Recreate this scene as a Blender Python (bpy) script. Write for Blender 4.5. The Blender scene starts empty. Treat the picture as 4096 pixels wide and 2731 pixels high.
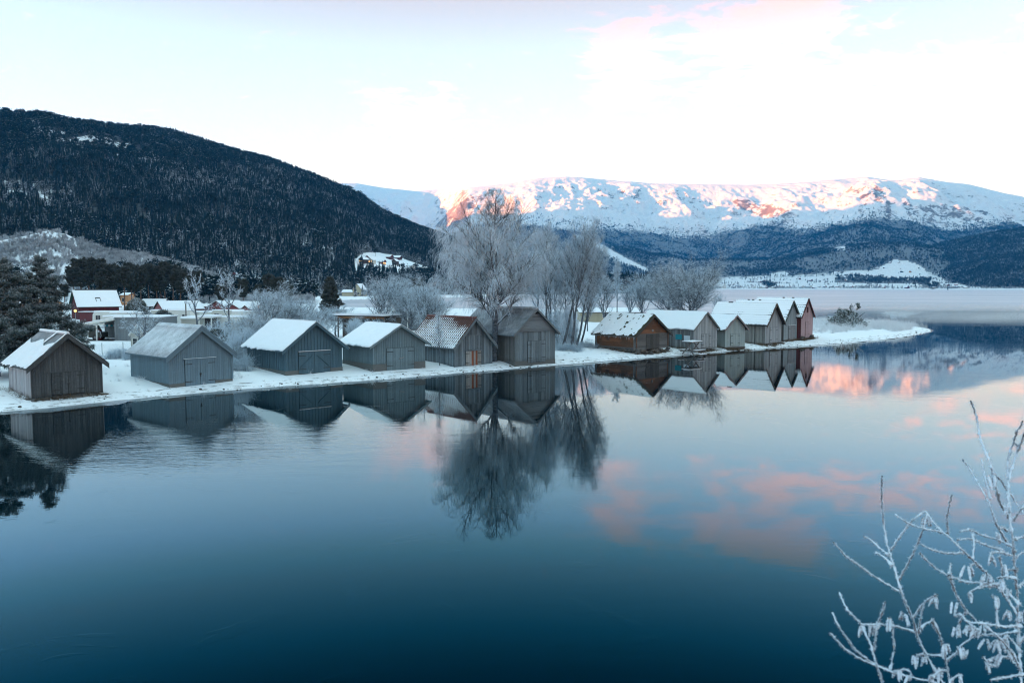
# scene of boathouses on a frozen Norwegian lake at first light, all geometry built here
SKY_STRENGTH = .12; SKY_AIR = 1.0; SKY_DUST = .6; SKY_OZONE = 1.5
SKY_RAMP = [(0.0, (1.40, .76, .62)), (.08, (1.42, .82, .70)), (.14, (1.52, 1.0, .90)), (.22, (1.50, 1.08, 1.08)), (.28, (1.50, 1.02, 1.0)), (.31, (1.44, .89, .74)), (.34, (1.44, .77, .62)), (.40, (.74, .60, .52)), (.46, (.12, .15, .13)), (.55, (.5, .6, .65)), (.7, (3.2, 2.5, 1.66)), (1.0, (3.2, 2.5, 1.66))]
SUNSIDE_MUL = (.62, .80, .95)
CLOUD_AMT = .7
CLOUDS = [(.133, .277, .05, .034, 1.0), (.298, .285, .11, .04, .9), (.133, .224, .04, .022, .65), (-.118, .20, .07, .04, .85), (.53, .232, .2, .028, .75), (.357, .30, .07, .025, .6), (.31, .226, .13, .02, .55), (.60, .14, .2, .05, .5)]
CLOUD_MUL = (2.6, 1.0, .70)
SUN_STRENGTH = 4.5; SUN_COL = (1.0, .29, .065)
HAZE = 4.5e-5; HAZE_COL = (.0, .42, 1.0)
_mr = __import__('random').Random(4)
MISTS = [((_mr.uniform(85, 230), _mr.uniform(176, 240), 0), _mr.uniform(22, 60), _mr.uniform(9, 20), _mr.uniform(1.2, 3.2), _mr.uniform(.006, .014), _mr.uniform(0, .4)) for _ in range(13)]
SHADE_CREST = [900, 1000, 1050, 1150, 1200, 1220, 960, 900]
DENS = 1.0
EXPOSURE = 2.8
import bpy, math, random
import numpy as np

# ------------------------------------------------------------------ camera model (photo pixels 4096 x 2731)
FPX = 3186.0
CAM_H = 7.5
PITCH = math.atan(216.5 / FPX)
CP, SP = math.cos(PITCH), math.sin(PITCH)
def ray(u, v):
    xc = (u - 2048) / FPX; yc = (1365.5 - v) / FPX
    return np.array([xc, CP + yc * SP, -SP + yc * CP])
def at_z(u, v, z):
    d = ray(u, v); return np.array([0, 0, CAM_H]) + d * ((z - CAM_H) / d[2])
def at_d(u, v, D):
    d = ray(u, v); return np.array([0, 0, CAM_H]) + d * (D / d[1])
def project(P):
    P = np.asarray(P, float)
    x = P[..., 0]; y = P[..., 1]; z = P[..., 2] - CAM_H
    zz = y * CP - z * SP; yy = y * SP + z * CP
    return 2048 + FPX * x / zz, 1365.5 - FPX * yy / zz

SC = bpy.context.scene
COL = SC.collection

# ------------------------------------------------------------------ noise
def _hash(ix, iy, seed):
    h = (ix.astype(np.int64) * 374761393 + iy.astype(np.int64) * 668265263 + seed * 974634721) & 0x7fffffff
    h = ((h ^ (h >> 13)) * 1274126177) & 0x7fffffff
    return ((h ^ (h >> 16)) & 0xffff) / 65535.0
def vnoise(x, y, seed=0):
    x = np.asarray(x, float); y = np.asarray(y, float)
    ix = np.floor(x); iy = np.floor(y); fx = x - ix; fy = y - iy
    fx = fx * fx * fx * (fx * (fx * 6 - 15) + 10); fy = fy * fy * fy * (fy * (fy * 6 - 15) + 10)
    a = _hash(ix, iy, seed); b = _hash(ix + 1, iy, seed); c = _hash(ix, iy + 1, seed); d = _hash(ix + 1, iy + 1, seed)
    return (a + (b - a) * fx) * (1 - fy) + (c + (d - c) * fx) * fy
def fbm(x, y, oct=5, seed=0, gain=.5, lac=2.03):
    s = 0; a = 1; t = 0
    for o in range(oct):
        ca, sa = math.cos(.5 + o), math.sin(.5 + o)
        s = s + a * (vnoise((x * ca - y * sa) + 17.3 * o, (x * sa + y * ca) - 9.1 * o, seed + o) * 2 - 1); t += a
        a *= gain; x = x * lac; y = y * lac
    return s / t
def ridged(x, y, oct=5, seed=0, gain=.55):
    s = 0; a = 1; t = 0
    for o in range(oct):
        ca, sa = math.cos(.9 + o), math.sin(.9 + o)
        s = s + a * (1 - np.abs(vnoise((x * ca - y * sa) + 7.7 * o, (x * sa + y * ca), seed + o) * 2 - 1)); t += a
        a *= gain; x = x * 2.07; y = y * 2.07
    return s / t
def sstep(a, b, x):
    t = np.clip((x - a) / (b - a), 0, 1); return t * t * (3 - 2 * t)

# ------------------------------------------------------------------ mesh helpers
class MB:
    """collects shapes; build() links them as one mesh object"""
    def __init__(s): s.V = []; s.F = []; s.M = []; s.n = 0; s.T = []
    def add(s, V, F, m=0, tint=None):
        V = np.asarray(V, float).reshape(-1, 3)
        for f in F: s.F.append([i + s.n for i in f]); s.M.append(m); s.T.append(.5 if tint is None else tint)
        s.V.append(V); s.n += len(V); return s
    def hexa(s, P, m=0, tint=None):     # P: 8 points, bottom 4 ccw then top 4
        return s.add(P, [(3, 2, 1, 0), (4, 5, 6, 7), (0, 1, 5, 4), (1, 2, 6, 5), (2, 3, 7, 6), (3, 0, 4, 7)], m, tint)
    def box(s, x0, x1, y0, y1, z0, z1, m=0, tint=None):
        return s.hexa([(x0, y0, z0), (x1, y0, z0), (x1, y1, z0), (x0, y1, z0), (x0, y0, z1), (x1, y0, z1), (x1, y1, z1), (x0, y1, z1)], m, tint)
    def beam(s, a, b, w, h, m=0, up=(0, 0, 1), tint=None):
        a = np.array(a, float); b = np.array(b, float); t = (b - a) / np.linalg.norm(b - a)
        u = np.array(up, float)
        if abs(np.dot(u, t)) > .98: u = np.array([1., 0, 0])
        x = np.cross(t, u); x /= np.linalg.norm(x); y = np.cross(x, t)
        P = []
        for c in (a, b):
            for sx, sy in ((-1, -1), (1, -1), (1, 1), (-1, 1)): P.append(c + x * sx * w / 2 + y * sy * h / 2)
        return s.hexa([P[i] for i in (0, 1, 2, 3, 4, 5, 6, 7)], m, tint)
    def tube(s, pts, rad, sides=8, m=0, cap=True):
        P = np.asarray(pts, float); R = np.broadcast_to(np.asarray(rad, float), (len(P),))
        V, F = tubes(P[None], R[None], sides)
        F = [list(f) for f in F]
        if cap:
            n = len(P); F.append(list(range(sides))[::-1]); F.append([(n - 1) * sides + i for i in range(sides)])
        return s.add(V, F, m)
    def lathe(s, prof, c=(0, 0, 0), sides=16, m=0):
        c = np.array(c, float); V = []; F = []
        for r, z in prof:
            for i in range(sides):
                a = 2 * math.pi * i / sides; V.append(c + (r * math.cos(a), r * math.sin(a), z))
        for k in range(len(prof) - 1):
            for i in range(sides):
                j = (i + 1) % sides; F.append((k * sides + i, k * sides + j, (k + 1) * sides + j, (k + 1) * sides + i))
        F.append(list(range(sides))[::-1]); F.append([(len(prof) - 1) * sides + i for i in range(sides)])
        return s.add(V, F, m)
    def build(s, name, mats, parent=None, smooth=False):
        me = bpy.data.meshes.new(name)
        me.from_pydata(np.concatenate(s.V).tolist(), [], s.F)
        for m in (mats if isinstance(mats, (list, tuple)) else [mats]): me.materials.append(m)
        me.polygons.foreach_set('material_index', np.array(s.M, np.int32))
        at = me.attributes.new('tint', 'FLOAT', 'FACE'); at.data.foreach_set('value', np.array(s.T, np.float32))
        if smooth: me.polygons.foreach_set('use_smooth', np.ones(len(s.F), bool))
        me.update()
        return link(name, me, parent)
def link(name, me, parent=None):
    o = bpy.data.objects.new(name, me); COL.objects.link(o)
    if parent is not None: o.parent = parent
    return o
def npmesh(name, V, Q, mats=(), attrs=None, smooth=False, fattrs=None):
    """V (n,3), Q (m,k) uniform faces -> mesh datablock"""
    V = np.ascontiguousarray(V, np.float32); Q = np.ascontiguousarray(Q, np.int32); k = Q.shape[1]
    me = bpy.data.meshes.new(name)
    me.vertices.add(len(V)); me.vertices.foreach_set('co', V.ravel())
    me.loops.add(Q.size); me.loops.foreach_set('vertex_index', Q.ravel())
    me.polygons.add(len(Q)); me.polygons.foreach_set('loop_start', np.arange(0, Q.size, k, dtype=np.int32))
    if smooth: me.polygons.foreach_set('use_smooth', np.ones(len(Q), bool))
    for m in mats: me.materials.append(m)
    for n, a in (attrs or {}).items():
        t = me.attributes.new(n, 'FLOAT', 'POINT'); t.data.foreach_set('value', np.ascontiguousarray(a, np.float32).ravel())
    for n, a in (fattrs or {}).items():
        t = me.attributes.new(n, 'FLOAT', 'FACE'); t.data.foreach_set('value', np.ascontiguousarray(a, np.float32).ravel())
    me.update(calc_edges=True); me.validate()
    return me
def gridfaces(nr, nc, keep=None):
    i = np.arange(nr - 1)[:, None] * nc + np.arange(nc - 1)[None]
    Q = np.stack([i, i + 1, i + nc + 1, i + nc], -1).reshape(-1, 4)
    return Q if keep is None else Q[keep.ravel()]
def tubes(P, R, sides=3):
    """P (n,k,3) polylines, R (n,k) radii -> verts, quads"""
    P = np.asarray(P, float); R = np.asarray(R, float); n, k, _ = P.shape
    T = np.empty_like(P); T[:, 1:-1] = P[:, 2:] - P[:, :-2]; T[:, 0] = P[:, 1] - P[:, 0]; T[:, -1] = P[:, -1] - P[:, -2]
    T /= np.linalg.norm(T, axis=-1, keepdims=True) + 1e-9
    mt = T.mean(1); ref = np.where(np.abs(mt[:, 2:3]) > .85, np.array([[1., 0.13, 0]]), np.array([[.07, .03, 1.]]))
    X = np.cross(T, ref[:, None, :]); X /= np.linalg.norm(X, axis=-1, keepdims=True) + 1e-9; Y = np.cross(T, X)
    a = np.arange(sides) * 2 * math.pi / sides
    V = P[:, :, None] + R[:, :, None, None] * (X[:, :, None] * np.cos(a)[:, None] + Y[:, :, None] * np.sin(a)[:, None])
    b = (np.arange(n)[:, None, None] * k + np.arange(k - 1)[None, :, None]) * sides
    i = np.arange(sides)[None, None]; j = (i + 1) % sides
    Q = np.stack([b + i, b + j, b + sides + j, b + sides + i], -1).reshape(-1, 4)
    return V.reshape(-1, 3), Q
def tag(o, label=None, cat=None, group=None, kind=None):
    if label: o['label'] = label
    if cat: o['category'] = cat
    if group: o['group'] = group
    if kind: o['kind'] = kind
    return o
def thing(name, label, cat, loc=(0, 0, 0), rz=0, group=None):
    o = bpy.data.objects.new(name, None); COL.objects.link(o); o.empty_display_size = .3
    o.location = [float(c) for c in loc]; o.rotation_euler = (0, 0, rz)
    return tag(o, label, cat, group)
def copy_thing(r, loc, rz, label, sc=None, group=None):
    c = r.copy(); COL.objects.link(c); c.location = [float(q) for q in loc]; c.rotation_euler = (0, 0, rz)
    if sc is not None: c.scale = sc if isinstance(sc, (tuple, list)) else (sc, sc, sc)
    c['label'] = label
    if group: c['group'] = group
    for ch in r.children:
        d = ch.copy(); COL.objects.link(d); d.parent = c
        for g in ch.children:
            e = g.copy(); COL.objects.link(e); e.parent = d
    return c

# ------------------------------------------------------------------ materials
class NT:
    def __init__(s, name):
        s.m = bpy.data.materials.new(name); s.m.use_nodes = True; s.t = s.m.node_tree; s.t.nodes.clear()
        s.out = s.n('ShaderNodeOutputMaterial')
    def n(s, typ, **kw):
        nd = s.t.nodes.new(typ)
        for k, v in kw.items(): setattr(nd, k, v)
        return nd
    def l(s, a, b): s.t.links.new(a, b)
    def val(s, x, sock):
        if isinstance(x, (int, float)): sock.default_value = x
        elif isinstance(x, (tuple, list)): sock.default_value = (*x, 1) if len(x) == 3 and sock.type == 'RGBA' else x
        else: s.l(x, sock)
    def math(s, op, a, b=0, c=0, clamp=False):
        nd = s.n('ShaderNodeMath', operation=op); nd.use_clamp = clamp
        for i, x in enumerate((a, b, c)): s.val(x, nd.inputs[i])
        return nd.outputs[0]
    def ss(s, x, lo, hi):
        nd = s.n('ShaderNodeMapRange'); nd.interpolation_type = 'SMOOTHSTEP'
        s.val(x, nd.inputs[0]); nd.inputs[1].default_value = lo; nd.inputs[2].default_value = hi; return nd.outputs[0]
    def mix(s, f, a, b, blend='MIX'):
        nd = s.n('ShaderNodeMix', data_type='RGBA', blend_type=blend)
        s.val(f, nd.inputs[0]); s.val(a, nd.inputs[6]); s.val(b, nd.inputs[7]); return nd.outputs[2]
    def pos(s, which='Position'):
        if which == 'Position': return s.n('ShaderNodeNewGeometry').outputs['Position']
        return s.n('ShaderNodeTexCoord').outputs[which]
    def scale(s, vec, sc, rot=(0, 0, 0)):
        nd = s.n('ShaderNodeMapping'); s.l(vec, nd.inputs[0]); nd.inputs['Scale'].default_value = sc; nd.inputs['Rotation'].default_value = rot
        return nd.outputs[0]
    def noise(s, vec, sc=1, det=3, rough=.5, dim='3D', dist=0):
        nd = s.n('ShaderNodeTexNoise', noise_dimensions=dim); s.l(vec, nd.inputs['Vector'])
        nd.inputs['Scale'].default_value = sc; nd.inputs['Detail'].default_value = det; nd.inputs['Roughness'].default_value = rough
        nd.inputs['Distortion'].default_value = dist
        return nd.outputs[0]
    def attr(s, name): return s.n('ShaderNodeAttribute', attribute_name=name).outputs['Fac']
    def normz(s):
        x = s.n('ShaderNodeSeparateXYZ'); s.l(s.n('ShaderNodeNewGeometry').outputs['Normal'], x.inputs[0]); return x.outputs[2]
    def bump(s, h, strength=.5, dist=.05):
        nd = s.n('ShaderNodeBump'); s.l(h, nd.inputs['Height']); nd.inputs['Strength'].default_value = strength; nd.inputs['Distance'].default_value = dist
        return nd.outputs[0]
    def bsdf(s, col, rough=.8, normal=None, spec=.3, **kw):
        b = s.n('ShaderNodeBsdfPrincipled'); s.val(col, b.inputs['Base Color']); s.val(rough, b.inputs['Roughness'])
        b.inputs['Specular IOR Level'].default_value = spec
        if normal is not None: s.l(normal, b.inputs['Normal'])
        for k, v in kw.items(): s.val(v, b.inputs[k.replace('_', ' ')])
        s.l(b.outputs[0], s.out.inputs[0]); return s.m

SNOW = (.84, .87, .90)
def mat_snow(name='snow', sc=1., strength=.35, col=SNOW):
    t = NT(name); p = t.pos()
    h = t.math('ADD', t.noise(p, .9 * sc, 4, .55), t.math('MULTIPLY', t.noise(p, 6 * sc, 4, .6), .35))
    dirt = t.ss(t.noise(p, 2.2, 5, .7), .62, .8)
    return t.bsdf(t.mix(t.math('MULTIPLY', dirt, .18), col, (.55, .56, .56)), .65, t.bump(h, strength, .12), .2)
def mat_wood(name, col, var=.35, frost=.0, streak=.5, grime=.0, rough=.85, along='Z', col2=None):
    """weathered boards: every board its own tone (tint), streaks along the grain, a little frost"""
    t = NT(name); p = t.pos('Object'); tint = t.attr('tint')
    c = np.array(col); lo = tuple(c * (1 - var)); hi = tuple(np.minimum(c * (1 + var), .9))
    base = t.mix(tint, lo, hi)
    if col2 is not None: base = t.mix(t.ss(t.noise(p, .9, 3), .42, .62), base, col2)
    s = {'Z': (9, 9, .55), 'X': (.55, 9, 9), 'Y': (9, .55, 9), 'XY': (.5, .5, 12)}[along]
    g = t.noise(t.scale(p, s), 1.6, 5, .65)
    base = t.mix(t.math('MULTIPLY', t.ss(g, .45, .75), streak), base, tuple(c * .45))
    base = t.mix(t.math('MULTIPLY', t.ss(t.noise(p, 3.1, 4, .6), .5, .8), .3), base, tuple(np.minimum(c * 1.5, .9)))
    if grime:
        z = t.n('ShaderNodeSeparateXYZ'); t.l(p, z.inputs[0])
        gz_ = t.math('ADD', z.outputs[2], t.math('MULTIPLY', t.noise(p, 4, 4), .5))
        base = t.mix(t.math('MULTIPLY', t.ss(gz_, .65, .15), grime), base, (.03, .03, .025))
    if frost:
        base = t.mix(t.math('MULTIPLY', t.ss(t.noise(p, 14, 4, .7), .5, .75), frost), base, (.62, .66, .7))
    return t.bsdf(base, rough, t.bump(g, .35, .01), .25)
def mat_plain(name, col, rough=.6, spec=.3, var=.12, sc=3., **kw):
    t = NT(name); p = t.pos('Object'); c = np.array(col)
    n = t.noise(p, sc, 4, .6)
    return t.bsdf(t.mix(n, tuple(c * (1 - var * 2)), tuple(np.minimum(c * (1 + var * 2), .95))), rough, t.bump(n, .08, .02), spec, **kw)
# ------------------------------------------------------------------ world, sun, haze
SUN_EL = math.radians(5.0)
SUN_AZ = math.radians(262)          # clockwise from +Y (the view direction): low sun from behind on the left
SUND = np.array([math.sin(SUN_AZ) * math.cos(SUN_EL), math.cos(SUN_AZ) * math.cos(SUN_EL), math.sin(SUN_EL)])
W = bpy.data.worlds.new('World'); SC.world = W; W.use_nodes = True
wt = W.node_tree; wt.nodes.clear()
class WT(NT):
    def __init__(s): s.t = wt
w = WT()
sky = w.n('ShaderNodeTexSky', sky_type='NISHITA'); sky.sun_disc = False
sky.sun_elevation = SUN_EL; sky.sun_rotation = SUN_AZ; sky.altitude = 50; sky.air_density = SKY_AIR; sky.dust_density = SKY_DUST; sky.ozone_density = SKY_OZONE
dirv = w.n('ShaderNodeTexCoord').outputs['Generated']
sx = w.n('ShaderNodeSeparateXYZ'); w.l(dirv, sx.inputs[0]); dx, dy, dz = sx.outputs
den = w.math('ADD', w.math('MAXIMUM', dz, 0.0), .22)
cx = w.math('DIVIDE', dx, den); cy = w.math('DIVIDE', dy, den)
cv = w.n('ShaderNodeCombineXYZ'); w.l(cx, cv.inputs[0]); w.l(cy, cv.inputs[1])
cn = w.noise(w.scale(cv.outputs[0], (1.15, 1.7, 1), (0, 0, .5)), 8, 6, .62, dist=.6)
ax_ = w.math('DIVIDE', dx, w.math('MAXIMUM', dy, .05)); blob = None
for a_, z_, wa_, wz_, am_ in CLOUDS:
    q1 = w.math('DIVIDE', w.math('SUBTRACT', ax_, a_), wa_); q2 = w.math('DIVIDE', w.math('SUBTRACT', dz, z_), wz_)
    e_ = w.math('MULTIPLY', w.math('POWER', 2.718, w.math('MULTIPLY', w.math('ADD', w.math('MULTIPLY', q1, q1), w.math('MULTIPLY', q2, q2)), -1)), am_); blob = e_ if blob is None else w.math('ADD', blob, e_)
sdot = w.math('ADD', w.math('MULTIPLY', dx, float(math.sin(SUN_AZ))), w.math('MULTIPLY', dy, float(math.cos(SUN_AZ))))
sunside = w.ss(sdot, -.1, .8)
cm = w.ss(w.math('ADD', blob, w.math('MULTIPLY', w.math('SUBTRACT', cn, .5), 2.6)), .30, 1.15)
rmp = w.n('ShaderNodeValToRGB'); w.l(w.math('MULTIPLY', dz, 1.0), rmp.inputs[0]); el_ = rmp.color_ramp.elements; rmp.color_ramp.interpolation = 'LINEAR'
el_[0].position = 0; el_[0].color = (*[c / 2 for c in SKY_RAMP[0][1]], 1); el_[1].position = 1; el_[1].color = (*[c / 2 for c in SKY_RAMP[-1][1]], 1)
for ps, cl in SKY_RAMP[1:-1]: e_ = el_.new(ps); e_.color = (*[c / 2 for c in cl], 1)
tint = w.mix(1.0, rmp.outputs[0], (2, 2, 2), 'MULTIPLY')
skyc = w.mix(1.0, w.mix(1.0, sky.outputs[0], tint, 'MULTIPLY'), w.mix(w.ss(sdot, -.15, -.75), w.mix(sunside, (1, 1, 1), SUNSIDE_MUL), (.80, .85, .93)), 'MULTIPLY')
cloudc = w.mix(1.0, skyc, CLOUD_MUL, 'MULTIPLY')
col = w.mix(w.math('MULTIPLY', cm, CLOUD_AMT), skyc, cloudc)
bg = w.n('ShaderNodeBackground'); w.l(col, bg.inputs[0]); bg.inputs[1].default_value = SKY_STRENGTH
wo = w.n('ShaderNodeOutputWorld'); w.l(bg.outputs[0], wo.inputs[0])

sl = bpy.data.lights.new('sun', 'SUN'); sl.energy = SUN_STRENGTH; sl.angle = math.radians(.53); sl.color = SUN_COL
so = bpy.data.objects.new('sun', sl); COL.objects.link(so)
from mathutils import Vector
so.rotation_euler = Vector(SUND).to_track_quat('Z', 'Y').to_euler(); so.location = (-300, -150, 200)

cam = bpy.data.cameras.new('camera'); cam.sensor_width = 36; cam.lens = 36 * FPX / 4096; cam.clip_start = .1; cam.clip_end = 60000
cam.dof.use_dof = True; cam.dof.focus_distance = 70; cam.dof.aperture_fstop = 4.5
co = bpy.data.objects.new('camera', cam); COL.objects.link(co); co.location = (0, 0, CAM_H)
co.rotation_euler = (math.pi / 2 - PITCH, 0, 0); SC.camera = co

# ------------------------------------------------------------------ lake outline and ground heights
LAKE = np.array([(-400, -60), (-120, -10), (-60, 21), (-45, 34), (-36, 42.5), (-31, 47.4), (-28.8, 49.3), (-25.8, 53.0), (-22.5, 56.1), (-19.6, 58.6), (-14.5, 61.9),
    (-9.9, 64.9), (-4.8, 69.2), (1, 73.6), (7.6, 79.2), (15.2, 85.2), (24, 92.0), (34.2, 99.5), (45.7, 107.5), (55.6, 116.1), (63, 124.5), (70.5, 134), (75, 143),
    (74, 152), (68, 161), (58, 168), (49, 182), (38, 215), (15, 258), (-40, 272), (-66, 290), (-82, 340), (-106, 450), (-92, 500), (-50, 560), (10, 720), (75, 1200),
    (225, 2650), (900, 2655), (1700, 2645), (2600, 2600), (4200, 2500), (4200, -60)], float)
def sdf(x, y):
    """signed distance to the lake outline, positive on land"""
    x = np.asarray(x, float); y = np.asarray(y, float); sh = x.shape; x = x.ravel(); y = y.ravel()
    best = np.full(x.shape, 1e18); ins = np.zeros(x.shape, bool)
    A = LAKE; B = np.roll(LAKE, -1, 0)
    for (ax, ay), (bx, by) in zip(A, B):
        ex, ey = bx - ax, by - ay
        t = np.clip(((x - ax) * ex + (y - ay) * ey) / (ex * ex + ey * ey), 0, 1)
        best = np.minimum(best, (x - ax - t * ex) ** 2 + (y - ay - t * ey) ** 2)
        if ay != by:
            c = ((ay > y) != (by > y)) & (x < (bx - ax) * (y - ay) / (by - ay) + ax); ins ^= c
    d = np.sqrt(best); return np.where(ins, -d, d).reshape(sh)
def ground_h(x, y, d=None):
    x = np.asarray(x, float); y = np.asarray(y, float)
    if d is None: d = sdf(x, y)
    r = np.hypot(x, y)
    wig = .35 * fbm(x / 2.3, y / 2.3, 3, 5) * np.clip(r / 60, 1, 6)
    dd = d + wig
    dp = np.maximum(dd, 0)
    h = .31 * (1 - np.exp(-dp / 1.0)) + .72 * (1 - np.exp(-dp / 9.)) + .018 * np.clip(dp - 160, 0, 2500)
    h = h + np.where(dp > 0, (1 - np.exp(-dp / 3.)) * (.09 * fbm(x / 3.1, y / 3.1, 4, 11) + .03 * fbm(x / .7, y / .7, 2, 3)), 0)
    h = h + np.clip((dp - 250) / 400, 0, 1) * 5 * fbm(x / 160, y / 160, 4, 21)
    return np.where(dd > 0, h, np.maximum(.3 * dd, -3.))
def gz(x, y): return float(ground_h(np.array([x]), np.array([y]))[0])

# ---- ground sheet (polar grid, fine near the shore)
na, nr = 640, 760
A = np.linspace(-.80, .80, na); R = np.geomspace(27, 2950, nr)
AA, RR = np.meshgrid(A, R); X = RR * np.sin(AA); Y = RR * np.cos(AA); D = sdf(X, Y)
Z = ground_h(X, Y, D)
keep = (D > -8 - RR * .02); k4 = keep[:-1, :-1] | keep[1:, :-1] | keep[:-1, 1:] | keep[1:, 1:]
t = NT('snowy_ground'); p = t.pos(); shore = t.attr('shore')
nn = t.noise(p, .55, 4, .55); fine = t.noise(p, 5, 4, .62)
wob = t.math('ADD', shore, t.math('MULTIPLY', t.math('SUBTRACT', t.noise(p, .35, 3), .5), 1.3))
def band(c, wd): return t.math('SUBTRACT', 1, t.ss(t.math('ABSOLUTE', t.math('SUBTRACT', wob, c)), wd * .3, wd))
streak = t.ss(t.noise(p, 1.4, 6, .75), .46, .62)
lines = t.math('MAXIMUM', band(.6, .17), t.math('MAXIMUM', band(1.25, .2), t.math('MULTIPLY', band(.25, .18), .8)))
sy_ = t.n('ShaderNodeSeparateXYZ'); t.l(p, sy_.inputs[0])
deb = t.math('MULTIPLY', t.math('MULTIPLY', lines, streak), t.math('MULTIPLY', t.ss(sy_.outputs[1], 240, 150), .75))
scrub = t.math('MULTIPLY', t.ss(t.noise(p, .9, 6, .75), .58, .72), t.ss(shore, 2.0, 9.0))
far = t.ss(shore, 30, 120)
grassy = t.math('MULTIPLY', t.ss(t.noise(p, .02, 6, .7), .5, .62), far)
c = t.mix(t.math('MULTIPLY', scrub, .12), (.87, .89, .91), (.30, .31, .30))
c = t.mix(t.math('MULTIPLY', grassy, .55), c, (.22, .25, .28))
c = t.mix(deb, c, (.10, .085, .07))
c = t.mix(t.ss(shore, .12, -.1), c, (.06, .06, .055))
hh = t.math('ADD', nn, t.math('MULTIPLY', fine, .4))
M_GROUND = t.bsdf(c, .7, t.bump(hh, .22, .08), .2)
me = npmesh('ground', np.stack([X, Y, Z], -1).reshape(-1, 3), gridfaces(nr, na, k4), [M_GROUND], {'shore': D + .35 * fbm(X / 2.3, Y / 2.3, 3, 5)}, True)
o = link('ground', me); tag(o, kind='structure')

# ---- water
t = NT('lake_water'); p = t.pos()
sp = t.n('ShaderNodeSeparateXYZ'); t.l(p, sp.inputs[0])
r1 = t.noise(t.scale(p, (.28, 1.0, 1), (0, 0, -.35)), 1.1, 3, .5)
r2 = t.noise(t.scale(p, (.5, 1.7, 1), (0, 0, .25)), 3.2, 3, .5)
patch = t.ss(t.noise(p, .045, 3, .5), .42, .66)
pd = t.n('ShaderNodeVectorMath', operation='DISTANCE'); t.l(t.scale(p, (1, 1.6, 1)), pd.inputs[0]); pd.inputs[1].default_value = (-13, 60, 0)
zone = t.ss(pd.outputs['Value'], 16, 2)
amp = t.math('ADD', t.math('ADD', .10, t.math('MULTIPLY', patch, .55)), t.math('MULTIPLY', zone, 4.0))
hgt = t.math('MULTIPLY', t.math('ADD', t.math('MULTIPLY', r1, .65), t.math('MULTIPLY', r2, .35)), amp)
swirl = t.noise(p, .25, 5, .6, dist=2.5)
hgt = t.math('ADD', hgt, t.math('MULTIPLY', t.ss(swirl, .60, .615), .10))
nb = t.bump(hgt, 1.0, .0055)
fr = t.n('ShaderNodeFresnel'); fr.inputs['IOR'].default_value = 1.6; t.l(nb, fr.inputs['Normal'])
lw = t.n('ShaderNodeLayerWeight'); lw.inputs['Blend'].default_value = .5; t.l(nb, lw.inputs['Normal'])
cr_ = t.n('ShaderNodeValToRGB'); t.l(lw.outputs['Facing'], cr_.inputs[0]); ce = cr_.color_ramp.elements      # reflected light tinted by view angle: steep reflections painted darker and teal
ce[0].position = .50; ce[0].color = (.01, .20, .33, 1); ce[1].position = .90; ce[1].color = (1, 1, 1, 1)
for ps, cl in ((.60, (.045, .42, .62)), (.68, (.25, .73, .93)), (.75, (.60, .93, 1)), (.83, (.88, 1, 1))): e_ = ce.new(ps); e_.color = (*cl, 1)
gl = t.n('ShaderNodeBsdfGlossy'); gl.inputs['Roughness'].default_value = .006; t.l(cr_.outputs[0], gl.inputs['Color']); t.l(nb, gl.inputs['Normal'])
df = t.n('ShaderNodeBsdfDiffuse'); df.inputs['Color'].default_value = (0, .007, .012, 1)
mx = t.n('ShaderNodeMixShader'); t.l(fr.outputs[0], mx.inputs[0]); t.l(df.outputs[0], mx.inputs[1]); t.l(gl.outputs[0], mx.inputs[2]); t.l(mx.outputs[0], t.out.inputs[0]); M_WATER = t.m
wv = [(-6000, 9, 0), (9000, 9, 0), (9000, 3200, 0), (-6000, 3200, 0)]
me = npmesh('lake_water', wv, np.array([[0, 1, 2, 3]]), [M_WATER]); o = link('lake_water', me); tag(o, kind='structure')

# ---- thin grey ice along the shore, frozen lake further out
def strip_mesh(name, pts, inner, outer, z, mat):
    P = np.array(pts, float); q = []
    cs = np.r_[0, np.cumsum(np.linalg.norm(np.diff(P, axis=0), axis=1))]; s = np.arange(0, cs[-1], .5)
    C = np.stack([np.interp(s, cs, P[:, i]) for i in (0, 1)], -1); T = np.gradient(C, axis=0)
    for _ in range(2): T[1:-1] = (T[:-2] + T[1:-1] + T[2:]) / 3
    T /= np.linalg.norm(T, axis=1, keepdims=True); N = np.stack([T[:, 1], -T[:, 0]], -1)
    wd = outer(C[:, 0], C[:, 1])
    rows = [C + N * (inner + (wd - inner)[:, None] * f) for f in (0, .5, 1)]
    V = np.concatenate([np.c_[r_, np.full(len(r_), z)] for r_ in rows]); n = len(s)
    return npmesh(name, V, gridfaces(3, n)[:, ::-1], [mat])
t = NT('thin_ice'); p = t.pos(); n1 = t.noise(p, .8, 5, .6)
M_THIN = t.bsdf(t.mix(t.ss(n1, .35, .7), (.05, .075, .09), (.16, .2, .23)), t.math('ADD', .14, t.math('MULTIPLY', n1, .2)), t.bump(n1, .2, .01), .5)
def ice_w(x, y): return np.maximum(.15, (1.0 + 1.2 * fbm(x / 3, y / 3, 3, 8)) * sstep(16, -26, x) * 1.25 + .25 + .5 * fbm(x / 1.3, y / 1.3, 2, 9))
me = strip_mesh('thin_ice', LAKE[2:24], -1.2, ice_w, .004, M_THIN); o = link('shore_ice', me); tag(o, kind='structure')
t = NT('frozen_lake'); p = t.pos(); n1 = t.noise(t.scale(p, (.4, 1, 1)), .02, 6, .6); n2 = t.noise(p, .25, 5, .65)
ed_ = t.ss(t.math('ADD', t.attr('edge'), t.math('MULTIPLY', t.math('SUBTRACT', t.noise(t.scale(p, (.5, 1, 1)), .06, 5, .65), .5), 80)), -8, 105)
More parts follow.
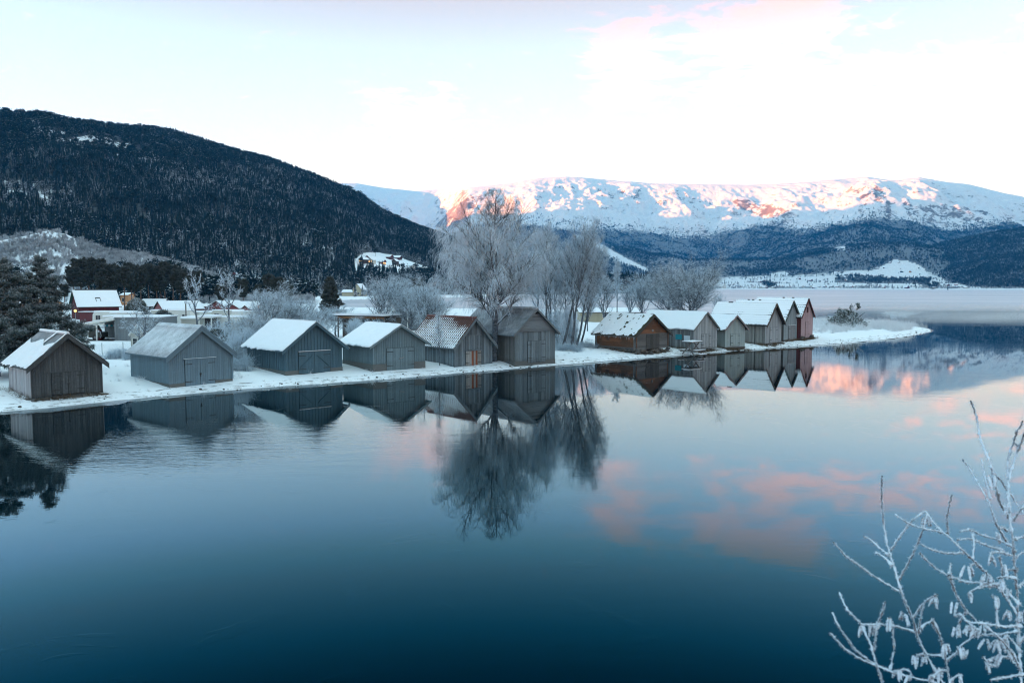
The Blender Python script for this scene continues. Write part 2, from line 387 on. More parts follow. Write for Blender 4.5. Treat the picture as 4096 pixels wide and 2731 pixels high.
M_ICE = t.bsdf(t.mix(ed_, (.03, .055, .08), t.mix(t.ss(n1, .35, .65), (.36, .38, .42), (.50, .49, .52))), t.math('ADD', .1, t.math('MULTIPLY', ed_, .32)), t.bump(n2, .15, .05), .35)
A = np.linspace(-.45, .78, 260); R = np.geomspace(150, 2900, 120); AA, RR = np.meshgrid(A, R); X = RR * np.sin(AA); Y = RR * np.cos(AA)
edge = Y - (178 + 62 * sstep(58, 105, X) + 9 * fbm(X / 22, Y / 22, 4, 31) + np.clip(X - 120, 0, 400) * .05)
k = edge > 0; k4 = k[:-1, :-1] & k[1:, 1:] & k[1:, :-1] & k[:-1, 1:]
me = npmesh('frozen_lake', np.stack([X, Y, X * 0 + .02], -1).reshape(-1, 3), gridfaces(120, 260, k4), [M_ICE], {'edge': edge}); o = link('frozen_lake', me); tag(o, kind='structure')

# ---- near bank under the camera (below the frame), where the shrub is rooted
A = np.linspace(-60, 60, 90); B = np.linspace(-80, 13, 70); X, Y = np.meshgrid(A, B)
Z = np.where(Y < .5, 5.7, 5.7 - (Y - .5) * .74) + .12 * fbm(X / 2, Y / 2, 4, 77); Z = np.minimum(Z, 5.75 - .0 * X)
def bank_z(x, y): return 5.7 - max(0, y - .5) * .74
me = npmesh('bank', np.stack([X, Y, Z], -1).reshape(-1, 3), gridfaces(70, 90), [mat_snow('bank_snow')], smooth=True); o = link('bank', me); tag(o, kind='structure')

# ------------------------------------------------------------------ hills and mountains
def silh(pts):
    """photo silhouette (in a 2352 px wide view) -> azimuth, elevation-tangent arrays"""
    az = []; el = []
    for x, y in pts:
        d = ray(x * 1.74150, y * 1.74150); h = math.hypot(d[0], d[1]); az.append(math.atan2(d[0], d[1])); el.append(d[2] / h)
    return np.array(az), np.array(el)
def inpoly(u, v, poly):
    ins = np.zeros(u.shape, bool); n = len(poly)
    for i in range(n):
        (ax, ay), (bx, by) = poly[i], poly[(i + 1) % n]
        if ay != by: ins ^= ((ay > v) != (by > v)) & (u < (bx - ax) * (v - ay) / (by - ay) + ax)
    return ins

t = NT('hill_forest_floor'); p = t.pos(); f = t.attr('forest')
n1 = t.noise(p, .035, 6, .7); n2 = t.noise(p, .16, 4, .65)
dark = t.ss(t.math('ADD', t.math('MULTIPLY', f, 1.0), t.math('MULTIPLY', t.math('SUBTRACT', n2, .5), 1.3)), .35, .7)
c = t.mix(t.math('MULTIPLY', dark, .93), SNOW, t.mix(n1, (.022, .03, .034), (.06, .062, .062)))
rockm = t.math('MULTIPLY', t.ss(t.normz(), .80, .66), t.ss(n2, .4, .55))
c = t.mix(rockm, c, (.10, .095, .09))
M_HILL = t.bsdf(c, .85, t.bump(t.math('ADD', n1, t.math('MULTIPLY', n2, .4)), .6, 4.), .15)

def rock_snow(name):
    t = NT(name); p = t.pos(); f = t.attr('forest'); rk = t.attr('rock')
    n1 = t.noise(t.scale(p, (1, 1, 1.8)), .011, 7, .68); n2 = t.noise(t.scale(p, (1, 1, 2.2)), .045, 5, .7)
    rock = t.ss(t.math('ADD', rk, t.math('MULTIPLY', t.math('SUBTRACT', t.math('ADD', t.math('MULTIPLY', n1, .55), t.math('MULTIPLY', n2, .45)), .5), 3.0)), .48, .78)
    c = t.mix(t.math('MULTIPLY', rock, .9), (.71, .73, .74), t.mix(n2, (.08, .065, .05), (.20, .155, .12)))  # rock browns warmed so that sunlit slopes look more orange
    dark = t.ss(t.math('ADD', f, t.math('MULTIPLY', t.math('SUBTRACT', n2, .5), 1.6)), .4, .75)
    c = t.mix(t.math('MULTIPLY', dark, .8), c, (.045, .055, .06))
    return t.bsdf(c, .85, t.bump(t.math('ADD', n1, t.math('MULTIPLY', n2, .35)), .7, 22.), .12)
M_MTN = rock_snow('mountain_rock_snow')

# ---- forested hill on the left
sa, se = silh([(-1500, 60), (-700, 150), (-300, 215), (0, 262), (90, 268), (180, 280), (270, 290), (340, 293), (400, 303), (480, 329), (560, 352), (620, 369), (700, 399), (760, 424), (830, 454), (880, 489), (950, 519), (1040, 548), (1120, 582), (1220, 612), (1320, 636), (1450, 655), (1600, 662)])
HA = np.linspace(-1.05, .2, 560); HR = np.linspace(470, 2500, 300)
AA, RR = np.meshgrid(HA, HR)
ridge_r = np.interp(AA, [-1.1, -.57, -.3, -.05, .2], [1850, 1750, 1850, 1900, 1500]); base_r = np.interp(AA, [-1.1, -.57, -.35, -.2, 0, .2], [470, 560, 600, 640, 800, 1100])
base_r = base_r + 40 * fbm(AA * 9, AA * 0, 3, 4)
zr = np.interp(AA, sa, se) * ridge_r + CAM_H - 7
tt = (RR - base_r) / (ridge_r - base_r); tc = np.clip(tt, 0, 1)
prof = tc * .78 + .22 * tc ** 2 * (3 - 2 * tc)
zb = 1.2 + .02 * np.clip(base_r - 500, 0, 600)
X = RR * np.sin(AA); Y = RR * np.cos(AA)
bump_ = (26 * fbm(X / 260, Y / 260, 5, 41) + 16 * (ridged(X / 150, Y / 150, 4, 43) - .6)) * np.clip(zr / 250, .15, 1)
Z = zb + (zr - zb) * prof + bump_ * np.clip(tc * 4, 0, 1) * np.clip((1 - tc) * 5, .12, 1)
Z = np.where(tt > 1, zr - (tt - 1) * (ridge_r - base_r) * .28, Z); Z = np.where(tt < 0, zb - 12 * np.clip(-tt * 10, 0, 1), Z)
hill_bump = 7
u, v = project(np.stack([X, Y, Z], -1))
gap = fbm(X / 90, Y / 90, 4, 61)
forest = np.clip(.95 + .0 * gap, 0, 1) * np.ones_like(X)
upper = sstep(.55, .95, tt)
forest = forest - (.45 + .55 * upper) * sstep(.24 + .0 * (1 - upper), .5, .45 * gap + .75 * fbm(X / 38, Y / 60, 3, 63)) * .95
clear = inpoly(u, v, [(1405, 1075), (1420, 1035), (1460, 1010), (1520, 1010), (1600, 1030), (1680, 1058), (1730, 1085), (1700, 1110), (1560, 1120), (1450, 1095)])
forest = np.where(clear, 0.02, forest)
forest = np.where(inpoly(u, v, [(640, 1110), (700, 1090), (860, 1105), (1010, 1080), (1060, 1130), (1040, 1200), (640, 1200)]), .55, forest)
HILL = dict(X=X, Y=Y, Z=Z, forest=forest, tt=tt, u=u, v=v)
me = npmesh('forested_hill', np.stack([X, Y, Z], -1).reshape(-1, 3), gridfaces(300, 560), [M_HILL], {'forest': forest}, True)
o = link('forested_hill', me); tag(o, kind='structure')

# ---- low birch-covered knoll in front of it
ka, ke = silh([(-900, 560), (-300, 545), (0, 540), (60, 531), (110, 522), (150, 530), (190, 552), (240, 571), (330, 583), (420, 606), (520, 640), (640, 668), (720, 676)])
KA = np.linspace(ka[0], ka[-1], 220); KR = np.linspace(330, 620, 70); AA, RR = np.meshgrid(KA, KR)
zr = np.interp(AA, ka, ke) * 520 + CAM_H - 2; tt = (RR - 340) / 180.; tc = np.clip(tt, 0, 1)
X = RR * np.sin(AA); Y = RR * np.cos(AA)
Z = 1.0 + (zr - 1) * (tc * .7 + .3 * tc * tc) + 2.5 * fbm(X / 50, Y / 50, 4, 51) * np.clip(tc * 4, 0, 1); Z = np.where(tt > 1, zr - (tt - 1) * 40, Z); Z = np.where(tt < 0, -.5, Z)
KN = dict(X=X, Y=Y, Z=Z, tt=tt)
me = npmesh('snowy_knoll', np.stack([X, Y, Z], -1).reshape(-1, 3), gridfaces(70, 220), [M_HILL], {'forest': .14 + .22 * fbm(X / 25, Y / 25, 4, 3)}, True)
o = link('snowy_knoll', me); tag(o, kind='structure')

# ---- snow mountains across the lake
sa, se = silh([(-1200, 330), (-300, 380), (400, 410), (820, 418), (880, 428), (960, 436), (1020, 430), (1090, 425), (1180, 414), (1230, 404), (1300, 401), (1350, 404), (1420, 411), (1500, 417), (1560, 418), (1640, 418), (1720, 420), (1800, 417), (1870, 412), (1930, 407), (1990, 402), (2050, 411), (2110, 404), (2170, 414), (2230, 420), (2290, 436), (2352, 449), (2600, 480), (3000, 470)])
CA = np.linspace(-.52, .80, 900); CR = np.linspace(2570, 10800, 430)
AA, RR = np.meshgrid(CA, CR); X = RR * np.sin(AA); Y = RR * np.cos(AA)
az_sp = math.atan2(1775 - 2048, FPX)
stretch = 1 + .33 * sstep(az_sp + .035, az_sp - .012, AA + .006 * fbm(RR / 500, RR * 0, 3, 5)) + .06 * fbm(AA * 6, AA * 0 + 3, 3, 15)
r_ = 2620 + (RR - 2620) / stretch
pr = [2400, 2640, 2720, 3050, 3450, 4500, 5500, 6500, 7300, 8200, 9600, 11000]
pz = np.array([-6, 0.5, 6, 22, 46, 205, 415, 625, 855, 1105, 900, 600])
ridge = np.interp(AA, sa, se) * (2620 + (8200 - 2620) * stretch) + CAM_H
Z = np.interp(r_, pr, pz); k = np.clip((r_ - 3450) / (8200 - 3450), 0, 1.2)
Z = Z * (1 - k) + (Z * ridge / 1105.) * k
m = np.clip((r_ - 3200) / 1500, 0, 1)
top = np.clip((8250 - r_) / 900, .08, 1)
big = 150 * fbm(X / 1500, Y / 2600, 3, 71) + 95 * (ridged(X / 900, Y / 1700, 5, 73) - .62)
uu0 = 2048 + FPX * np.tan(AA); spur = np.interp(uu0, [1300, 1741, 2250, 2500, 2840, 3120, 3480, 3800, 4100, 4500], [-60, -130, 0, -90, -240, -150, 0, -170, -260, -260]) * sstep(3900, 5600, r_) * sstep(8050, 6900, r_)
Z = Z + spur + spur * .35 * fbm(X / 500, Y / 900, 3, 75)
mid = 64 * fbm(X / 330, Y / 420, 5, 79) + 44 * (ridged(X / 170, Y / 240, 5, 83) - .6) + 78 * (ridged(X / 300, Y / 1600, 4, 87) - .62) + 18 * (ridged(X / 75, Y / 95, 3, 85) - .6)
Z = Z + m * top * (big + mid * np.clip((r_ - 4000) / 2500, .25, 1.2))
Z = Z + np.where(r_ > 8250, -np.abs(fbm(X / 300, Y / 300, 3, 7)) * 30, 0)
zl_ = np.interp(AA, sa, se) * RR + CAM_H + 9 * fbm(X / 240, Y / 240, 4, 76); dd_ = np.clip((zl_ - Z) / 28, -40, 40); Z = np.where(r_ < 8300, zl_ - 28 * np.log1p(np.exp(dd_)), Z)
low = sstep(3600, 2900, r_) * sstep(2660, 2900, r_)
Z = Z + low * 12 * fbm(X / 260, Y / 200, 4, 91)
u, v = project(np.stack([X, Y, Z], -1))
# farm knoll across the lake
kc = at_d(3590, 1040, 3500); kd = np.hypot((X - kc[0]) / 420, (Y - 3600) / 520); Z = Z + 72 * np.exp(-kd ** 2 * 1.4)
u, v = project(np.stack([X, Y, Z], -1))
alt = Z + 90 * fbm(X / 420, Y / 420, 5, 97)
forest = sstep(575, 370, alt) * sstep(az_sp - .015, az_sp + .03, AA) + 0
forest = forest * (.55 + .45 * sstep(640, 300, alt)) + .0
forest = forest * sstep(3380, 3620, r_ + 170 * fbm(X / 240, Y / 240, 4, 99))
fields = [[(3405, 1118), (3440, 1100), (3500, 1078), (3580, 1038), (3640, 1046), (3690, 1068), (3722, 1112), (3600, 1122), (3480, 1118)], [(3300, 1136), (3560, 1134), (3760, 1140), (3930, 1154), (3930, 1160), (3300, 1160)], [(3720, 1118), (3830, 1128), (3880, 1145), (3760, 1138)], [(2290, 935), (2360, 950), (2420, 985), (2500, 1030), (2590, 1075), (2590, 1092), (2480, 1055), (2400, 1010), (2330, 975)], [(3070, 1095), (3140, 1085), (3170, 1105), (3090, 1108)], [(3290, 1000), (3380, 985), (3380, 1002)]]
for pl in fields: forest = np.where(inpoly(u, v, pl) & (v > 900), .02, forest)
woods = [[(3340, 1108), (3480, 1108), (3560, 1120), (3720, 1122), (3720, 1132), (3560, 1134), (3340, 1130)], [(3660, 1128), (3720, 1132), (3755, 1152), (3730, 1157), (3680, 1145)], [(3040, 1132), (3080, 1136), (3110, 1155), (3070, 1150)]]
for pl in woods: forest = np.where(inpoly(u, v, pl), .95, forest)
rock = -.04 + .22 * sstep(620, 900, alt) * sstep(-.1, .4, fbm(X / 700, Y / 700, 4, 103)) + .0 * X
gy, gx = np.gradient(Z); dr = (CR[1] - CR[0]); slope = np.hypot(gy / dr, gx / (RR * (CA[1] - CA[0])))
rock = rock + .5 * sstep(.5, .9, slope)
for pl, am in (([(3440, 780), (3520, 760), (3560, 800), (3570, 900), (3480, 900), (3430, 850)], .34), ([(2860, 780), (3000, 800), (3120, 830), (3200, 860), (3150, 890), (2950, 860)], .30), ([(1741, 905), (1800, 840), (1900, 770), (1990, 745), (2010, 800), (1930, 860), (1800, 920)], .28), ([(3570, 760), (3700, 820), (3900, 830), (4096, 900), (3900, 930), (3650, 890)], .22)):
    rock = rock + np.where(inpoly(u, v, pl), am + .10, 0) * np.clip(.8 + fbm(X / 200, Y / 260, 4, 107), 0, 1.3)  # cliff rock, made heavier in sunlit zones to paint in orange light
MT = dict(X=X, Y=Y, Z=Z, forest=forest)
me = npmesh('snow_mountains', np.stack([X, Y, Z], -1).reshape(-1, 3), gridfaces(430, 900), [M_MTN], {'forest': forest, 'rock': rock}, True)
o = link('snow_mountains', me); tag(o, kind='structure')

# ---- dark wooded spur on the right
sa, se = silh([(2035, 590), (2065, 579), (2120, 567), (2200, 548), (2280, 532), (2352, 521), (2500, 500), (2800, 480), (3400, 470)])
DA = np.linspace(sa[0], sa[-1], 260); DR = np.linspace(2630, 5200, 150); AA, RR = np.meshgrid(DA, DR); X = RR * np.sin(AA); Y = RR * np.cos(AA)
rr1 = 4250 + 60 * fbm(AA * 8, AA * 0, 2, 1); b0 = np.interp(AA, [math.atan2(q_ - 2048, FPX) for q_ in (3535, 3600, 3700, 3800, 3960)] + [.8], [3950, 3780, 3300, 2980, 2700, 2690])
zr = np.interp(AA, sa, se) * rr1 + CAM_H - 8; tt = (RR - b0) / (rr1 - b0); tc = np.clip(tt, 0, 1)
Z = 3 + (zr - 3) * (tc * .75 + .25 * tc * tc) + (18 * fbm(X / 260, Y / 260, 5, 111)) * np.clip(tc * 3, 0, 1) * np.clip((1 - tc) * 4, .15, 1)
Z = np.where(tt > 1, zr - (tt - 1) * 160, Z); Z = np.where(tt < 0, -8, Z)
SPR = dict(X=X, Y=Y, Z=Z, tt=tt)
me = npmesh('wooded_spur', np.stack([X, Y, Z], -1).reshape(-1, 3), gridfaces(150, 260), [M_HILL], {'forest': .9 + 0 * X}, True)
o = link('wooded_spur', me); tag(o, kind='structure')

# ---- the range on the sun's side, out of view, that keeps the valley in shade
A = np.linspace(-7000, 9000, 170); B = np.linspace(-1, 1, 41); S, Tt = np.meshgrid(A, B)
crest = np.interp(S, [-7000, -2000, 500, 2500, 3600, 5000, 6500, 9000], SHADE_CREST) + 90 * fbm(S / 900, S * 0, 5, 131)
Z = -30 + (crest + 30) * (1 - np.abs(Tt)) ** .9 + 40 * fbm(S / 400, Tt * 3, 4, 133) * (1 - np.abs(Tt))
X = -4100 + Tt * 1500 + 300 * fbm(S / 2500, S * 0, 3, 135); Y = S
me = npmesh('sunward_range', np.stack([X, Y, Z], -1).reshape(-1, 3), gridfaces(41, 170), [M_MTN], {'forest': 0 * X, 'rock': .1 + 0 * X}, True)
o = link('sunward_range', me); tag(o, kind='structure')

# ---- cold air: one closed box round everything below the sky
if HAZE > 0:
    mb = MB(); mb.box(-9500, 9500, -9000, 11500, -40, 1750)
    t = NT('cold_air'); pv = t.n('ShaderNodeVolumePrincipled'); pv.inputs['Color'].default_value = (*HAZE_COL, 1); pv.inputs['Density'].default_value = HAZE
    pv.inputs['Anisotropy'].default_value = .0
    t.l(pv.outputs[0], t.out.inputs['Volume'])
    o = mb.build('haze', t.m); tag(o, kind='stuff')
# ---- low mist lying on the water off the spit
def mist(c, rx, ry, rz, dens, rot=0):
    n, k = 24, 10; V = []
    for i in range(k + 1):
        ph = -math.pi / 2 + math.pi * i / k
        for j in range(n):
            a = 2 * math.pi * j / n; wv_ = 1 + .12 * math.sin(3 * a + rx)
            V.append((rx * wv_ * math.cos(ph) * math.cos(a), ry * wv_ * math.cos(ph) * math.sin(a), rz * math.sin(ph)))
    Q = [(i * n + j, i * n + (j + 1) % n, (i + 1) * n + (j + 1) % n, (i + 1) * n + j) for i in range(k) for j in range(n)]
    t = NT('mist'); pv = t.n('ShaderNodeVolumePrincipled'); pv.inputs['Color'].default_value = (.95, .96, .98, 1); pv.inputs['Density'].default_value = dens
    t.l(pv.outputs[0], t.out.inputs['Volume'])
    o = link('mist', npmesh('mist', np.array(V), np.array(Q), [t.m])); o.location = c; o.rotation_euler = (0, 0, rot); tag(o, kind='stuff')
for a in MISTS: mist(*a)
# ------------------------------------------------------------------ far woods (too many to count): scattered tree shapes
t = NT('needles_far'); nz = t.normz(); p = t.pos(); rnd = t.n('ShaderNodeObjectInfo').outputs['Random']
nn = t.noise(p, .7, 3, .6); pn = t.noise(p, .009, 3, .6)
base = t.mix(rnd, (.005, .018, .024), (.016, .034, .038))
sn = t.math('MULTIPLY', t.ss(t.math('ADD', nz, t.math('MULTIPLY', t.math('SUBTRACT', nn, .5), .9)), .62, .95), t.math('ADD', .2, t.math('MULTIPLY', t.ss(pn, .37, .6), .65)))
M_FARN = t.bsdf(t.mix(sn, base, (.70, .74, .78)), .8, None, .1)
t = NT('frosted_scrub_far'); p = t.pos(); rnd = t.n('ShaderNodeObjectInfo').outputs['Random']
M_FARB = t.bsdf(t.mix(rnd, (.22, .24, .26), (.55, .59, .63)), .9, None, .1)
def proto_spruce(seed):
    g = np.random.default_rng(seed); V = []; F = []
    L = 11
    for k in range(L):
        z = .08 + .90 * k / L; r = (.21 * (1 - k / L) + .02)
        n = 8
        for j in range(n):
            a = 2 * math.pi * (j + g.random()) / n; rr = r * g.uniform(.7, 1.15); d = np.array([math.cos(a), math.sin(a)]); q = np.array([-d[1], d[0]]) * r * .30
            b = len(V); zz = z + g.uniform(-.02, .02)
            V += [(0, 0, zz + .06), (d[0] * rr * .6 + q[0], d[1] * rr * .6 + q[1], zz + .0), (d[0] * rr, d[1] * rr, zz - .05), (d[0] * rr * .6 - q[0], d[1] * rr * .6 - q[1], zz + .0)]
            F.append((b, b + 1, b + 2, b + 3))
    b = len(V); V += [(-.03, 0, .9), (.03, 0, .9), (0, 0, 1.02), (0, 0, 1.02)]; F.append((b, b + 1, b + 2, b + 3))
    b = len(V); V += [(-.016, 0, 0), (.016, 0, 0), (.01, 0, .3), (-.01, 0, .3)]; F.append((b, b + 1, b + 2, b + 3))
    return npmesh('far_spruce_shape', np.array(V), np.array(F), [M_FARN])
def proto_pine(seed):
    g = np.random.default_rng(seed); V = []; F = []
    cl = [np.array([g.normal() * .10, g.normal() * .10, g.uniform(.42, .92)]) for _ in range(13)]
    for c in cl:
        s = .13 * (1.25 - .5 * c[2])
        for _ in range(12):
            o = c + g.normal(size=3) * np.array([s, s, s * .55]); nrm = g.normal(size=3) + np.array([0, 0, .5]); nrm /= np.linalg.norm(nrm)
            x = np.cross(nrm, g.normal(size=3)); x /= np.linalg.norm(x); y = np.cross(nrm, x); e = g.uniform(.04, .085); b = len(V)
            V += [o - x * e, o - y * e * .6, o + x * e, o + y * e * .6]; F.append((b, b + 1, b + 2, b + 3))
    for a in (0, math.pi / 2):
        b = len(V); d = np.array([math.cos(a), math.sin(a), 0]) * .016; V += [-d, d, d * .5 + (0, 0, .75), -d * .5 + (0, 0, .75)]; F.append((b, b + 1, b + 2, b + 3))
    return npmesh('far_pine_shape', np.array(V), np.array(F), [M_FARN])
def proto_bare(seed):
    g = np.random.default_rng(seed); n = 70
    P0 = np.zeros((n, 3)); P0[:, 2] = g.uniform(.1, .55, n); a = g.uniform(0, 6.28, n); up = g.uniform(.5, 1.3, n)
    d = np.stack([np.cos(a), np.sin(a), up * 1.2], 1); d /= np.linalg.norm(d, axis=1, keepdims=True); L = g.uniform(.2, .48, n)[:, None]
    P = np.stack([P0, P0 + d * L * .55, P0 + d * L + g.normal(size=(n, 3)) * .05], 1)
    V, Q = tubes(P, np.tile([.016, .014, .008], (n, 1)), 3)
    return npmesh('far_bare_shape', V, Q, [M_FARB])
def protos(name, meshes):
    c = bpy.data.collections.new(name)
    for m in meshes: c.objects.link(bpy.data.objects.new(m.name, m))
    return c
C_SPR = protos('spruce shapes', [proto_spruce(i) for i in (1, 2, 3)])
C_PIN = protos('pine shapes', [proto_pine(i) for i in (4, 5, 6, 7)])
C_BAR = protos('bare shapes', [proto_bare(i) for i in (8, 9, 10)])
def scatter(name, P, sc, coll, seed=0, squash=None):
    P = np.asarray(P, np.float32); n = len(P); g = np.random.default_rng(seed)
    me = bpy.data.meshes.new(name); me.vertices.add(n); me.vertices.foreach_set('co', P.ravel())
    a = me.attributes.new('size', 'FLOAT_VECTOR', 'POINT'); wd = g.uniform(.85, 1.25, n)
    a.data.foreach_set('vector', np.stack([sc * wd, sc * wd, sc], 1).astype(np.float32).ravel())
    a = me.attributes.new('turn', 'FLOAT_VECTOR', 'POINT'); a.data.foreach_set('vector', np.stack([g.normal(size=n) * .04, g.normal(size=n) * .04, g.uniform(0, 6.28, n)], 1).astype(np.float32).ravel())
    a = me.attributes.new('which', 'INT', 'POINT'); a.data.foreach_set('value', g.integers(0, 100, n).astype(np.int32))
    o = link(name, me)
    ng = bpy.data.node_groups.new(name, 'GeometryNodeTree')
    ng.interface.new_socket('Geometry', in_out='INPUT', socket_type='NodeSocketGeometry'); ng.interface.new_socket('Geometry', in_out='OUTPUT', socket_type='NodeSocketGeometry')
    N = ng.nodes.new; gi = N('NodeGroupInput'); go = N('NodeGroupOutput'); ip = N('GeometryNodeInstanceOnPoints'); ci = N('GeometryNodeCollectionInfo')
    ci.inputs['Collection'].default_value = coll; ci.inputs['Separate Children'].default_value = True; ci.inputs['Reset Children'].default_value = True
    def at(nm, ty):
        q = N('GeometryNodeInputNamedAttribute'); q.data_type = ty; q.inputs['Name'].default_value = nm; return q.outputs['Attribute']
    L = ng.links.new
    L(gi.outputs[0], ip.inputs['Points']); L(ci.outputs[0], ip.inputs['Instance']); ip.inputs['Pick Instance'].default_value = True
    L(at('which', 'INT'), ip.inputs['Instance Index']); L(at('size', 'FLOAT_VECTOR'), ip.inputs['Scale'])
    e2 = N('FunctionNodeEulerToRotation'); L(at('turn', 'FLOAT_VECTOR'), e2.inputs[0]); L(e2.outputs[0], ip.inputs['Rotation'])
    L(ip.outputs[0], go.inputs[0])
    md = o.modifiers.new('scatter', 'NODES'); md.node_group = ng
    return tag(o, kind='stuff')
def sample(G, n, prob, seed):
    """random points on a polar height grid, weighted by area and prob"""
    g = np.random.default_rng(seed); X, Y, Z = G['X'], G['Y'], G['Z']
    wgt = np.hypot(X, Y) * prob; wgt = wgt[:-1, :-1].ravel(); cw = np.cumsum(wgt); idx = np.searchsorted(cw, g.random(n) * cw[-1])
    nc = X.shape[1]; i, j = idx // (nc - 1), idx % (nc - 1); a = g.random(n); b = g.random(n)
    def L(M): return M[i, j] * (1 - a) * (1 - b) + M[i + 1, j] * a * (1 - b) + M[i, j + 1] * (1 - a) * b + M[i + 1, j + 1] * a * b
    return np.stack([L(X), L(Y), L(Z) - .3], 1), g
inview = lambda G, m=.06: (np.abs(np.arctan2(G['X'], G['Y'])) < .572 + m)
# left hill
G = HILL; pr = np.clip(G['forest'], 0, 1) ** 1.6 * (G['tt'] > 0.0) * (G['tt'] < 1.12) * inview(G)
spr_zone = sstep(-.05, .12, fbm(G['X'] / 230, G['Y'] / 230, 4, 201) + .35 * sstep(.6, .2, G['tt']) - .25 * sstep(.6, .9, G['tt']))
P, g = sample(G, int(15000 * DENS), pr * spr_zone, 1); scatter('spruce_forest', P, g.uniform(9.5, 19, len(P)), C_SPR, 1)
P, g = sample(G, int(17000 * DENS), pr * (1 - spr_zone * .8), 2); scatter('pine_forest', P, g.uniform(8.5, 16, len(P)), C_PIN, 2)
G = KN; pr = (G['tt'] > -.05) * (G['tt'] < 1.2) * inview(G)
P, g = sample(G, int(7500 * DENS), pr * (.35 + sstep(-.1, .3, fbm(G['X'] / 30, G['Y'] / 30, 3, 7))), 3); scatter('knoll_birch_scrub', P, g.uniform(2.4, 4.8, len(P)), C_BAR, 3)
P, g = sample(G, int(700 * DENS), pr * sstep(.75, .1, G['tt']) * sstep(-.1, .2, fbm(G['X'] / 40, G['Y'] / 40, 3, 9)), 4); scatter('knoll_pine_wood', P, g.uniform(6, 11, len(P)), C_PIN, 4)
# far slopes
G = MT; pr = np.clip(G['forest'], 0, 1) ** 1.5 * inview(G) * (.25 + 1.2 * sstep(-.25, .25, fbm(G['X'] / 170, G['Y'] / 170, 4, 211)))
P, g = sample(G, int(62000 * DENS), pr, 5); k = g.random(len(P)) < .5
scatter('far_spruce_forest', P[k], g.uniform(10, 20, k.sum()), C_SPR, 5); scatter('far_pine_forest', P[~k], g.uniform(9, 16, (~k).sum()), C_PIN, 6)
G = SPR; pr = (G['tt'] > 0) * (G['tt'] < 1.1) * inview(G)
P, g = sample(G, int(16000 * DENS), pr, 7); k = g.random(len(P)) < .6
scatter('spur_spruce_forest', P[k], g.uniform(9, 18, k.sum()), C_SPR, 7); scatter('spur_pine_forest', P[~k], g.uniform(9, 14, (~k).sum()), C_PIN, 8)
# bare frosted scrub on the valley fields beyond the bay
def ground_pts(n, azr, rr, seed, test):
    g = np.random.default_rng(seed); a = g.uniform(*azr, n); r = np.sqrt(g.uniform(rr[0] ** 2, rr[1] ** 2, n)); x, y = r * np.sin(a), r * np.cos(a)
    d = sdf(x, y); k = (d > 2) & test(x, y, d, g.random(n)); x, y = x[k], y[k]
    return np.stack([x, y, ground_h(x, y, d[k]) - .1], 1), g
P, g = ground_pts(9000, (-.30, .16), (540, 2600), 11, lambda x, y, d, q: q < .15 + sstep(-.05, .2, fbm(x / 70, y / 30, 4, 15)))
scatter('valley_scrub', P, g.uniform(3, 7, len(P)), C_BAR, 11)
P, g = ground_pts(1500, (-.24, .12), (520, 1500), 12, lambda x, y, d, q: q < .05 + .6 * sstep(.1, .3, fbm(x / 60, y / 40, 4, 17)))
scatter('valley_spruces', P, g.uniform(6, 12, len(P)), C_SPR, 12)

# trees on the far fields: hedgerows, groves and a dark fringe along the far shore
G = MT; rr_ = np.hypot(G['X'], G['Y']); fld = (rr_ > 2660) * (rr_ < 3600) * (G['forest'] < .4) * inview(G)
u_, v_ = project(np.stack([G['X'], G['Y'], G['Z']], -1)); knoll = inpoly(u_, v_, fields[0])
hedge = np.abs(fbm(G['X'] / 190, G['Y'] / 110, 3, 223)) < .02; grove = fbm(G['X'] / 60, G['Y'] / 60, 3, 227) > .42
P, g = sample(G, 2600, fld * ((hedge | grove) * (1 - .85 * knoll) + .02), 21); scatter('far_field_trees', P, g.uniform(5, 11, len(P)), C_BAR, 21)
P, g = sample(G, 700, fld * (1 - knoll) * (fbm(G['X'] / 45, G['Y'] / 45, 3, 229) > .35), 22); scatter('far_field_spruces', P, g.uniform(6, 12, len(P)), C_SPR, 22)
P, g = sample(G, 2600, (rr_ > 2668) * (rr_ < 2720) * inview(G) * (.15 + (fbm(G['X'] / 30, G['Y'] / 30, 3, 231) > .05)), 23); scatter('far_shore_scrub', P, g.uniform(2.5, 7, len(P)), C_BAR, 23)
# ------------------------------------------------------------------ individual trees near the water
t = NT('frosted_twigs'); p = t.pos('Object'); n = t.noise(p, 1.1, 3, .6)
M_TWIG = t.bsdf(t.mix(n, (.52, .64, .74), (.78, .87, .94)), .85, None, .15)
t = NT('dull_twigs'); p = t.pos('Object'); n = t.noise(p, 1.1, 3, .6); z = t.n('ShaderNodeSeparateXYZ'); t.l(p, z.inputs[0])
M_TWIG2 = t.bsdf(t.mix(n, (.38, .48, .57), (.64, .75, .83)), .85, None, .15)
t = NT('bare_top_twigs'); M_TWIGB = t.bsdf((.30, .29, .29), .85, None, .15)
def mat_bark(name, a, b, frost=.7):
    t = NT(name); p = t.pos('Object'); n = t.noise(t.scale(p, (1, 1, 3)), 3.0, 5, .65)
    c = t.mix(t.ss(n, .35, .65), a, b); f = t.math('MULTIPLY', t.ss(t.math('ADD', t.normz(), t.math('MULTIPLY', t.math('SUBTRACT', t.noise(p, 9, 3), .5), .9)), .25, .75), frost)
    return t.bsdf(t.mix(f, c, (.66, .70, .74)), .9, t.bump(n, .5, .03), .15)
M_BARK = mat_bark('birch_bark', (.05, .06, .07), (.16, .18, .205), .8)
M_BARKF = mat_bark('frosted_bark', (.06, .075, .09), (.17, .20, .23), .95)
M_BARKP = mat_bark('pine_bark', (.07, .045, .035), (.16, .10, .075), .15)
def unit(v): return v / (np.linalg.norm(v, axis=-1, keepdims=True) + 1e-9)
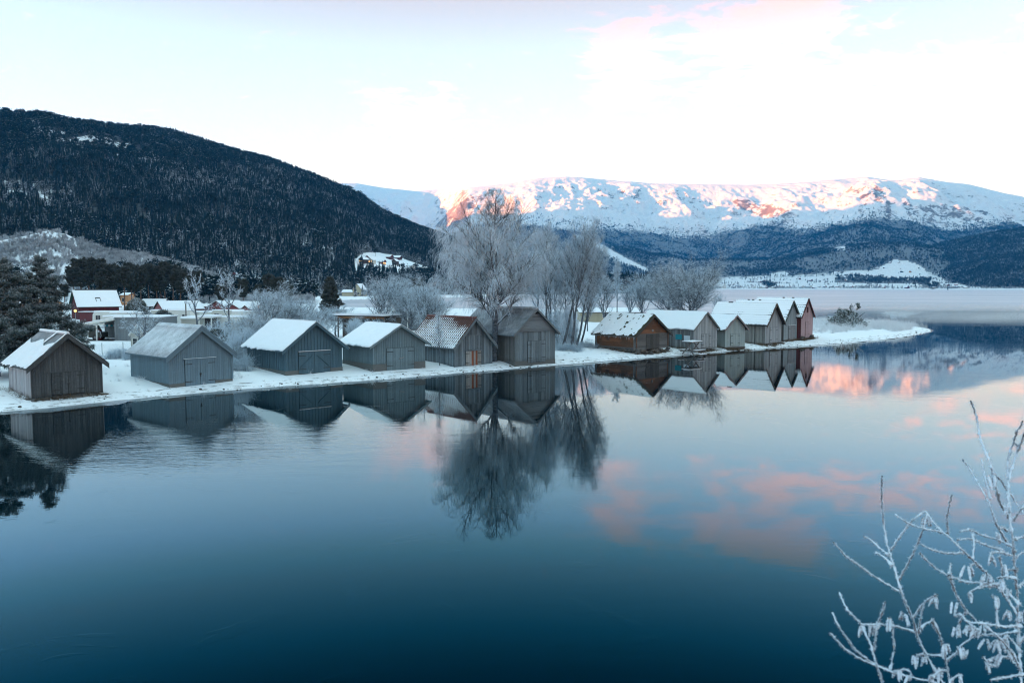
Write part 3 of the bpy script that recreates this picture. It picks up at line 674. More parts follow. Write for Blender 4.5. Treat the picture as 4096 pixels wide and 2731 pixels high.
def bend(p0, d, L, up, rng, k=9, wob=.05, grav=0.):
    """curved branch: starts along d, bends toward up (vector) over its length"""
    t_ = np.linspace(0, 1, k)[:, None]; d = unit(np.array(d, float))
    D_ = unit(d * (1 - t_) + unit(d + np.array(up, float)) * t_ + np.array([0, 0, -1.]) * grav * t_ ** 2)
    st = D_[:-1] * L / (k - 1) + rng.normal(size=(k - 1, 3)) * wob * L / (k - 1)
    return np.array(p0, float) + np.vstack([np.zeros(3), np.cumsum(st, 0)])
def bare_tree(seed, H, r0, crown_z, prof, n_limb, ang, n_sub=9, n_twig=9000, n_twl=9000, tw_len=.55, tw_r=.007, droop=.5, trunk_wob=.05, lean=(0, 0), up_bend=.6, sub_up=.25, forks=0, limb_r=.42):
    """returns wood polylines (list of (P, R)) and fine twig arrays"""
    g = np.random.default_rng(seed); wood = []
    def trunk(p0, d, L, r):
        P = bend(p0, d, L, (lean[0], lean[1], .3), g, 14, trunk_wob); R = r * (1 - np.linspace(0, 1, 14)) ** .75 + .012; wood.append((P, R)); return P, R
    trunks = [trunk((0, 0, -.25), (lean[0], lean[1], 1), H + .25, r0)]
    for f in range(forks):
        P, R = trunks[0]; i = 3 + f; a = g.uniform(0, 6.28)
        trunks.append(trunk(P[i], (math.cos(a) * .35, math.sin(a) * .35, 1), H * g.uniform(.62, .85) - P[i][2] * .6, R[i] * .7))
    subs = []
    for P, R in trunks:
        nl = int(n_limb * (1 if P is trunks[0][0] else .55))
        for q in range(nl):
            f = crown_z + (1 - crown_z) * ((q + g.random()) / nl) ** .9 * .97
            i = f * 13; i0 = min(int(i), 12); p = P[i0] + (P[i0 + 1] - P[i0]) * (i - i0); rr = np.interp(i, range(14), R)
            a = q * 2.4 + g.uniform(-.5, .5); w_ = prof((f - crown_z) / (1 - crown_z)); el = math.radians(g.normal(ang, 8)) + .25 * f
            d = (math.cos(a) * math.cos(el), math.sin(a) * math.cos(el), math.sin(el)); L = max(.3, w_ / max(.35, math.cos(el)) * g.uniform(.75, 1.1))
            B = bend(p, d, L, (0, 0, up_bend), g, 10, .16, 0.0); RB = np.minimum(rr * limb_r, .022 * L + .008) * (1 - np.linspace(0, 1, 10)) ** .8 + .006; wood.append((B, RB)); subs.append((B, 1.))
            ns = max(2, int(n_sub * L / 2.2))
            for s in range(ns):
                h = g.uniform(.18, .95); j = h * 9; j0 = min(int(j), 8); pb = B[j0] + (B[j0 + 1] - B[j0]) * (j - j0)
                db = unit(unit(B[j0 + 1] - B[j0]) + unit(g.normal(size=3)) * .85 + np.array([0, 0, sub_up])); Ls = L * (1 - h * .6) * g.uniform(.25, .5) + .15
                S = bend(pb, db, Ls, (0, 0, -.1), g, 7, .2, droop * .6); RS = np.interp(j, range(10), RB) * .55 * (1 - np.linspace(0, 1, 7)) + .005; wood.append((S, RS)); subs.append((S, .8))
    # fine twigs hang off all limbs and branches
    pts = np.concatenate([S[2:] for S, _ in subs]); dr = np.concatenate([np.gradient(S, axis=0)[2:] for S, _ in subs]); dr = unit(dr)
    def hang(P0, D0, n, L0, dp, r):
        i = g.integers(0, len(P0), n); p0 = P0[i] + g.normal(size=(n, 3)) * .04; d = unit(D0[i] * .8 + unit(g.normal(size=(n, 3))) * .9 + np.array([0, 0, .12]))
        L = L0 * g.uniform(.4, 1.25, n)[:, None]; q = []
        for tt_ in (0, .35, .7, 1.): q.append(p0 + d * L * tt_ * (1 - .25 * dp * tt_) - np.array([0, 0, 1.]) * L * dp * tt_ ** 1.8)
        return np.stack(q, 1), np.tile(np.array([1.15, 1., .85, .5]) * r, (n, 1))
    T1, R1 = hang(pts, dr, n_twig, tw_len, droop, tw_r)
    p2 = T1[:, 1:].reshape(-1, 3); d2 = unit((T1[:, 1:] - T1[:, :-1]).reshape(-1, 3))
    T2, R2 = hang(p2, d2, n_twl, tw_len * .55, droop, tw_r * .85)
    return wood, np.concatenate([T1, T2]), np.concatenate([R1, R2])
def tall(tr): return float(np.percentile(tr[1][..., 2], 99.8))
def resamp(P, R, k):
    s = np.linspace(0, 1, len(P)); q = np.linspace(0, 1, k); return np.stack([np.interp(q, s, P[:, i]) for i in range(3)], 1), np.interp(q, s, R)
def wood_mesh(name, wood, mat):
    Vs = []; Qs = []; n = 0
    for k, sd, sel in ((14, 9, [w_ for w_ in wood if w_[1].max() > .06]), (9, 5, [w_ for w_ in wood if w_[1].max() <= .06])):
        if not sel: continue
        q = [resamp(P, R, k) for P, R in sel]; V, Q = tubes(np.stack([a for a, _ in q]), np.stack([b for _, b in q]), sd); Vs.append(V); Qs.append(Q + n); n += len(V)
    return npmesh(name, np.concatenate(Vs), np.concatenate(Qs), [mat], smooth=True)
def tree_thing(name, label, loc, rz, tr, bark, twig, group=None, cat='tree', topbare=None):
    wood, T, R = tr; o = thing(name, label, cat, loc, rz, group)
    link('trunk', wood_mesh('trunk', wood, bark), o)
    mats = [twig] if topbare is None else [twig, M_TWIGB]
    V, Q = tubes(T, R, 3); me = npmesh('crown', V, Q, mats)
    if topbare is not None:
        zc = T.mean(1)[:, 2]; mi = np.repeat((zc > topbare + np.random.default_rng(1).normal(size=len(zc)) * .7).astype(np.int32), 9); me.polygons.foreach_set('material_index', mi)
    link('crown', me, o); return o
def base(u, D, dz=0):
    P = at_d(u, 1300, D); return np.array([P[0], P[1], gz(P[0], P[1]) + dz])
def height_for(v, D, z0): return CAM_H + (1149 - v) * D / FPX - z0

# the big birch between the two weathered boathouses
b = base(1977, 75.2); H = height_for(778, 75.2, b[2])
def pf(s): return np.interp(s, [0, .12, .35, .55, .75, 1], [5.2, 6.0, 5.2, 3.5, 1.9, .4])
wd_, T_, R_ = bare_tree(21, H * 1.02, .30, .22, pf, 46, 30, n_sub=12, n_twig=16500, n_twl=21000, tw_len=.85, tw_r=.0075, droop=.95, forks=1, up_bend=.34)
kp = np.random.default_rng(2).random(len(T_)) > .72 * sstep(.70, .88, T_.mean(1)[:, 2] / H); tr = (wd_, T_[kp], R_[kp])
tree_thing('birch_tree', 'tall frost-covered birch with wide drooping crown between two weathered boathouses', b, .4, tr, M_BARK, M_TWIG, topbare=H * .84)
# row of slim birches behind it
BIR = 'slim frosted birches behind the large boathouse'
bl = [(2188, 91, 880, .16, 'dense twin-tall slim birch at the birch-side end of the thicket behind the large weathered boathouse'), (2206, 93, 905, .12, 'thin straight birch beside the end birch of the thicket, just right of the weathered gable'),
      (2250, 88, 870, .17, 'tallest slim birch in the thicket with thick pale trunk, right of the weathered gable'), (2266, 95, 960, .1, 'slender birch half hidden behind the tallest birch of the thicket'),
      (2288, 87, 905, .15, 'slim birch leaning right in the middle of the thicket'), (2305, 90, 930, .13, 'forked slim birch at the open-snow edge of the thicket'),
      (2150, 96, 900, .13, 'slim birch rising directly behind the ridge of the large weathered boathouse'), (2228, 97, 1000, .09, 'short spindly birch deep inside the thicket'), (2322, 92, 985, .09, 'outermost short birch bending over the snow beside the log boathouse')]
protos_b = []
for i in range(3):
    def pf2(s): return np.interp(s, [0, .2, .5, .8, 1], [1.2, 2.3, 2.3, 1.6, .4])
    protos_b.append(bare_tree(40 + i, 14.0, .16, .34, pf2, 26, 50, n_sub=9, n_twig=3400, n_twl=4200, tw_len=.65, tw_r=.0072, droop=.7, lean=((.0, .10, .2)[i], .02), forks=(i % 2)))
PB = []
for i, (u, D, v, r, lb) in enumerate(bl):
    q = base(u, D); h = height_for(v, D, q[2]); s = h / tall(protos_b[i % 3])
    if i < 3: PB.append(tree_thing('birch_tree', lb, q, (0.3, 2.0, -.2)[i], protos_b[i], M_BARK, M_TWIG2, BIR)); PB[i].scale = (s, s, s)
    else: copy_thing(PB[i % 3], q, [0, 0, 0, 1.1, -.3, .4, 2.9, 4.2, .1][i], lb, s, BIR)
# round-crowned alders behind the plank boathouses
def pf3(s): return np.interp(s, [0, .25, .6, .85, 1], [5.2, 6.3, 5.9, 4.4, 2.0])
ALD = 'frosted alders behind the plank boathouses'
alder = bare_tree(61, 10.6, .24, .22, pf3, 26, 38, n_sub=13, n_twig=10000, n_twl=12000, tw_len=.55, tw_r=.0085, droop=.35, forks=2, up_bend=.9, trunk_wob=.14, limb_r=.55)
q = base(2742, 124); al = tree_thing('alder_tree', 'broad round-crowned frosted alder rising behind the plank boathouse with the notice boards', q, .5, alder, M_BARKF, M_TWIG, ALD)
h = height_for(1000, 124, q[2]) / tall(alder); al.scale = (.95, .95, h)
q = base(2672, 128); copy_thing(al, q, 2.2, 'second broad frosted alder, on the log boathouse side of the pair', (.8, .8, height_for(1035, 128, q[2]) / tall(alder)), ALD)
# smaller bare trees on the flat behind the gap
def pf4(s): return np.interp(s, [0, .3, .7, 1], [1.6, 2.4, 1.9, .5])
SM = 'small bare trees behind the log boathouse'
small = [bare_tree(70 + i, 6.5, .11, .22, pf4, 20, 48, n_sub=8, n_twig=2600, n_twl=2800, tw_len=.45, tw_r=.008, droop=.15, forks=2, trunk_wob=.13, up_bend=.8) for i in range(2)]
q = base(2418, 128); sm0 = tree_thing('bare_tree', 'small dark spreading bare tree left of the thin straight tree, beyond the log boathouse roof', q, 0, small[0], M_BARKF, M_TWIG2, SM)
q = base(2570, 132); sm1 = tree_thing('bare_tree', 'small multi-stemmed bare tree just behind the ridge of the log boathouse', q, 1, small[1], M_BARKF, M_TWIG2, SM)
q = base(2520, 140); copy_thing(sm0, q, 2, 'bare spindly tree between the thin straight tree and the alders', .85, SM)
q = base(2350, 118); copy_thing(sm1, q, 3, 'low bare tree beside the thicket, over the yellow building', .75, SM)
q = base(2870, 150); copy_thing(sm1, q, 4.1, 'small frosted tree on the lake bank beyond the grey tiled boathouse', .6, SM)
def pf5(s): return np.interp(s, [0, .5, 1], [.5, .8, .25])
thin = bare_tree(75, 9., .08, .38, pf5, 24, 55, n_sub=5, n_twig=2600, n_twl=2000, tw_len=.35, tw_r=.009, droop=.1, trunk_wob=.02)
q = base(2468, 138); tt1 = tree_thing('bare_tree', 'thin straight bare tree with a narrow crown standing alone beyond the log boathouse', q, 0, thin, M_BARKF, M_TWIG2, SM); s = height_for(1035, 138, q[2]) / tall(thin); tt1.scale = (s, s, s)
# frosted trees behind the boathouses left of the birch
FT = 'frosted trees behind the left-hand boathouses'.replace('left-hand ', 'grey ')
def pf6(s): return np.interp(s, [0, .3, .7, 1], [2.2, 3.1, 2.4, .8])
ft = [bare_tree(80 + i, 8.5, .15, .22, pf6, 26, 46, n_sub=10, n_twig=4000, n_twl=4200, tw_len=.5, tw_r=.0105, droop=(.3, .05, .1)[i], forks=2, trunk_wob=.15, up_bend=.8) for i in range(3)]
fl = [(1528, 101, 1090, 0, 'wide frosted tree with arching limbs behind the low grey boathouse roof'), (1598, 106, 1085, 0, 'frosted tree with two dark trunks between the low grey boathouse and the tiled one'), (1650, 102, 1100, 1, 'bushy frosted tree behind the left end of the old tiled roof'.replace('left end', 'lower end')),
      (1712, 96, 1090, 1, 'tall shrubby frosted tree just behind the ridge of the old tiled roof'), (1758, 98, 1130, 2, 'slim frosted tree between the old tiled roof and the big birch'),
      (1060, 84, 1105, 1, 'white frosted tree with stout upright branches behind the dark batten boathouse'), (1140, 88, 1150, 2, 'round frosted tree in the middle of the hedge behind the batten boathouse'), (1215, 90, 1155, 1, 'frosted tree with a leaning trunk near the low grey boathouse'), (1285, 96, 1200, 2, 'low frosted tree just above the gap between batten and low grey boathouses'), (1000, 76, 1215, 2, 'dense low frosted tree beside the corrugated-roof boathouse'), (1340, 104, 1215, 0, 'small frosted tree in front of the camp pavilion')]
FTO = {}
for i, (u, D, v, k, lb) in enumerate(fl):
    q = base(u, D); s = height_for(v, D, q[2]) / tall(ft[k]); s = (max(s, .78), max(s, .78), s)
    if k not in FTO: FTO[k] = tree_thing('frosted_tree', lb, q, .7 * i, ft[k], M_BARKF, M_TWIG, FT); FTO[k].scale = s
    else: copy_thing(FTO[k], q, 1.3 * i, lb, s, FT)
# scraggy pollarded trees with thick branches
PO = 'stubby lopped trees above the corrugated roof'
def pf7(s): return np.interp(s, [0, 1], [1.1, .8])
po = bare_tree(91, 5.2, .10, .5, pf7, 9, 40, n_sub=6, n_twig=260, n_twl=200, tw_len=.3, tw_r=.012, droop=-.1, trunk_wob=.2, up_bend=.9, limb_r=.7, lean=(-.12, 0))
q = base(806, 77); p0 = tree_thing('lopped_tree', 'leaning lopped tree with stubby frosted branches above the corrugated ridge', q, .2, po, M_BARKF, M_TWIG, PO); s = height_for(1158, 77, q[2]) / 5.2; p0.scale = (s, s, s)
q = base(922, 80); copy_thing(p0, q, 2.4, 'lopped tree with two curved frosted arms over the thicket by the batten boathouse', height_for(1140, 80, q[2]) / 5.2, PO)
# sapling, small tree by the playhouse, thickets
sp_ = bare_tree(95, 4.6, .035, .3, lambda s: .55 - .3 * s, 22, 45, n_sub=3, n_twig=700, n_twl=500, tw_len=.25, tw_r=.006, droop=0., trunk_wob=.05)
q = at_z(1759, 1462, .45); s = height_for(1262, q[1], q[2]) / 4.6; o = tree_thing('sapling', 'thin white frosted sapling in front of the old tiled boathouse', q, 0, sp_, M_BARKF, M_TWIG); o.scale = (s, s, s)
ap = bare_tree(96, 3.6, .08, .2, lambda s: 1.9 - .6 * s, 14, 30, n_sub=8, n_twig=900, n_twl=700, tw_len=.3, tw_r=.007, droop=.1, trunk_wob=.2, up_bend=.7, forks=2)
q = base(575, 76); s = height_for(1268, 76, q[2]) / 3.6; o = tree_thing('fruit_tree', 'small crooked fruit tree with frosted twigs beside the cream playhouse', q, 0, ap, M_BARKF, M_TWIG); o.scale = (s, s, s)
def thicket(seed, n, w_, h, nt):
    g = np.random.default_rng(seed); wood = []
    for i in range(n):
        p0 = ((-1 + 2 * (i + .5) / n) * w_, g.uniform(-.5, .5), -.2); P = bend(p0, (g.normal() * .3, g.normal() * .3, 1), h * g.uniform(.5, 1), (g.normal() * .4, g.normal() * .3, .2), g, 8, .12); wood.append((P, .03 * (1 - np.linspace(0, 1, 8)) + .007))
    pts = np.concatenate([P[1:] for P, _ in wood]); i = g.integers(0, len(pts), nt); d = unit(g.normal(size=(nt, 3)) + np.array([0, 0, .5])); L = g.uniform(.2, .7, nt)[:, None]
    T = np.stack([pts[i], pts[i] + d * L * .5 + g.normal(size=(nt, 3)) * .04, pts[i] + d * L + g.normal(size=(nt, 3)) * .08, pts[i] + d * L * 1.3 + g.normal(size=(nt, 3)) * .12], 1)
    return wood, T, np.tile([.009, .008, .007, .004], (nt, 1))
TH = 'frosted thickets between the boathouses'
tk = thicket(3, 26, 1.5, 3.6, 2800); tk2 = thicket(4, 14, 1.2, 1.3, 1100)
q = base(945, 69); k0 = tree_thing('thicket', 'tall frosted thicket filling the gap right of the corrugated-roof boathouse'.replace('right of', 'beside'), q, 0, tk, M_BARKF, M_TWIG, TH, 'bush')
q = base(1000, 73); copy_thing(k0, q, 1.4, 'frosted thicket pressed against the rear of the batten boathouse', .95, TH)
q = base(905, 76); copy_thing(k0, q, 2.6, 'frosted thicket behind the ridge end of the corrugated roof', 1.1, TH)
q = base(1090, 83); copy_thing(k0, q, .6, 'frosted thicket showing just over the batten boathouse ridge', 1.0, TH)
q = base(1180, 86); copy_thing(k0, q, 3.6, 'frosted thicket under the leaning-trunk tree behind the batten roof', 1.0, TH)
q = base(1420, 97); copy_thing(k0, q, 4.4, 'frosted thicket in front of the camp pavilion', .9, TH)
q = base(1270, 92); copy_thing(k0, q, 5.1, 'frosted thicket over the gap between batten and low grey roofs', .85, TH)
q = base(950, 65); k1 = tree_thing('low_shrub', 'low tangled shrub at ground level between corrugated and batten boathouses', q, 0, tk2, M_BARKF, M_TWIG2, TH, 'bush')
q = base(455, 73); copy_thing(k1, q, 1., 'low frosted shrub below the wire fence', .8, TH)
q = base(520, 73); copy_thing(k1, q, 2., 'low frosted shrub under the wire fence, against the corrugated roof', .8, TH)
for u, D, lb in ((1430, 99, 'frosted thicket before the post end of the camp pavilion'), (1500, 98, 'frosted thicket before the wall end of the camp pavilion')):
    q = base(u, D); copy_thing(k0, q, u * .7, lb, .8, TH)
for i, (u, D, lb) in enumerate([(2200, 88, 'dark undergrowth at the foot of the end birches of the thicket'), (2255, 86, 'dark undergrowth around the tallest slim birch'), (2300, 86, 'dark undergrowth below the leaning birch'), (2345, 90, 'brushwood lying on the snow by the log boathouse')]):
    q = base(u, D); copy_thing(k1, q, 1.1 * i, lb, (.9, .9, .6), TH)
for i, (u, D, lb) in enumerate([(2225, 92, 'tall tangle of bare stems among the slim birches'), (2280, 91, 'tall tangle of bare stems under the leaning birch'), (2160, 95, 'tall bare stems right behind the weathered gable roof')]):
    q = base(u, D); copy_thing(k0, q, .8 * i + .3, lb, (1.0, 1.0, 1.5), TH)

# ------------------------------------------------------------------ conifers
def mat_needles(name, a, b, frost, fz=(.2, .8)):
    t = NT(name); p = t.pos('Object'); n = t.noise(p, 1.3, 4, .6); n2 = t.noise(p, 7, 3, .6); tip = t.attr('tip')
    f = t.math('MULTIPLY', t.ss(t.math('ADD', tip, t.math('MULTIPLY', t.math('SUBTRACT', n2, .5), .8)), *fz), frost)
    return t.bsdf(t.mix(f, t.mix(n, a, b), (.58, .64, .67)), .8, None, .15)
M_PINEF = mat_needles('frosted_pine_needles', (.014, .030, .030), (.030, .052, .050), .48)
M_PINED = mat_needles('dark_pine_needles', (.016, .024, .020), (.046, .048, .034), .12)
M_THUJA = mat_needles('thuja_scales', (.030, .042, .032), (.055, .068, .05), .55, (.45, .9))
def tufts(C, n, size, g, updir=.6, wid=.22):
    """clusters of small needle blades round the points C"""
    i = np.repeat(np.arange(len(C)), n); m = len(i); d = unit(g.normal(size=(m, 3)) + np.array([0, 0, updir])); s = unit(np.cross(d, g.normal(size=(m, 3))))
    L = size * g.uniform(.5, 1.1, m)[:, None]; w_ = L * wid; o = C[i] + g.normal(size=(m, 3)) * size * .22
    V = np.stack([o - s * w_ * .5, o + d * L * .5 - s * w_, o + d * L, o + d * L * .5 + s * w_], 1)
    tip = np.stack([d[:, 2] * .0 + .05, .35 + .35 * d[:, 2], .55 + .45 * d[:, 2], .35 + .35 * d[:, 2]], 1)
    return V.reshape(-1, 3), np.arange(4 * m).reshape(-1, 4), tip.ravel()
def conifer(seed, H, r0, z0, prof, whorl, n_per, droop, ntuft, size, sub=5, flat=.3, upb=.25):
    g = np.random.default_rng(seed); P = bend((0, 0, -.3), (g.normal() * .03, g.normal() * .03, 1), H + .3, (0, 0, .2), g, 14, .03); R = r0 * (1 - np.linspace(0, 1, 14)) ** .8 + .015; wood = [(P, R)]; C = []
    for q in range(whorl):
        f = z0 + (1 - z0) * (q / whorl) ** .95
        for k in range(n_per):
            ff = min(.985, f + g.uniform(-.02, .02)); i = ff * 13; i0 = min(int(i), 12); p = P[i0] + (P[i0 + 1] - P[i0]) * (i - i0); a = 6.283 * (k + g.random() * .9) / n_per + q * 1.1
            L = prof((ff - z0) / (1 - z0)) * g.uniform(.65, 1.12); d = (math.cos(a), math.sin(a), droop + .9 * max(0, ff - .7))
            B = bend(p, d, L, (0, 0, upb), g, 8, .1); wood.append((B, .018 * L * (1 - np.linspace(0, 1, 8)) + .01))
            for s in range(max(2, int(sub * L))):
                h = g.uniform(.25, 1.0); j = h * 7; j0 = min(int(j), 6); pb = B[j0] + (B[j0 + 1] - B[j0]) * (j - j0); db = unit(unit(B[j0 + 1] - B[j0]) + g.normal(size=3) * np.array([.9, .9, flat])); Ls = .28 * L * (1.2 - h * .7) + .15
                C.append(pb + db * Ls * np.linspace(.2, 1, 4)[:, None] + g.normal(size=(4, 3)) * .05)
    C = np.concatenate(C); C = C[g.permutation(len(C))[:ntuft]]
    return wood, C, g
def conifer_thing(name, label, loc, rz, c, bark, needles, blades, size, group=None, upd=.6, wid=.2):
    wood, C, g = c; o = thing(name, label, 'tree', loc, rz, group); link('trunk', wood_mesh('trunk', wood, bark), o)
    V, Q, tip = tufts(C, blades, size, g, upd, wid); link('crown', npmesh('crown', V, Q, [needles], {'tip': tip}), o); return o
# two frosted pines behind the first boathouse
def pp(s): return np.interp(s, [0, .12, .3, .5, .7, .85, 1], [2.9, 3.3, 2.4, 1.9, 1.15, .55, .12])
q = base(193, 62.5); H = height_for(1018, 62.5, q[2]); c = conifer(5, H, .2, .14, pp, 15, 6, .06, 4300, .3, sub=7)
FP = 'frosted pines behind the first boathouse'
conifer_thing('frosted_pine', 'tall pointed frosted pine behind the dark boathouse, in front of the red house', q, .3, c, M_BARKF, M_PINEF, 22, .27, FP, .6, .085)
def pp2(s): return np.interp(s, [0, .25, .55, .8, 1], [3.6, 3.7, 3.0, 1.8, .5])
q = base(-20, 59); H = height_for(1040, 59, q[2]); c = conifer(6, H, .22, .12, pp2, 14, 7, .05, 5000, .3, sub=7)
conifer_thing('frosted_pine', 'broad frosted pine cut off by the picture edge above the dark boathouse'.replace('cut off by the picture edge', 'with low spreading boughs'), q, .3, c, M_BARKF, M_PINEF, 22, .27, FP, .6, .085)
# the dark pine grove
GR = 'tall dark pines of the grove behind the camp'
def pp3(s): return np.interp(s, [0, .3, .6, .85, 1], [1.6, 2.9, 3.0, 2.2, .8])
cg = [conifer(10 + i, 13., .24, (.52, .60, .46)[i], pp3, 8, 6, .25, 1500, .5, sub=4, flat=.35) for i in range(3)]
pines = [(262, 1128), (300, 1085), (332, 1052), (362, 1038), (398, 1045), (432, 1056), (466, 1075), (500, 1062), (532, 1056), (566, 1058), (600, 1063), (632, 1058), (664, 1062), (694, 1068), (724, 1078), (756, 1092), (790, 1100), (410, 1100), (545, 1095), (648, 1100), (975, 1112), (1075, 1098), (1115, 1125), (1150, 1122), (890, 1132), (1035, 1130), (1672, 1122)]
PG = []; g = np.random.default_rng(5)
for i, (u, v) in enumerate(pines):
    v = v + g.uniform(-10, 16); D = 228 + g.uniform(-16, 26) - (25 if i > 19 else 0); q = base(u, D); s = height_for(v, D, q[2]) / 13.; wx = s * g.uniform(.7, 1.15)
    lb = 'tall dark pine with rusty trunk in the grove behind the red cabins'
    gr = GR
    if i >= 20: lb = ['dark pine standing alone above the long-roofed red cabin', 'dark pine at the end of the frosted hedge', 'low dark pine behind the round frosted tree', 'small dark pine next to the low one behind the hedge', 'short dark pine over the twin red gables', 'small dark pine behind the stout white frosted tree', 'dark pine half hidden behind frosted trees left of the big birch'.replace('left of', 'near')][i - 20]; gr = None
    if i < 3: PG.append(conifer_thing('grove_pine', lb, q, g.uniform(0, 6), cg[i], M_BARKP, M_PINED, 11, .5, gr, .3)); PG[-1].scale = (wx, wx, s)
    else:
        o = copy_thing(PG[i % 3], q, g.uniform(0, 6), lb, (wx, wx, s), gr)
        if gr is None and 'group' in o: del o['group']
def pp4(s): return np.interp(s, [0, .3, .7, 1], [2.6, 2.5, 1.5, .3])
cs = conifer(31, 11., .2, .05, pp4, 15, 7, .02, 3600, .4, sub=6)
q = base(1325, 186); o = conifer_thing('dark_conifer', 'solitary bushy dark conifer before the grey frozen bay', q, 0, cs, M_BARKP, M_PINED, 11, .5); s = height_for(1106, 186, q[2]) / 11; o.scale = (s * 1.15, s * 1.15, s)
# clipped thuja
g = np.random.default_rng(9); n = 2600; th = g.uniform(0, 6.283, n); zz = g.uniform(0, 1, n); rr = 1.75 * np.interp(zz, [0, .15, .6, .85, 1], [.85, 1, .98, .7, .12]) * g.uniform(.86, 1.02, n)
C = np.stack([rr * np.cos(th), rr * np.sin(th), zz * 4.1 + .15], 1); q = base(548, 146); o = thing('thuja', 'large egg-shaped clipped thuja with frosted top beside the red house', 'shrub', q)
V, Q, tip = tufts(C, 11, .34, g, .7); tip = tip * np.repeat(np.interp(zz, [0, .6, 1], [.7, .85, 1.25]), 44); link('crown', npmesh('crown', V, Q, [M_THUJA], {'tip': tip}), o)
mb = MB(); mb.tube([(0, 0, -.3), (0, 0, 1), (.1, 0, 3)], [.12, .1, .05]); mb.build('trunk', M_BARKP, o)
for i, (u, v, D, w_, h, lb) in enumerate([(652, 1258, 118, 1.9, 1.0, 'low spreading juniper with frosted sprays in front of the long red cabin'), (588, 1262, 118, 1., .9, 'small rounded frosted conifer bush at the foot of the thuja'), (868, 1350, 72, 1.5, 1.7, 'dark snow-dusted conifer bush behind the corrugated-roof gable')]):
    n = 620; th = g.uniform(0, 6.283, n); ph = g.uniform(0, 1.5, n); rr = g.uniform(.7, 1.05, n); C = np.stack([rr * w_ * np.cos(th) * np.cos(ph), rr * w_ * np.sin(th) * np.cos(ph), rr * h * np.sin(ph) + .1], 1)
    q = at_d(u, v, D); q[2] = gz(q[0], q[1]); q[2] = max(q[2], at_d(u, v, D)[2] - h * .8)
    o = thing('conifer_bush', lb, 'bush', (q[0], q[1], gz(q[0], q[1]))); dz = q[2] - gz(q[0], q[1]); C[:, 2] = C[:, 2] + max(0, dz) * (C[:, 2] / h)
    V, Q, tip = tufts(C, 11, .3, g, .6); link('foliage', npmesh('foliage', V, Q, [M_PINEF], {'tip': tip}), o)
    mb = MB(); mb.tube([(0, 0, -.2), (0, 0, .4), (.05, 0, h * .8)], [.07, .06, .03]); mb.build('stem', M_BARKP, o)
# ------------------------------------------------------------------ boathouses
M_SNOW = mat_snow('roof_snow', 1.4, .25)
M_STONE = mat_wood('dry_stone', (.10, .09, .08), .5, .15, .3)
M_CONC = mat_wood('grey_concrete', (.125, .13, .125), .15, .08, .35, along='X')
M_METAL = mat_plain('galvanised_metal', (.20, .22, .23), .5, .4)
M_IRON = mat_plain('dark_iron', (.03, .03, .03), .6)
M_DARK = mat_plain('painted_opening_shade', (.012, .012, .012), .9)  # flat near-black, painted shade for gaps, vents and openings
t = NT('frosted_sheet'); p = t.pos('Object'); n = t.noise(p, 1.2, 4, .6); n2 = t.noise(p, 22, 2, .6)
M_FROSTSHEET = t.bsdf(t.mix(t.ss(t.math('ADD', t.math('MULTIPLY', n, .5), t.math('MULTIPLY', n2, .5)), .3, .62), (.30, .33, .35), (.66, .70, .74)), .6, None, .3)
t = NT('thin_frost_sheet'); p = t.pos('Object'); n = t.noise(p, 1.2, 4, .6); n2 = t.noise(p, 22, 2, .6)
M_FROSTSHEET2 = t.bsdf(t.mix(t.ss(t.math('ADD', t.math('MULTIPLY', n, .5), t.math('MULTIPLY', n2, .5)), .36, .66), (.15, .17, .18), (.40, .44, .47)), .6, None, .3)
t = NT('red_tiles_snow'); p = t.pos('Object'); s = t.attr('snow'); n = t.noise(t.scale(p, (1, 1.0, 1)), 6, 3, .6)
M_REDTILE = t.bsdf(t.mix(t.ss(t.math('ADD', s, t.math('MULTIPLY', t.math('SUBTRACT', n, .5), .55)), .47, .56), t.mix(n, (.055, .035, .032), (.15, .065, .05)), (.80, .83, .86)), .75, None, .2)
t = NT('turf'); p = t.pos('Object'); n = t.noise(p, 3, 5, .65)
M_TURF = t.bsdf(t.mix(n, (.03, .03, .02), (.11, .10, .06)), .95, None, .1)
M_TILED = mat_plain('dark_roof_tiles', (.05, .045, .045), .8)

def clip_top(x, w, h0, hr): return h0 + (hr - h0) * (1 - abs(2 * x / w - 1))
def gable_boards(mb, w, h0, hr, zb, y, out, n, g, bat=0, gap=.004, th=.022, m=0, ztop=None, x0=0., x1=None, zlo=None):
    """vertical boards filling a gable; out = -1 for the front face (towards -y)"""
    x1 = w if x1 is None else x1; xs = np.linspace(x0, x1, n + 1)
    for i in range(n):
        a, b = xs[i] + gap, xs[i + 1] - gap; z0 = zb if zlo is None else zlo
        ta, tb = clip_top(a, w, h0, hr), clip_top(b, w, h0, hr)
        if ztop is not None: ta, tb = min(ta, ztop), min(tb, ztop)
        if min(ta, tb) <= z0 + .01: continue
        d = th * g.uniform(.75, 1.25) * out; y0, y1 = sorted((y, y + d)); zz = z0 + g.uniform(-.02, .01) * (1 if bat == 0 else .2)
        mb.hexa([(a, y0, zz), (b, y0, zz), (b, y1, zz), (a, y1, zz), (a, y0, ta), (b, y0, tb), (b, y1, tb), (a, y1, ta)], m, g.random())
        if bat and i:
            c = xs[i]; tc = clip_top(c, w, h0, hr)
            if ztop is not None: tc = min(tc, ztop)
            y0, y1 = sorted((y + th * out * .6, y + (th + .03) * out)); mb.box(c - bat / 2, c + bat / 2, y0, y1, z0, tc - .01, m, g.random() * .5)
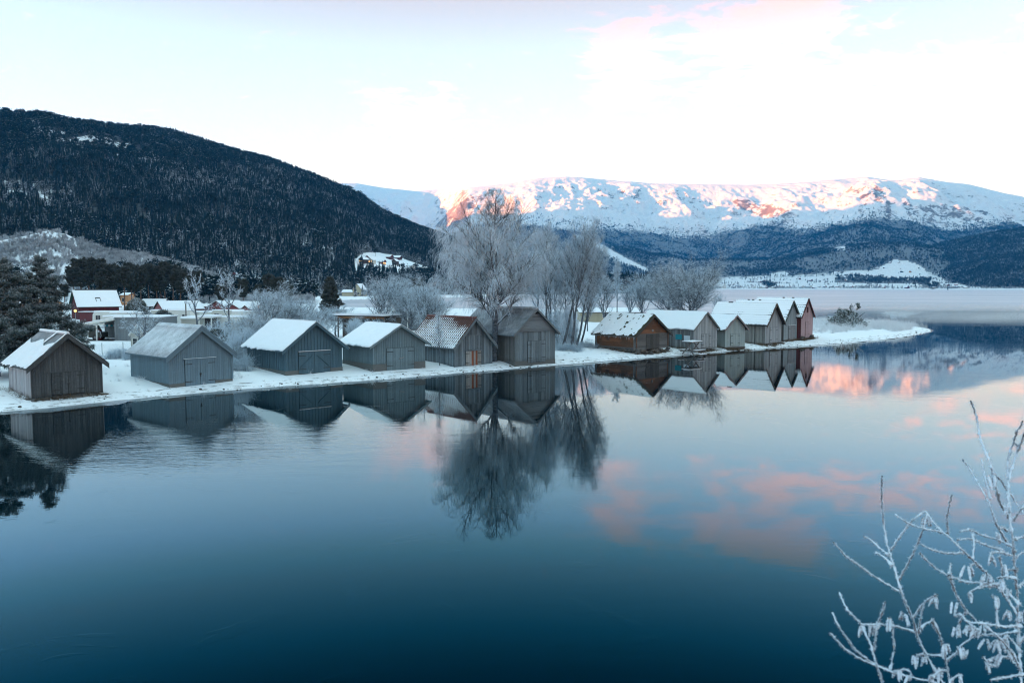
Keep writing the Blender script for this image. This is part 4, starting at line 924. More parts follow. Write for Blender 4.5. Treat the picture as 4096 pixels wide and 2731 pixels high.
def side_boards(mb, d, h, zb, x, out, n, g, bat=0, gap=.004, th=.022, m=0, horizontal=False):
    if horizontal:
        zs = np.linspace(zb, h, n + 1)
        for i in range(n):
            dd = th * g.uniform(.8, 1.3) * out; x0, x1 = sorted((x, x + dd)); mb.box(x0, x1, 0, d, zs[i] + gap, zs[i + 1] - gap, m, g.random())
        return
    ys = np.linspace(0, d, n + 1)
    for i in range(n):
        dd = th * g.uniform(.75, 1.25) * out; x0, x1 = sorted((x, x + dd)); mb.box(x0, x1, ys[i] + gap, ys[i + 1] - gap, zb + g.uniform(-.02, .02) * (bat == 0), h, m, g.random())
        if bat and i:
            x0, x1 = sorted((x + th * out * .6, x + (th + .03) * out)); mb.box(x0, x1, ys[i] - bat / 2, ys[i] + bat / 2, zb, h - .01, m, g.random() * .5)
def roof_pt(w, hr, ox, he, side, s, t_, dn=0.):
    """point on the roof: side -1/+1, s along the ridge (y), t_ 0 ridge..1 eave, dn along the normal"""
    hx = w / 2 + ox; L = math.hypot(hx, hr - he); nx, nz = (hr - he) / L, hx / L
    x = w / 2 + side * hx * t_ + side * nx * dn; z = hr + (he - hr) * t_ + nz * dn; return x, s, z
def roof_grid(name, w, hr, ox, he, y0, y1, hfun, ns, nt, mats, parent, t0=0., t1=1., attr=None, thick=.0, keepf=None, sides=(-1, 1), over=0.):
    Vs = []; Qs = []; As = []; n = 0
    for side in sides:
        S, T_ = np.meshgrid(np.linspace(y0, y1, ns), np.linspace(t0, t1, nt))
        if over: T_ = T_ * (1 + over * (fbm(S * 1.9 + side * 5, S * 0, 4, ns) - .1) * T_ ** 3); S = S + over * 1.5 * np.where(S < (y0 + y1) / 2, -1, 1) * (np.abs(S - (y0 + y1) / 2) > (y1 - y0) * .47) * fbm(T_ * 7, T_ * 0 + side, 3, nt)
        Hh = hfun(S, T_, side)
        hx = w / 2 + ox; L = math.hypot(hx, hr - he); nx, nz = (hr - he) / L, hx / L
        def P(dn, T_=T_, S=S): return np.stack([w / 2 + side * (hx * T_ + nx * dn), S, hr + (he - hr) * T_ + nz * dn], -1)
        top = P(Hh).reshape(-1, 3); keep = None
        if keepf is not None:
            kk = keepf(S, T_, side); keep = kk[:-1, :-1]
        Q = gridfaces(nt, ns, keep)
        if side > 0: Q = Q[:, ::-1]
        Vs.append(top); Qs.append(Q + n); n += len(top)
        if attr is not None: As.append(attr(S, T_, side).ravel())
        if keepf is None:      # rim going down to the roof plane
            b0 = n - len(top); low = P(np.zeros_like(Hh) - thick).reshape(-1, 3)
            for idx in (np.arange(ns), np.arange(ns) + (nt - 1) * ns, np.arange(nt) * ns, np.arange(nt) * ns + ns - 1):
                m = len(idx); Vs.append(low[idx]); Qs.append(np.stack([b0 + idx[:-1], b0 + idx[1:], n + np.arange(1, m), n + np.arange(m - 1)], -1)); n += m
                if attr is not None: As.append(np.full(m, .3))
    me = npmesh(name, np.concatenate(Vs), np.concatenate(Qs), mats, {'snow': np.concatenate(As)} if attr is not None else None, smooth=False)
    return link(name, me, parent)
def roof_slab(parent, w, hr, ox, he, y0, y1, th, mat, name='roof'):
    mb = MB(); hx = w / 2 + ox; L = math.hypot(hx, hr - he); nx, nz = (hr - he) / L, hx / L; vt = th / nz
    for s in (-1, 1):
        xe = w / 2 + s * hx; P = [(w / 2, y0, hr - vt), (xe, y0, he - vt), (xe, y1, he - vt), (w / 2, y1, hr - vt), (w / 2, y0, hr), (xe, y0, he), (xe, y1, he), (w / 2, y1, hr)]
        if s > 0: P = [P[i] for i in (0, 3, 2, 1, 4, 7, 6, 5)]
        P = [P[i] for i in (1, 0, 3, 2, 5, 4, 7, 6)]; mb.hexa(P)
    return mb.build(name, mat, parent)
def snow_cover(parent, g, w, hr, ox, he, y0, y1, th, seed, rough=.25, keepf=None, base=None, ns=None, nt=26, out=.05, sides=(-1, 1)):
    ns = ns or int((y1 - y0) * 9)
    def hf(S, T_, side):
        e = np.minimum(1, .45 + 8 * np.minimum(np.minimum(S - y0, y1 - S) / (y1 - y0), (1 - T_) * .6 + .02))
        b = 0 if base is None else base(S, T_, side) * .75
        return th * e * (1 + rough * 1.6 * fbm(S * 1.3 + side * 9, T_ * 3, 4, seed)) + b + .004
    return roof_grid('snow', w, hr, ox + out, he - out * (hr - he) / (w / 2 + ox), y0 - .03, y1 + .03, hf, ns, nt, [M_SNOW], parent, keepf=keepf, sides=sides, over=.07)
def barge(parent, w, hr, ox, he, y, mat, wid=.2, th=.035, name='bargeboard', drop=.0):
    hx = w / 2 + ox
    for s in (-1, 1):
        mb = MB(); xe = w / 2 + s * hx; a = hr - drop; b = he - drop; vt = wid * math.hypot(hx, hr - he) / hx
        P = [(w / 2, y - th, a - vt), (w / 2, y, a - vt), (xe, y, b - vt), (xe, y - th, b - vt), (w / 2, y - th, a), (w / 2, y, a), (xe, y, b), (xe, y - th, b)]
        if s < 0: P = [P[i] for i in (3, 2, 1, 0, 7, 6, 5, 4)]
        mb.hexa([P[i] for i in (1, 0, 3, 2, 5, 4, 7, 6)]); mb.build(name, mat, parent)
def plank_door(parent, x0, x1, z0, z1, y, mat, n, g, leaf=2, hinges=True, mats=None, name='door', bar=True, handle=True):
    """pair of plank doors set on the front wall"""
    xm = np.linspace(x0, x1, leaf + 1); mb = MB(); mb.box(x0 - .014, x1 + .014, y - .034, y - .03, z0 - .01, z1 + .018); mb.build('dark_door_backing', M_DARK, parent)  # near-black sheet behind the leaves paints the shade of the door gaps
    for k in range(leaf):
        mb = MB(); xs = np.linspace(xm[k] + .01, xm[k + 1] - .01, n + 1)
        for i in range(n):
            mi = 0 if mats is None else mats[k][i]
            mb.box(xs[i] + .003, xs[i + 1] - .003, y - .045 - g.uniform(0, .008), y, z0 + g.uniform(0, .03), z1, mi, g.random())
        d = mb.build(name, mat, parent)
        if hinges:
            for zz in (z0 + .22 * (z1 - z0), z0 + .84 * (z1 - z0)):
                h = MB(); xa = x0 if k == 0 else x1; s = 1 if k == 0 else -1; xb = xa + s * .42 * (xm[1] - xm[0]) * 1.1
                h.box(min(xa, xb), max(xa, xb), y - .066, y - .055, zz - .022, zz + .022); h.build('hinge', M_IRON, d)
        if handle and k == leaf - 1:
            h = MB(); h.box(xm[k] - .05, xm[k] + .07, y - .085, y - .055, z0 + .44 * (z1 - z0), z0 + .5 * (z1 - z0)); h.box(xm[k] - .02, xm[k] + .03, y - .1, y - .06, z0 + .37 * (z1 - z0), z0 + .44 * (z1 - z0)); h.build('handle', M_IRON, d)
def stones(parent, g, x0, x1, y0, y1, z0, z1, mat=None, n=60, name='stone_base', s=.22):
    """dry laid flat stones along a line"""
    mb = MB()
    for i in range(n):
        f = g.random(); x = x0 + (x1 - x0) * f + g.normal() * .06; y = y0 + (y1 - y0) * f + g.normal() * .06; z = g.uniform(z0, z1); a, b, c = s * g.uniform(.6, 1.5), s * g.uniform(.5, 1.), s * g.uniform(.18, .4); r = g.uniform(-.5, .5) + math.atan2(y1 - y0, x1 - x0)
        cr, sr = math.cos(r), math.sin(r); P = []
        for zz in (-c, c):
            for sx, sy in ((-1, -1), (1, -1), (1, 1), (-1, 1)):
                q = g.uniform(.72, 1.05); dx_, dy_ = sx * a * q, sy * b * q; P.append((x + dx_ * cr - dy_ * sr, y + dx_ * sr + dy_ * cr, z + zz * g.uniform(.8, 1.1)))
        mb.hexa(P, 0, g.random())
    return mb.build(name, mat or M_STONE, parent)

HUT = {1: [0.45, -30.461, 50.082, 0.808, 4.318, 4.792, 1.945, 4.065, 0.296, 0.343], 2: [0.62, -24.376, 56.356, 0.853, 4.852, 6.253, 1.93, 4.076, 0.29, 0.205], 3: [0.85, -17.975, 62.986, 0.755, 5.141, 6.843, 1.615, 3.89, 0.449, 0.332], 4: [1.05, -11.647, 66.45, 0.671, 5.133, 5.589, 1.506, 3.282, 0.436, 0.31], 5: [0.35, -5.153, 71.137, 0.718, 4.419, 6.975, 1.706, 4.366, 0.35, 0.357], 6: [0.6, 0.255, 73.764, 0.674, 5.002, 8.687, 2.468, 4.887, 0.401, 0.303], 7: [0.75, 13.349, 85.545, 0.698, 5.248, 5.928, 1.536, 3.761, 0.475, 0.36], 8: [0.45, 20.612, 90.07, 0.7, 4.382, 8.264, 2.277, 4.266, 0.233, 0.215], 9: [0.45, 25.116, 93.666, 0.502, 3.171, 3.867, 2.046, 3.77, 0.355, 0.297], 10: [0.5, 31.338, 98.478, 0.828, 4.753, 7.458, 2.298, 4.984, 0.355, 0.422], 11: [0.65, 35.307, 103.314, 0.812, 4.627, 7.691, 2.478, 5.066, 0.226, 0.293], 12: [0.65, 38.427, 105.781, 0.861, 4.265, 6.97, 2.858, 5.353, 0.328, 0.19]}
# board tones of weathered or painted wood, tuned by eye, many blued for the cool light
WD = {1: mat_wood('brown_grey_boards', (.070, .075, .077), .38, .12, .6, .5), '1w': mat_wood('whitewashed_boards', (.40, .39, .40), .25, .1, .45, .6), 2: mat_wood('slate_grey_paint', (.14, .205, .245), .09, .02, .18),
      3: mat_wood('blue_grey_paint', (.068, .12, .15), .14, .03, .25), 4: mat_wood('pale_slate_paint', (.165, .23, .255), .14, .03, .3, .2), 5: mat_wood('old_silvered_boards', (.155, .19, .21), .42, .10, .6, .4), '5r': mat_wood('rust_painted_strip', (.22, .075, .04), .2, .05, .3),
      '5d': mat_wood('silvered_door', (.26, .255, .24), .3, .1, .5, .3), 6: mat_wood('silvered_big_boards', (.16, .20, .22), .38, .14, .6, .4), '6h': mat_wood('silvered_gable_boards', (.165, .19, .205), .35, .12, .5, along='X'),
      7: mat_wood('tarred_log', (.19, .088, .048), .35, .03, .55, .0, along='XY', col2=(.12, .07, .045)), '7g': mat_wood('grey_log', (.13, .125, .12), .3, .08, .5, along='XY'), '7d': mat_wood('dark_plank_door', (.07, .065, .06), .3, .08, .5),
      8: mat_wood('pale_silver_boards', (.36, .395, .41), .32, .12, .6, .4), '8s': mat_wood('dark_side_boards', (.20, .21, .21), .4, .08, .6, .4), 9: mat_wood('grey_green_paint', (.36, .43, .425), .1, .05, .2), 10: mat_wood('ash_grey_boards', (.32, .35, .365), .25, .1, .5, .3), 11: mat_wood('striped_boards', (.35, .40, .42), .25, .06, .3), '11d': mat_wood('grey_door_boards', (.22, .23, .24), .15, .05, .3),
      12: mat_wood('faded_pink_paint', (.38, .265, .275), .15, .05, .3), '12s': mat_wood('dark_red_side', (.12, .035, .035), .2, .05, .3)}
def hut(k, label, sm, fm=None, nf=26, ns=30, bat=0, th_roof=.07, found='conc', side=None, zb=0., fh=.9, group='boathouses along the shore'):
    z, x, y, a, w, d, he, hr, ox, oy = HUT[k]; g = np.random.default_rng(k)
    o = thing('boathouse', label, 'boathouse', (x, y, z), a, group)
    kslope = (hr - he) / (w / 2 + ox); h0 = he + kslope * ox - th_roof * 1.3; hp = hr - th_roof * 1.3
    mb = MB()   # inner shell
    mb.add([(.03, .03, zb), (w - .03, .03, zb), (w - .03, d - .03, zb), (.03, d - .03, zb), (.03, .03, h0 - .02), (w - .03, .03, h0 - .02), (w - .03, d - .03, h0 - .02), (.03, d - .03, h0 - .02), (w / 2, .03, hp - .02), (w / 2, d - .03, hp - .02)],
           [(0, 1, 5, 8, 4), (3, 7, 9, 6, 2), (0, 4, 7, 3), (1, 2, 6, 5), (4, 8, 9, 7), (5, 6, 9, 8), (3, 2, 1, 0)], 0, .2)
    gable_boards(mb, w, h0, hp, zb, .03, -1, nf, g, bat); gable_boards(mb, w, h0, hp, zb, d - .03, 1, nf, g, bat)
    mb.build('front_wall' if side else 'wall', fm, o)
    if side or True:
        mb = MB(); side_boards(mb, d, h0, zb, .03, -1, ns, g, bat); mb.build('side_wall', side or fm, o); mb = MB(); side_boards(mb, d, h0, zb, w - .03, 1, ns, g, bat); mb.build('side_wall', side or fm, o)
    if found == 'conc':
        mb = MB(); mb.box(-.02, w + .02, -.02, d + .02, -1.4, zb - .004); mb.build('foundation', M_CONC, o)
    return o, dict(w=w, d=d, he=he, hr=hr, ox=ox, oy=oy, h0=h0, hp=hp, g=g, y0=-oy, y1=d + oy)
def std_roof(o, q, mat, th=.07): return roof_slab(o, q['w'], q['hr'], q['ox'], q['he'], q['y0'], q['y1'], th, mat)
def R4(q): return q['w'], q['hr'], q['ox'], q['he']

# 1 dark boathouse with partly bare corrugated roof
o, q = hut(1, 'dark brown-grey boathouse with pale side wall and partly bare snowy roof, beside the frosted pines', None, WD[1], 28, 30, side=WD['1w'], found=None)
w, d, g = q['w'], q['d'], q['g']; rf = std_roof(o, q, WD[1])
corr = lambda S, T_, side: .012 + .012 * np.sin(S * 2 * math.pi / .15)
cg_ = roof_grid('corrugated_sheet', *R4(q), q['y0'], q['y1'], corr, int((q['y1'] - q['y0']) / .15 * 6), 4, [M_FROSTSHEET2], rf)
def bare(S, T_, side):
    top = .30 + .05 * np.sin(S * 2.1) + .07 * fbm(S * 1.1, T_ * 2, 3, 3); holes = fbm(S * 1.2, T_ * 6, 3, 13) > .42
    return ((T_ > top) & ~(holes & (T_ > .35) & (T_ < .6) & (S < 1.6))) | (np.abs(S - 1.3 - T_) < .14) | (S < q['y0'] + .12)
snow_cover(rf, g, *R4(q), q['y0'], q['y1'], .09, 31, keepf=bare, base=corr, nt=60, ns=90)
mb = MB(); mb.tube([(w / 2, q['y0'] - .02, q['hr'] + .03), (w / 2, q['y1'], q['hr'] + .03)], [.11, .11], 10); mb.build('snowy_ridge_cap', M_SNOW, rf)
barge(rf, *R4(q), q['y0'] - .02, WD[1], .24, .04, drop=-.01)
plank_door(o, 1.2, 3.15, .12, 1.55, .0, WD[1], 6, g, 2)
mb = MB(); mb.box(1.0, 3.3, -.06, -.005, 1.56, 1.62); mb.build('lintel', WD[1], o)
stones(o, g, -.1, w + .2, -.1, -.05, -.42, -.05, n=95); stones(o, g, -.05, -.05, 0, d, -.35, -.02, n=40)

# 2 slate painted, corrugated frosted roof
o, q = hut(2, 'slate-blue painted boathouse with frosted corrugated roof and padlocked double doors', None, WD[2], 34, 40)
w, d, g = q['w'], q['d'], q['g']; rf = std_roof(o, q, WD[2])
corr2 = lambda S, T_, side: .02 + .016 * np.sin(S * 2 * math.pi / .17)
roof_grid('corrugated_sheet', *R4(q), q['y0'] - .03, q['y1'] + .03, corr2, int((q['y1'] - q['y0']) / .17 * 6), 4, [M_FROSTSHEET], rf)
mb = MB(); hx = w / 2 + q['ox']; kk = (q['hr'] - q['he']) / hx
for s in (-1, 1): mb.hexa([(w / 2, q['y0'] - .04, q['hr'] + .045), (w / 2 + s * .28, q['y0'] - .04, q['hr'] + .045 - .28 * kk), (w / 2 + s * .28, q['y1'] + .04, q['hr'] + .045 - .28 * kk), (w / 2, q['y1'] + .04, q['hr'] + .045), (w / 2, q['y0'] - .04, q['hr'] + .075), (w / 2 + s * .28, q['y0'] - .04, q['hr'] + .06 - .28 * kk), (w / 2 + s * .28, q['y1'] + .04, q['hr'] + .06 - .28 * kk), (w / 2, q['y1'] + .04, q['hr'] + .075)])
mb.build('ridge_cap', M_FROSTSHEET, rf)
barge(rf, *R4(q), q['y0'] - .03, WD[2], .13, .03, drop=-.02); barge(rf, *R4(q), q['y0'] - .002, WD[2], .26, .025, name='inner_bargeboard', drop=.08)
plank_door(o, 1.15, 3.45, -.40, 1.66, .0, WD[2], 6, g, 2)
mb = MB(); mb.box(1.05, 3.55, -.09, -.0, 1.67, 1.72); mb.box(1.05, 3.55, -.1, 0, 1.72, 1.735, 1); mb.build('lintel', [WD[2], M_SNOW], o)
for xx in (.0, w): mb = MB(); mb.box(xx - .07, xx + .07, -.035, .05, 0, q['h0'] - .05); mb.build('corner_board', WD[2], o)
for xx in (.06, w - .18): mb = MB(); mb.box(xx, xx + .12, q['y0'], .03, q['h0'] - .18, q['h0'] - .05); mb.build('purlin_end', WD[2], o)

# 3 board and batten, thick snow
o, q = hut(3, 'dark blue-grey board-and-batten boathouse under an even white snow roof', None, WD[3], 18, 22, bat=.055)
w, d, g = q['w'], q['d'], q['g']; rf = std_roof(o, q, WD[3]); snow_cover(rf, g, *R4(q), q['y0'], q['y1'], .075, 33, .12)
barge(rf, *R4(q), q['y0'] - .01, WD[3], .22, .04)
plank_door(o, 1.12, 3.98, -.32, 1.42, .0, WD[3], 5, g, 2, handle=False)
mb = MB(); mb.box(1.1, 4.0, -.1, -.02, 1.45, 1.5); mb.box(1.1, 4.0, -.105, -.015, 1.5, 1.52, 1); mb.build('door_rail', [M_METAL, M_SNOW], o)
for a_, b_ in (((1.25, .2), (2.3, 1.1)), ((3.85, .2), (2.8, 1.1))): mb = MB(); mb.beam((a_[0], -.075, a_[1]), (b_[0], -.075, b_[1]), .03, .09, up=(0, 1, 0)); mb.build('door_brace', WD[3], o)
mb = MB(); mb.box(2.1, 3.2, -.7, -.3, -.45, -.37); mb.box(2.1, 3.2, -.7, -.3, -.366, -.33, 1); mb.build('doorstep', [WD[3], M_SNOW], o)

# 4 low grey, concrete base
o, q = hut(4, 'low pale grey boathouse on a high concrete base, snow curling over its eave', None, WD[4], 30, 34, bat=.03)
w, d, g = q['w'], q['d'], q['g']; rf = std_roof(o, q, WD[4]); snow_cover(rf, g, *R4(q), q['y0'], q['y1'], .10, 34, .2, out=.08)
barge(rf, *R4(q), q['y0'] - .01, WD[4], .17, .035)
plank_door(o, 1.3, 4.0, -.62, 1.28, .0, WD[4], 8, g, 2, handle=False)
mb = MB(); mb.beam((2.5, -.08, .36), (2.95, -.08, .46), .05, .1, up=(0, 1, 0)); mb.build('wooden_latch', WD['5d'], o)

# 5 old tiled hut
o, q = hut(5, 'old silvered boathouse with patchy snow on red tiles and two rust-red door strips', None, WD[5], 22, 34, found=None)
w, d, g = q['w'], q['d'], q['g']; rf = std_roof(o, q, WD[5])
LR = math.hypot(w / 2 + q['ox'], q['hr'] - q['he'])
def tileh(S, T_, side, pt=.36, pc=.30): f = (T_ * LR / pt) % 1.0; return .02 + .035 * f + .022 * np.cos(S * 2 * math.pi / pc)
def tilesnow(S, T_, side): return .50 + .27 * np.cos(S * 2 * math.pi / .30 + math.pi) + .40 * (T_ - .35) + .22 * fbm(S * .9, T_ * 2.5, 4, 7) - .5 * sstep(3.6, 1., S) * sstep(.55, .0, T_) - .10 * (((T_ * LR / .36) % 1) < .22)
roof_grid('tiles', *R4(q), q['y0'], q['y1'], tileh, int((q['y1'] - q['y0']) / .30 * 8), int(LR / .36 * 6), [M_REDTILE], rf, attr=tilesnow)
mb = MB(); mb.tube([(w / 2, q['y0'], q['hr'] + .04), (w / 2, q['y1'], q['hr'] + .04)], [.1, .1], 8); rc = mb.build('ridge_tiles', mat_wood('snowy_ridge_tiles', (.16, .06, .05), .3, .8, .2), rf)
barge(rf, *R4(q), q['y0'] - .01, WD[5], .2, .035)
S_, R_ = 0, 1
plank_door(o, 1.25, 3.05, .02, 1.36, .0, [WD['5d'], WD['5r']], 4, g, 2, mats=[[0, 0, 0, 1], [0, 1, 0, 0]], handle=False)
mb = MB(); mb.box(1.2, 3.1, -.1, 0, 1.38, 1.45); mb.build('lintel', WD[5], o)
mb = MB(); gable_boards(mb, w, q['h0'], q['hp'], 0, -.0, -1, 10, g, x0=1.25, x1=3.1, ztop=2.75, zlo=1.5, th=.04); mb.build('loft_hatch', WD[5], o)
mb = MB(); mb.box(1.2, 3.1, -.07, -.01, 2.76, 2.82); mb.build('hatch_rail', WD[5], o)
stones(o, g, 0, w, 0, 0, -.35, -.05, n=40, s=.16); stones(o, g, 0, 0, 0, d, -.3, -.05, n=70, s=.16)

# 6 large weathered
o, q = hut(6, 'large weathered boathouse with horizontal gable boards and thin frosted roof, under the big birch', None, WD[6], 26, 40, side=mat_wood('shaded_side_boards', (.13, .13, .125), .35, .08, .5, .4))
w, d, g = q['w'], q['d'], q['g']; rf = std_roof(o, q, WD[6])
roof_grid('corrugated_sheet', *R4(q), q['y0'], q['y1'], corr2, int((q['y1'] - q['y0']) / .17 * 6), 4, [M_FROSTSHEET2], rf)
mb = MB(); mb.tube([(w / 2, q['y0'], q['hr'] + .05), (w / 2, q['y1'], q['hr'] + .05)], [.13, .13], 8); mb.build('ridge_cap', M_FROSTSHEET, rf)
barge(rf, *R4(q), q['y0'] - .01, WD['6h'], .16, .04, drop=-.02)
mb = MB(); zs = np.arange(q['h0'] + .02, q['hp'] - .42, .165)
for z_ in zs:
    f = (z_ - q['h0']) / (q['hp'] - q['h0']); x0 = w / 2 * f + .06; x1 = w - x0; f2 = (z_ + .16 - q['h0']) / (q['hp'] - q['h0']); x0b = w / 2 * f2 + .06
    mb.hexa([(x0, -.075, z_), (x1, -.075, z_), (x1, .0, z_), (x0, .0, z_), (x0b, -.045, z_ + .16), (w - x0b, -.045, z_ + .16), (w - x0b, .0, z_ + .16), (x0b, .0, z_ + .16)], 0, g.random())
mb.build('gable_boards', WD['6h'], o)
mb = MB(); mb.add([(w / 2 - .35, -.03, q['hp'] - .42), (w / 2 + .35, -.03, q['hp'] - .42), (w / 2, -.03, q['hp'] - .05), (w / 2 - .35, .0, q['hp'] - .42), (w / 2 + .35, .0, q['hp'] - .42), (w / 2, .0, q['hp'] - .05)], [(0, 1, 2), (0, 3, 4, 1), (1, 4, 5, 2), (2, 5, 3, 0)]); mb.build('dark_vent_panel', M_DARK, o)  # dark triangle on the gable, painted as the shade inside a vent
plank_door(o, 1.55, 3.75, -.2, 1.85, .0, WD[6], 5, g, 2, handle=False)

# 7 log hut
z, x, y, a, w, d, he, hr, ox, oy = HUT[7]; g = np.random.default_rng(7)
o = thing('boathouse', 'small log boathouse with orange-brown timber, icicles and a leaf-strewn snow roof', 'boathouse', (x, y, z), a, 'boathouses along the shore')
q = dict(w=w, d=d, he=he, hr=hr, ox=ox, oy=oy, y0=-oy, y1=d + oy); kslope = (hr - he) / (w / 2 + ox); h0 = he + kslope * ox - .12; hp = hr - .12
mb = MB(); mb.add([(.05, .05, 0), (w - .05, .05, 0), (w - .05, d - .05, 0), (.05, d - .05, 0), (.05, .05, h0), (w - .05, .05, h0), (w - .05, d - .05, h0), (.05, d - .05, h0), (w / 2, .05, hp), (w / 2, d - .05, hp)],
    [(0, 1, 5, 8, 4), (3, 7, 9, 6, 2), (0, 4, 7, 3), (1, 2, 6, 5), (4, 8, 9, 7), (5, 6, 9, 8), (3, 2, 1, 0)])
for z_ in np.arange(0, hp - .2, .215):
    f = max(0, (z_ + .2 - h0) / (hp - h0)); x0 = w / 2 * f - (.12 if f == 0 else -.02); m = 1 if z_ < 1.65 else 0
    mb.hexa([(x0, -.06 - .03 * g.random(), z_ + .006), (w - x0, -.07, z_ + .006), (w - x0, .06, z_ + .006), (x0, .06, z_ + .006), (x0, -.05, z_ + .205), (w - x0, -.05, z_ + .205), (w - x0, .06, z_ + .205), (x0, .06, z_ + .205)], m, g.random())
mb.build('front_wall', [WD[7], WD['7g']], o)
zs = np.linspace(0, h0, 8)
for sd in (-1, 1):
    mb = MB()
    for i in range(7):
        xx = 0 if sd < 0 else w; e = .05 + .035 * g.random(); x0, x1 = sorted((xx + sd * e, xx - sd * .05)); mb.box(x0, x1, -.12, d + .12, zs[i] + .008, zs[i + 1] - .008, 1 if i == 0 else 0, g.random())
    mb.build('side_wall', [WD[7], WD['7g']], o)
for xx, yy in ((-.12, .12), (w + .12, .12), (-.12, d - .12)): mb = MB(); mb.tube([(xx, yy, -.25), (xx, yy, h0)], [.12, .11], 8); mb.build('corner_post', WD['7g'], o)
rf = roof_slab(o, w, hr, ox, he, -oy, d + oy, .10, WD['7d'])
lump = lambda S, T_, side: .035 + .035 * np.abs(fbm(S * 3, T_ * 9, 3, 71))
roof_grid('turf', w, hr, ox, he, -oy, d + oy, lump, 60, 24, [M_TURF], rf)
def turf_keep(S, T_, side): return (fbm(S * 2.6, T_ * 7.5 + side, 4, 77) - .42 * sstep(.05, .0, np.abs(((T_ * 4.2) % 1) - .5) - .42) * .4 < .33) & (S > -oy + .1 + .12 * fbm(T_ * 12, T_ * 0, 2, 5))
def lump2(S, T_, side): return .05 + .05 * fbm(S * 3, T_ * 9, 3, 72) + .03
snow_cover(rf, g, w, hr, ox, he, -oy, d + oy, .07, 37, .5, keepf=turf_keep, base=lump2, ns=120, nt=64)
barge(rf, w, hr, ox, he, -oy - .01, WD['7d'], .2, .05)
mb = MB(); mb.box(-ox - .06, -ox + .02, -oy, d + oy, he - .16, he - .05); mb.build('eave_board', WD['7g'], rf)
for i in range(26):
    yy = g.uniform(-oy, d + oy); L = g.uniform(.08, .32); mb = MB() if i == 0 else mb; mb.lathe([(.012, 0), (.008, -L * .6), (.001, -L)], (-ox - .03, yy, he - .16), 5)
mb.build('icicles', mat_plain('ice', (.6, .65, .7), .1, .5), rf)
plank_door(o, 1.55, 3.75, .05, 1.62, -.07, WD['7d'], 5, g, 2, handle=False)
mb = MB(); mb.tube([(2.6, -.16, 2.02), (2.6, -.06, 2.02)], [.12, .14], 10); mb.box(2.5, 2.7, -.12, -.05, 1.9, 1.96); mb.build('gable_lamp', M_METAL, o)
stones(o, g, -.2, w + .2, -.15, -.1, -.55, -.03, n=110, s=.2); stones(o, g, -.1, -.1, 0, d, -.45, -.03, n=70, s=.2); stones(o, g, .3, w * .8, -.5, -.35, -.55, -.42, n=16, s=.25)

# 8 plank hut with notices
o, q = hut(8, 'long pale plank boathouse with notice boards on its side wall, behind the picnic table', None, WD[8], 24, 46, side=WD['8s'], found=None)
w, d, g = q['w'], q['d'], q['g']; rf = std_roof(o, q, WD['8s'])
roof_grid('corrugated_sheet', *R4(q), q['y0'], q['y1'], corr2, int((q['y1'] - q['y0']) / .17 * 6), 4, [M_FROSTSHEET], rf)
snow_cover(rf, g, *R4(q), q['y0'] + .02, q['y1'], .06, 38, .15, base=corr2, out=.01)
barge(rf, *R4(q), q['y0'] - .01, WD['8s'], .17, .035, drop=-.02)
plank_door(o, 1.35, 3.15, .12, 1.72, .0, WD[8], 5, g, 2, handle=False)
mb = MB(); mb.box(3.2, 4.4, -.06, -.02, .95, 1.03); mb.build('latch_bar', WD[8], o)
stones(o, g, 0, w, -.05, -.05, -.4, -.05, n=34, s=.15)
# 9 small grey-green
o, q = hut(9, 'smallest boathouse, pale grey-green with a snowy tiled roof', None, WD[9], 24, 26, found=None, side=mat_wood('grey_green_side', (.24, .27, .26), .1, .04, .2))
w, d, g = q['w'], q['d'], q['g']; rf = std_roof(o, q, M_TILED)
LR9 = math.hypot(w / 2 + q['ox'], q['hr'] - q['he'])
th9 = lambda S, T_, side: .02 + .04 * ((T_ * LR9 / .36) % 1.0) + .02 * np.cos(S * 2 * math.pi / .24)
roof_grid('tiles', *R4(q), q['y0'], q['y1'], th9, int((q['y1'] - q['y0']) / .24 * 6), int(LR9 / .36 * 5), [M_TILED], rf)
snow_cover(rf, g, *R4(q), q['y0'] + .05, q['y1'], .05, 39, .3, base=th9, nt=40, ns=80, out=.0)
barge(rf, *R4(q), q['y0'] - .01, mat_wood('pinkish_bargeboard', (.27, .22, .22), .2, .1), .16, .035)
plank_door(o, .85, 2.3, .15, 1.55, .0, WD[9], 5, g, 2, handle=False)
mb = MB(); mb.box(0, w, 0, d, -.6, -.005); mb.build('foundation', M_STONE, o)
# 10-12 tall tiled ones
def tall(k, label, fm, side, door, bat=0, nf=26, ns=36, th=.045, thr=.42):
    o, q = hut(k, label, None, fm, nf, ns, bat=bat, side=side, found=None)
    w, d, g = q['w'], q['d'], q['g']; rf = std_roof(o, q, M_TILED); L = math.hypot(w / 2 + q['ox'], q['hr'] - q['he'])
    tf = lambda S, T_, side_: .02 + .06 * ((T_ * L / thr) % 1.0) + .022 * np.cos(S * 2 * math.pi / .26)
    roof_grid('tiles', *R4(q), q['y0'], q['y1'], tf, int((q['y1'] - q['y0']) / .26 * 6), int(L / thr * 5), [M_TILED], rf)
    snow_cover(rf, g, *R4(q), q['y0'] + .06, q['y1'], th, 40 + k, .35, base=tf, nt=48, ns=110, out=-.01)
    mb = MB()
    for i in range(int((q['y1'] - q['y0']) / .33)): mb.tube([(w / 2, q['y0'] + i * .33, q['hr'] + .04), (w / 2, q['y0'] + i * .33 + .3, q['hr'] + .055)], [.085, .11], 8, 1 if g.random() < .85 else 0)
    mb.build('ridge_tiles', [M_TILED, M_SNOW], rf)
    stones(o, g, 0, w, -.04, -.04, -.5, -.05, n=34, s=.18); stones(o, g, 0, 0, 0, d, -.4, -.05, n=30, s=.18)
    return o, q, rf, g
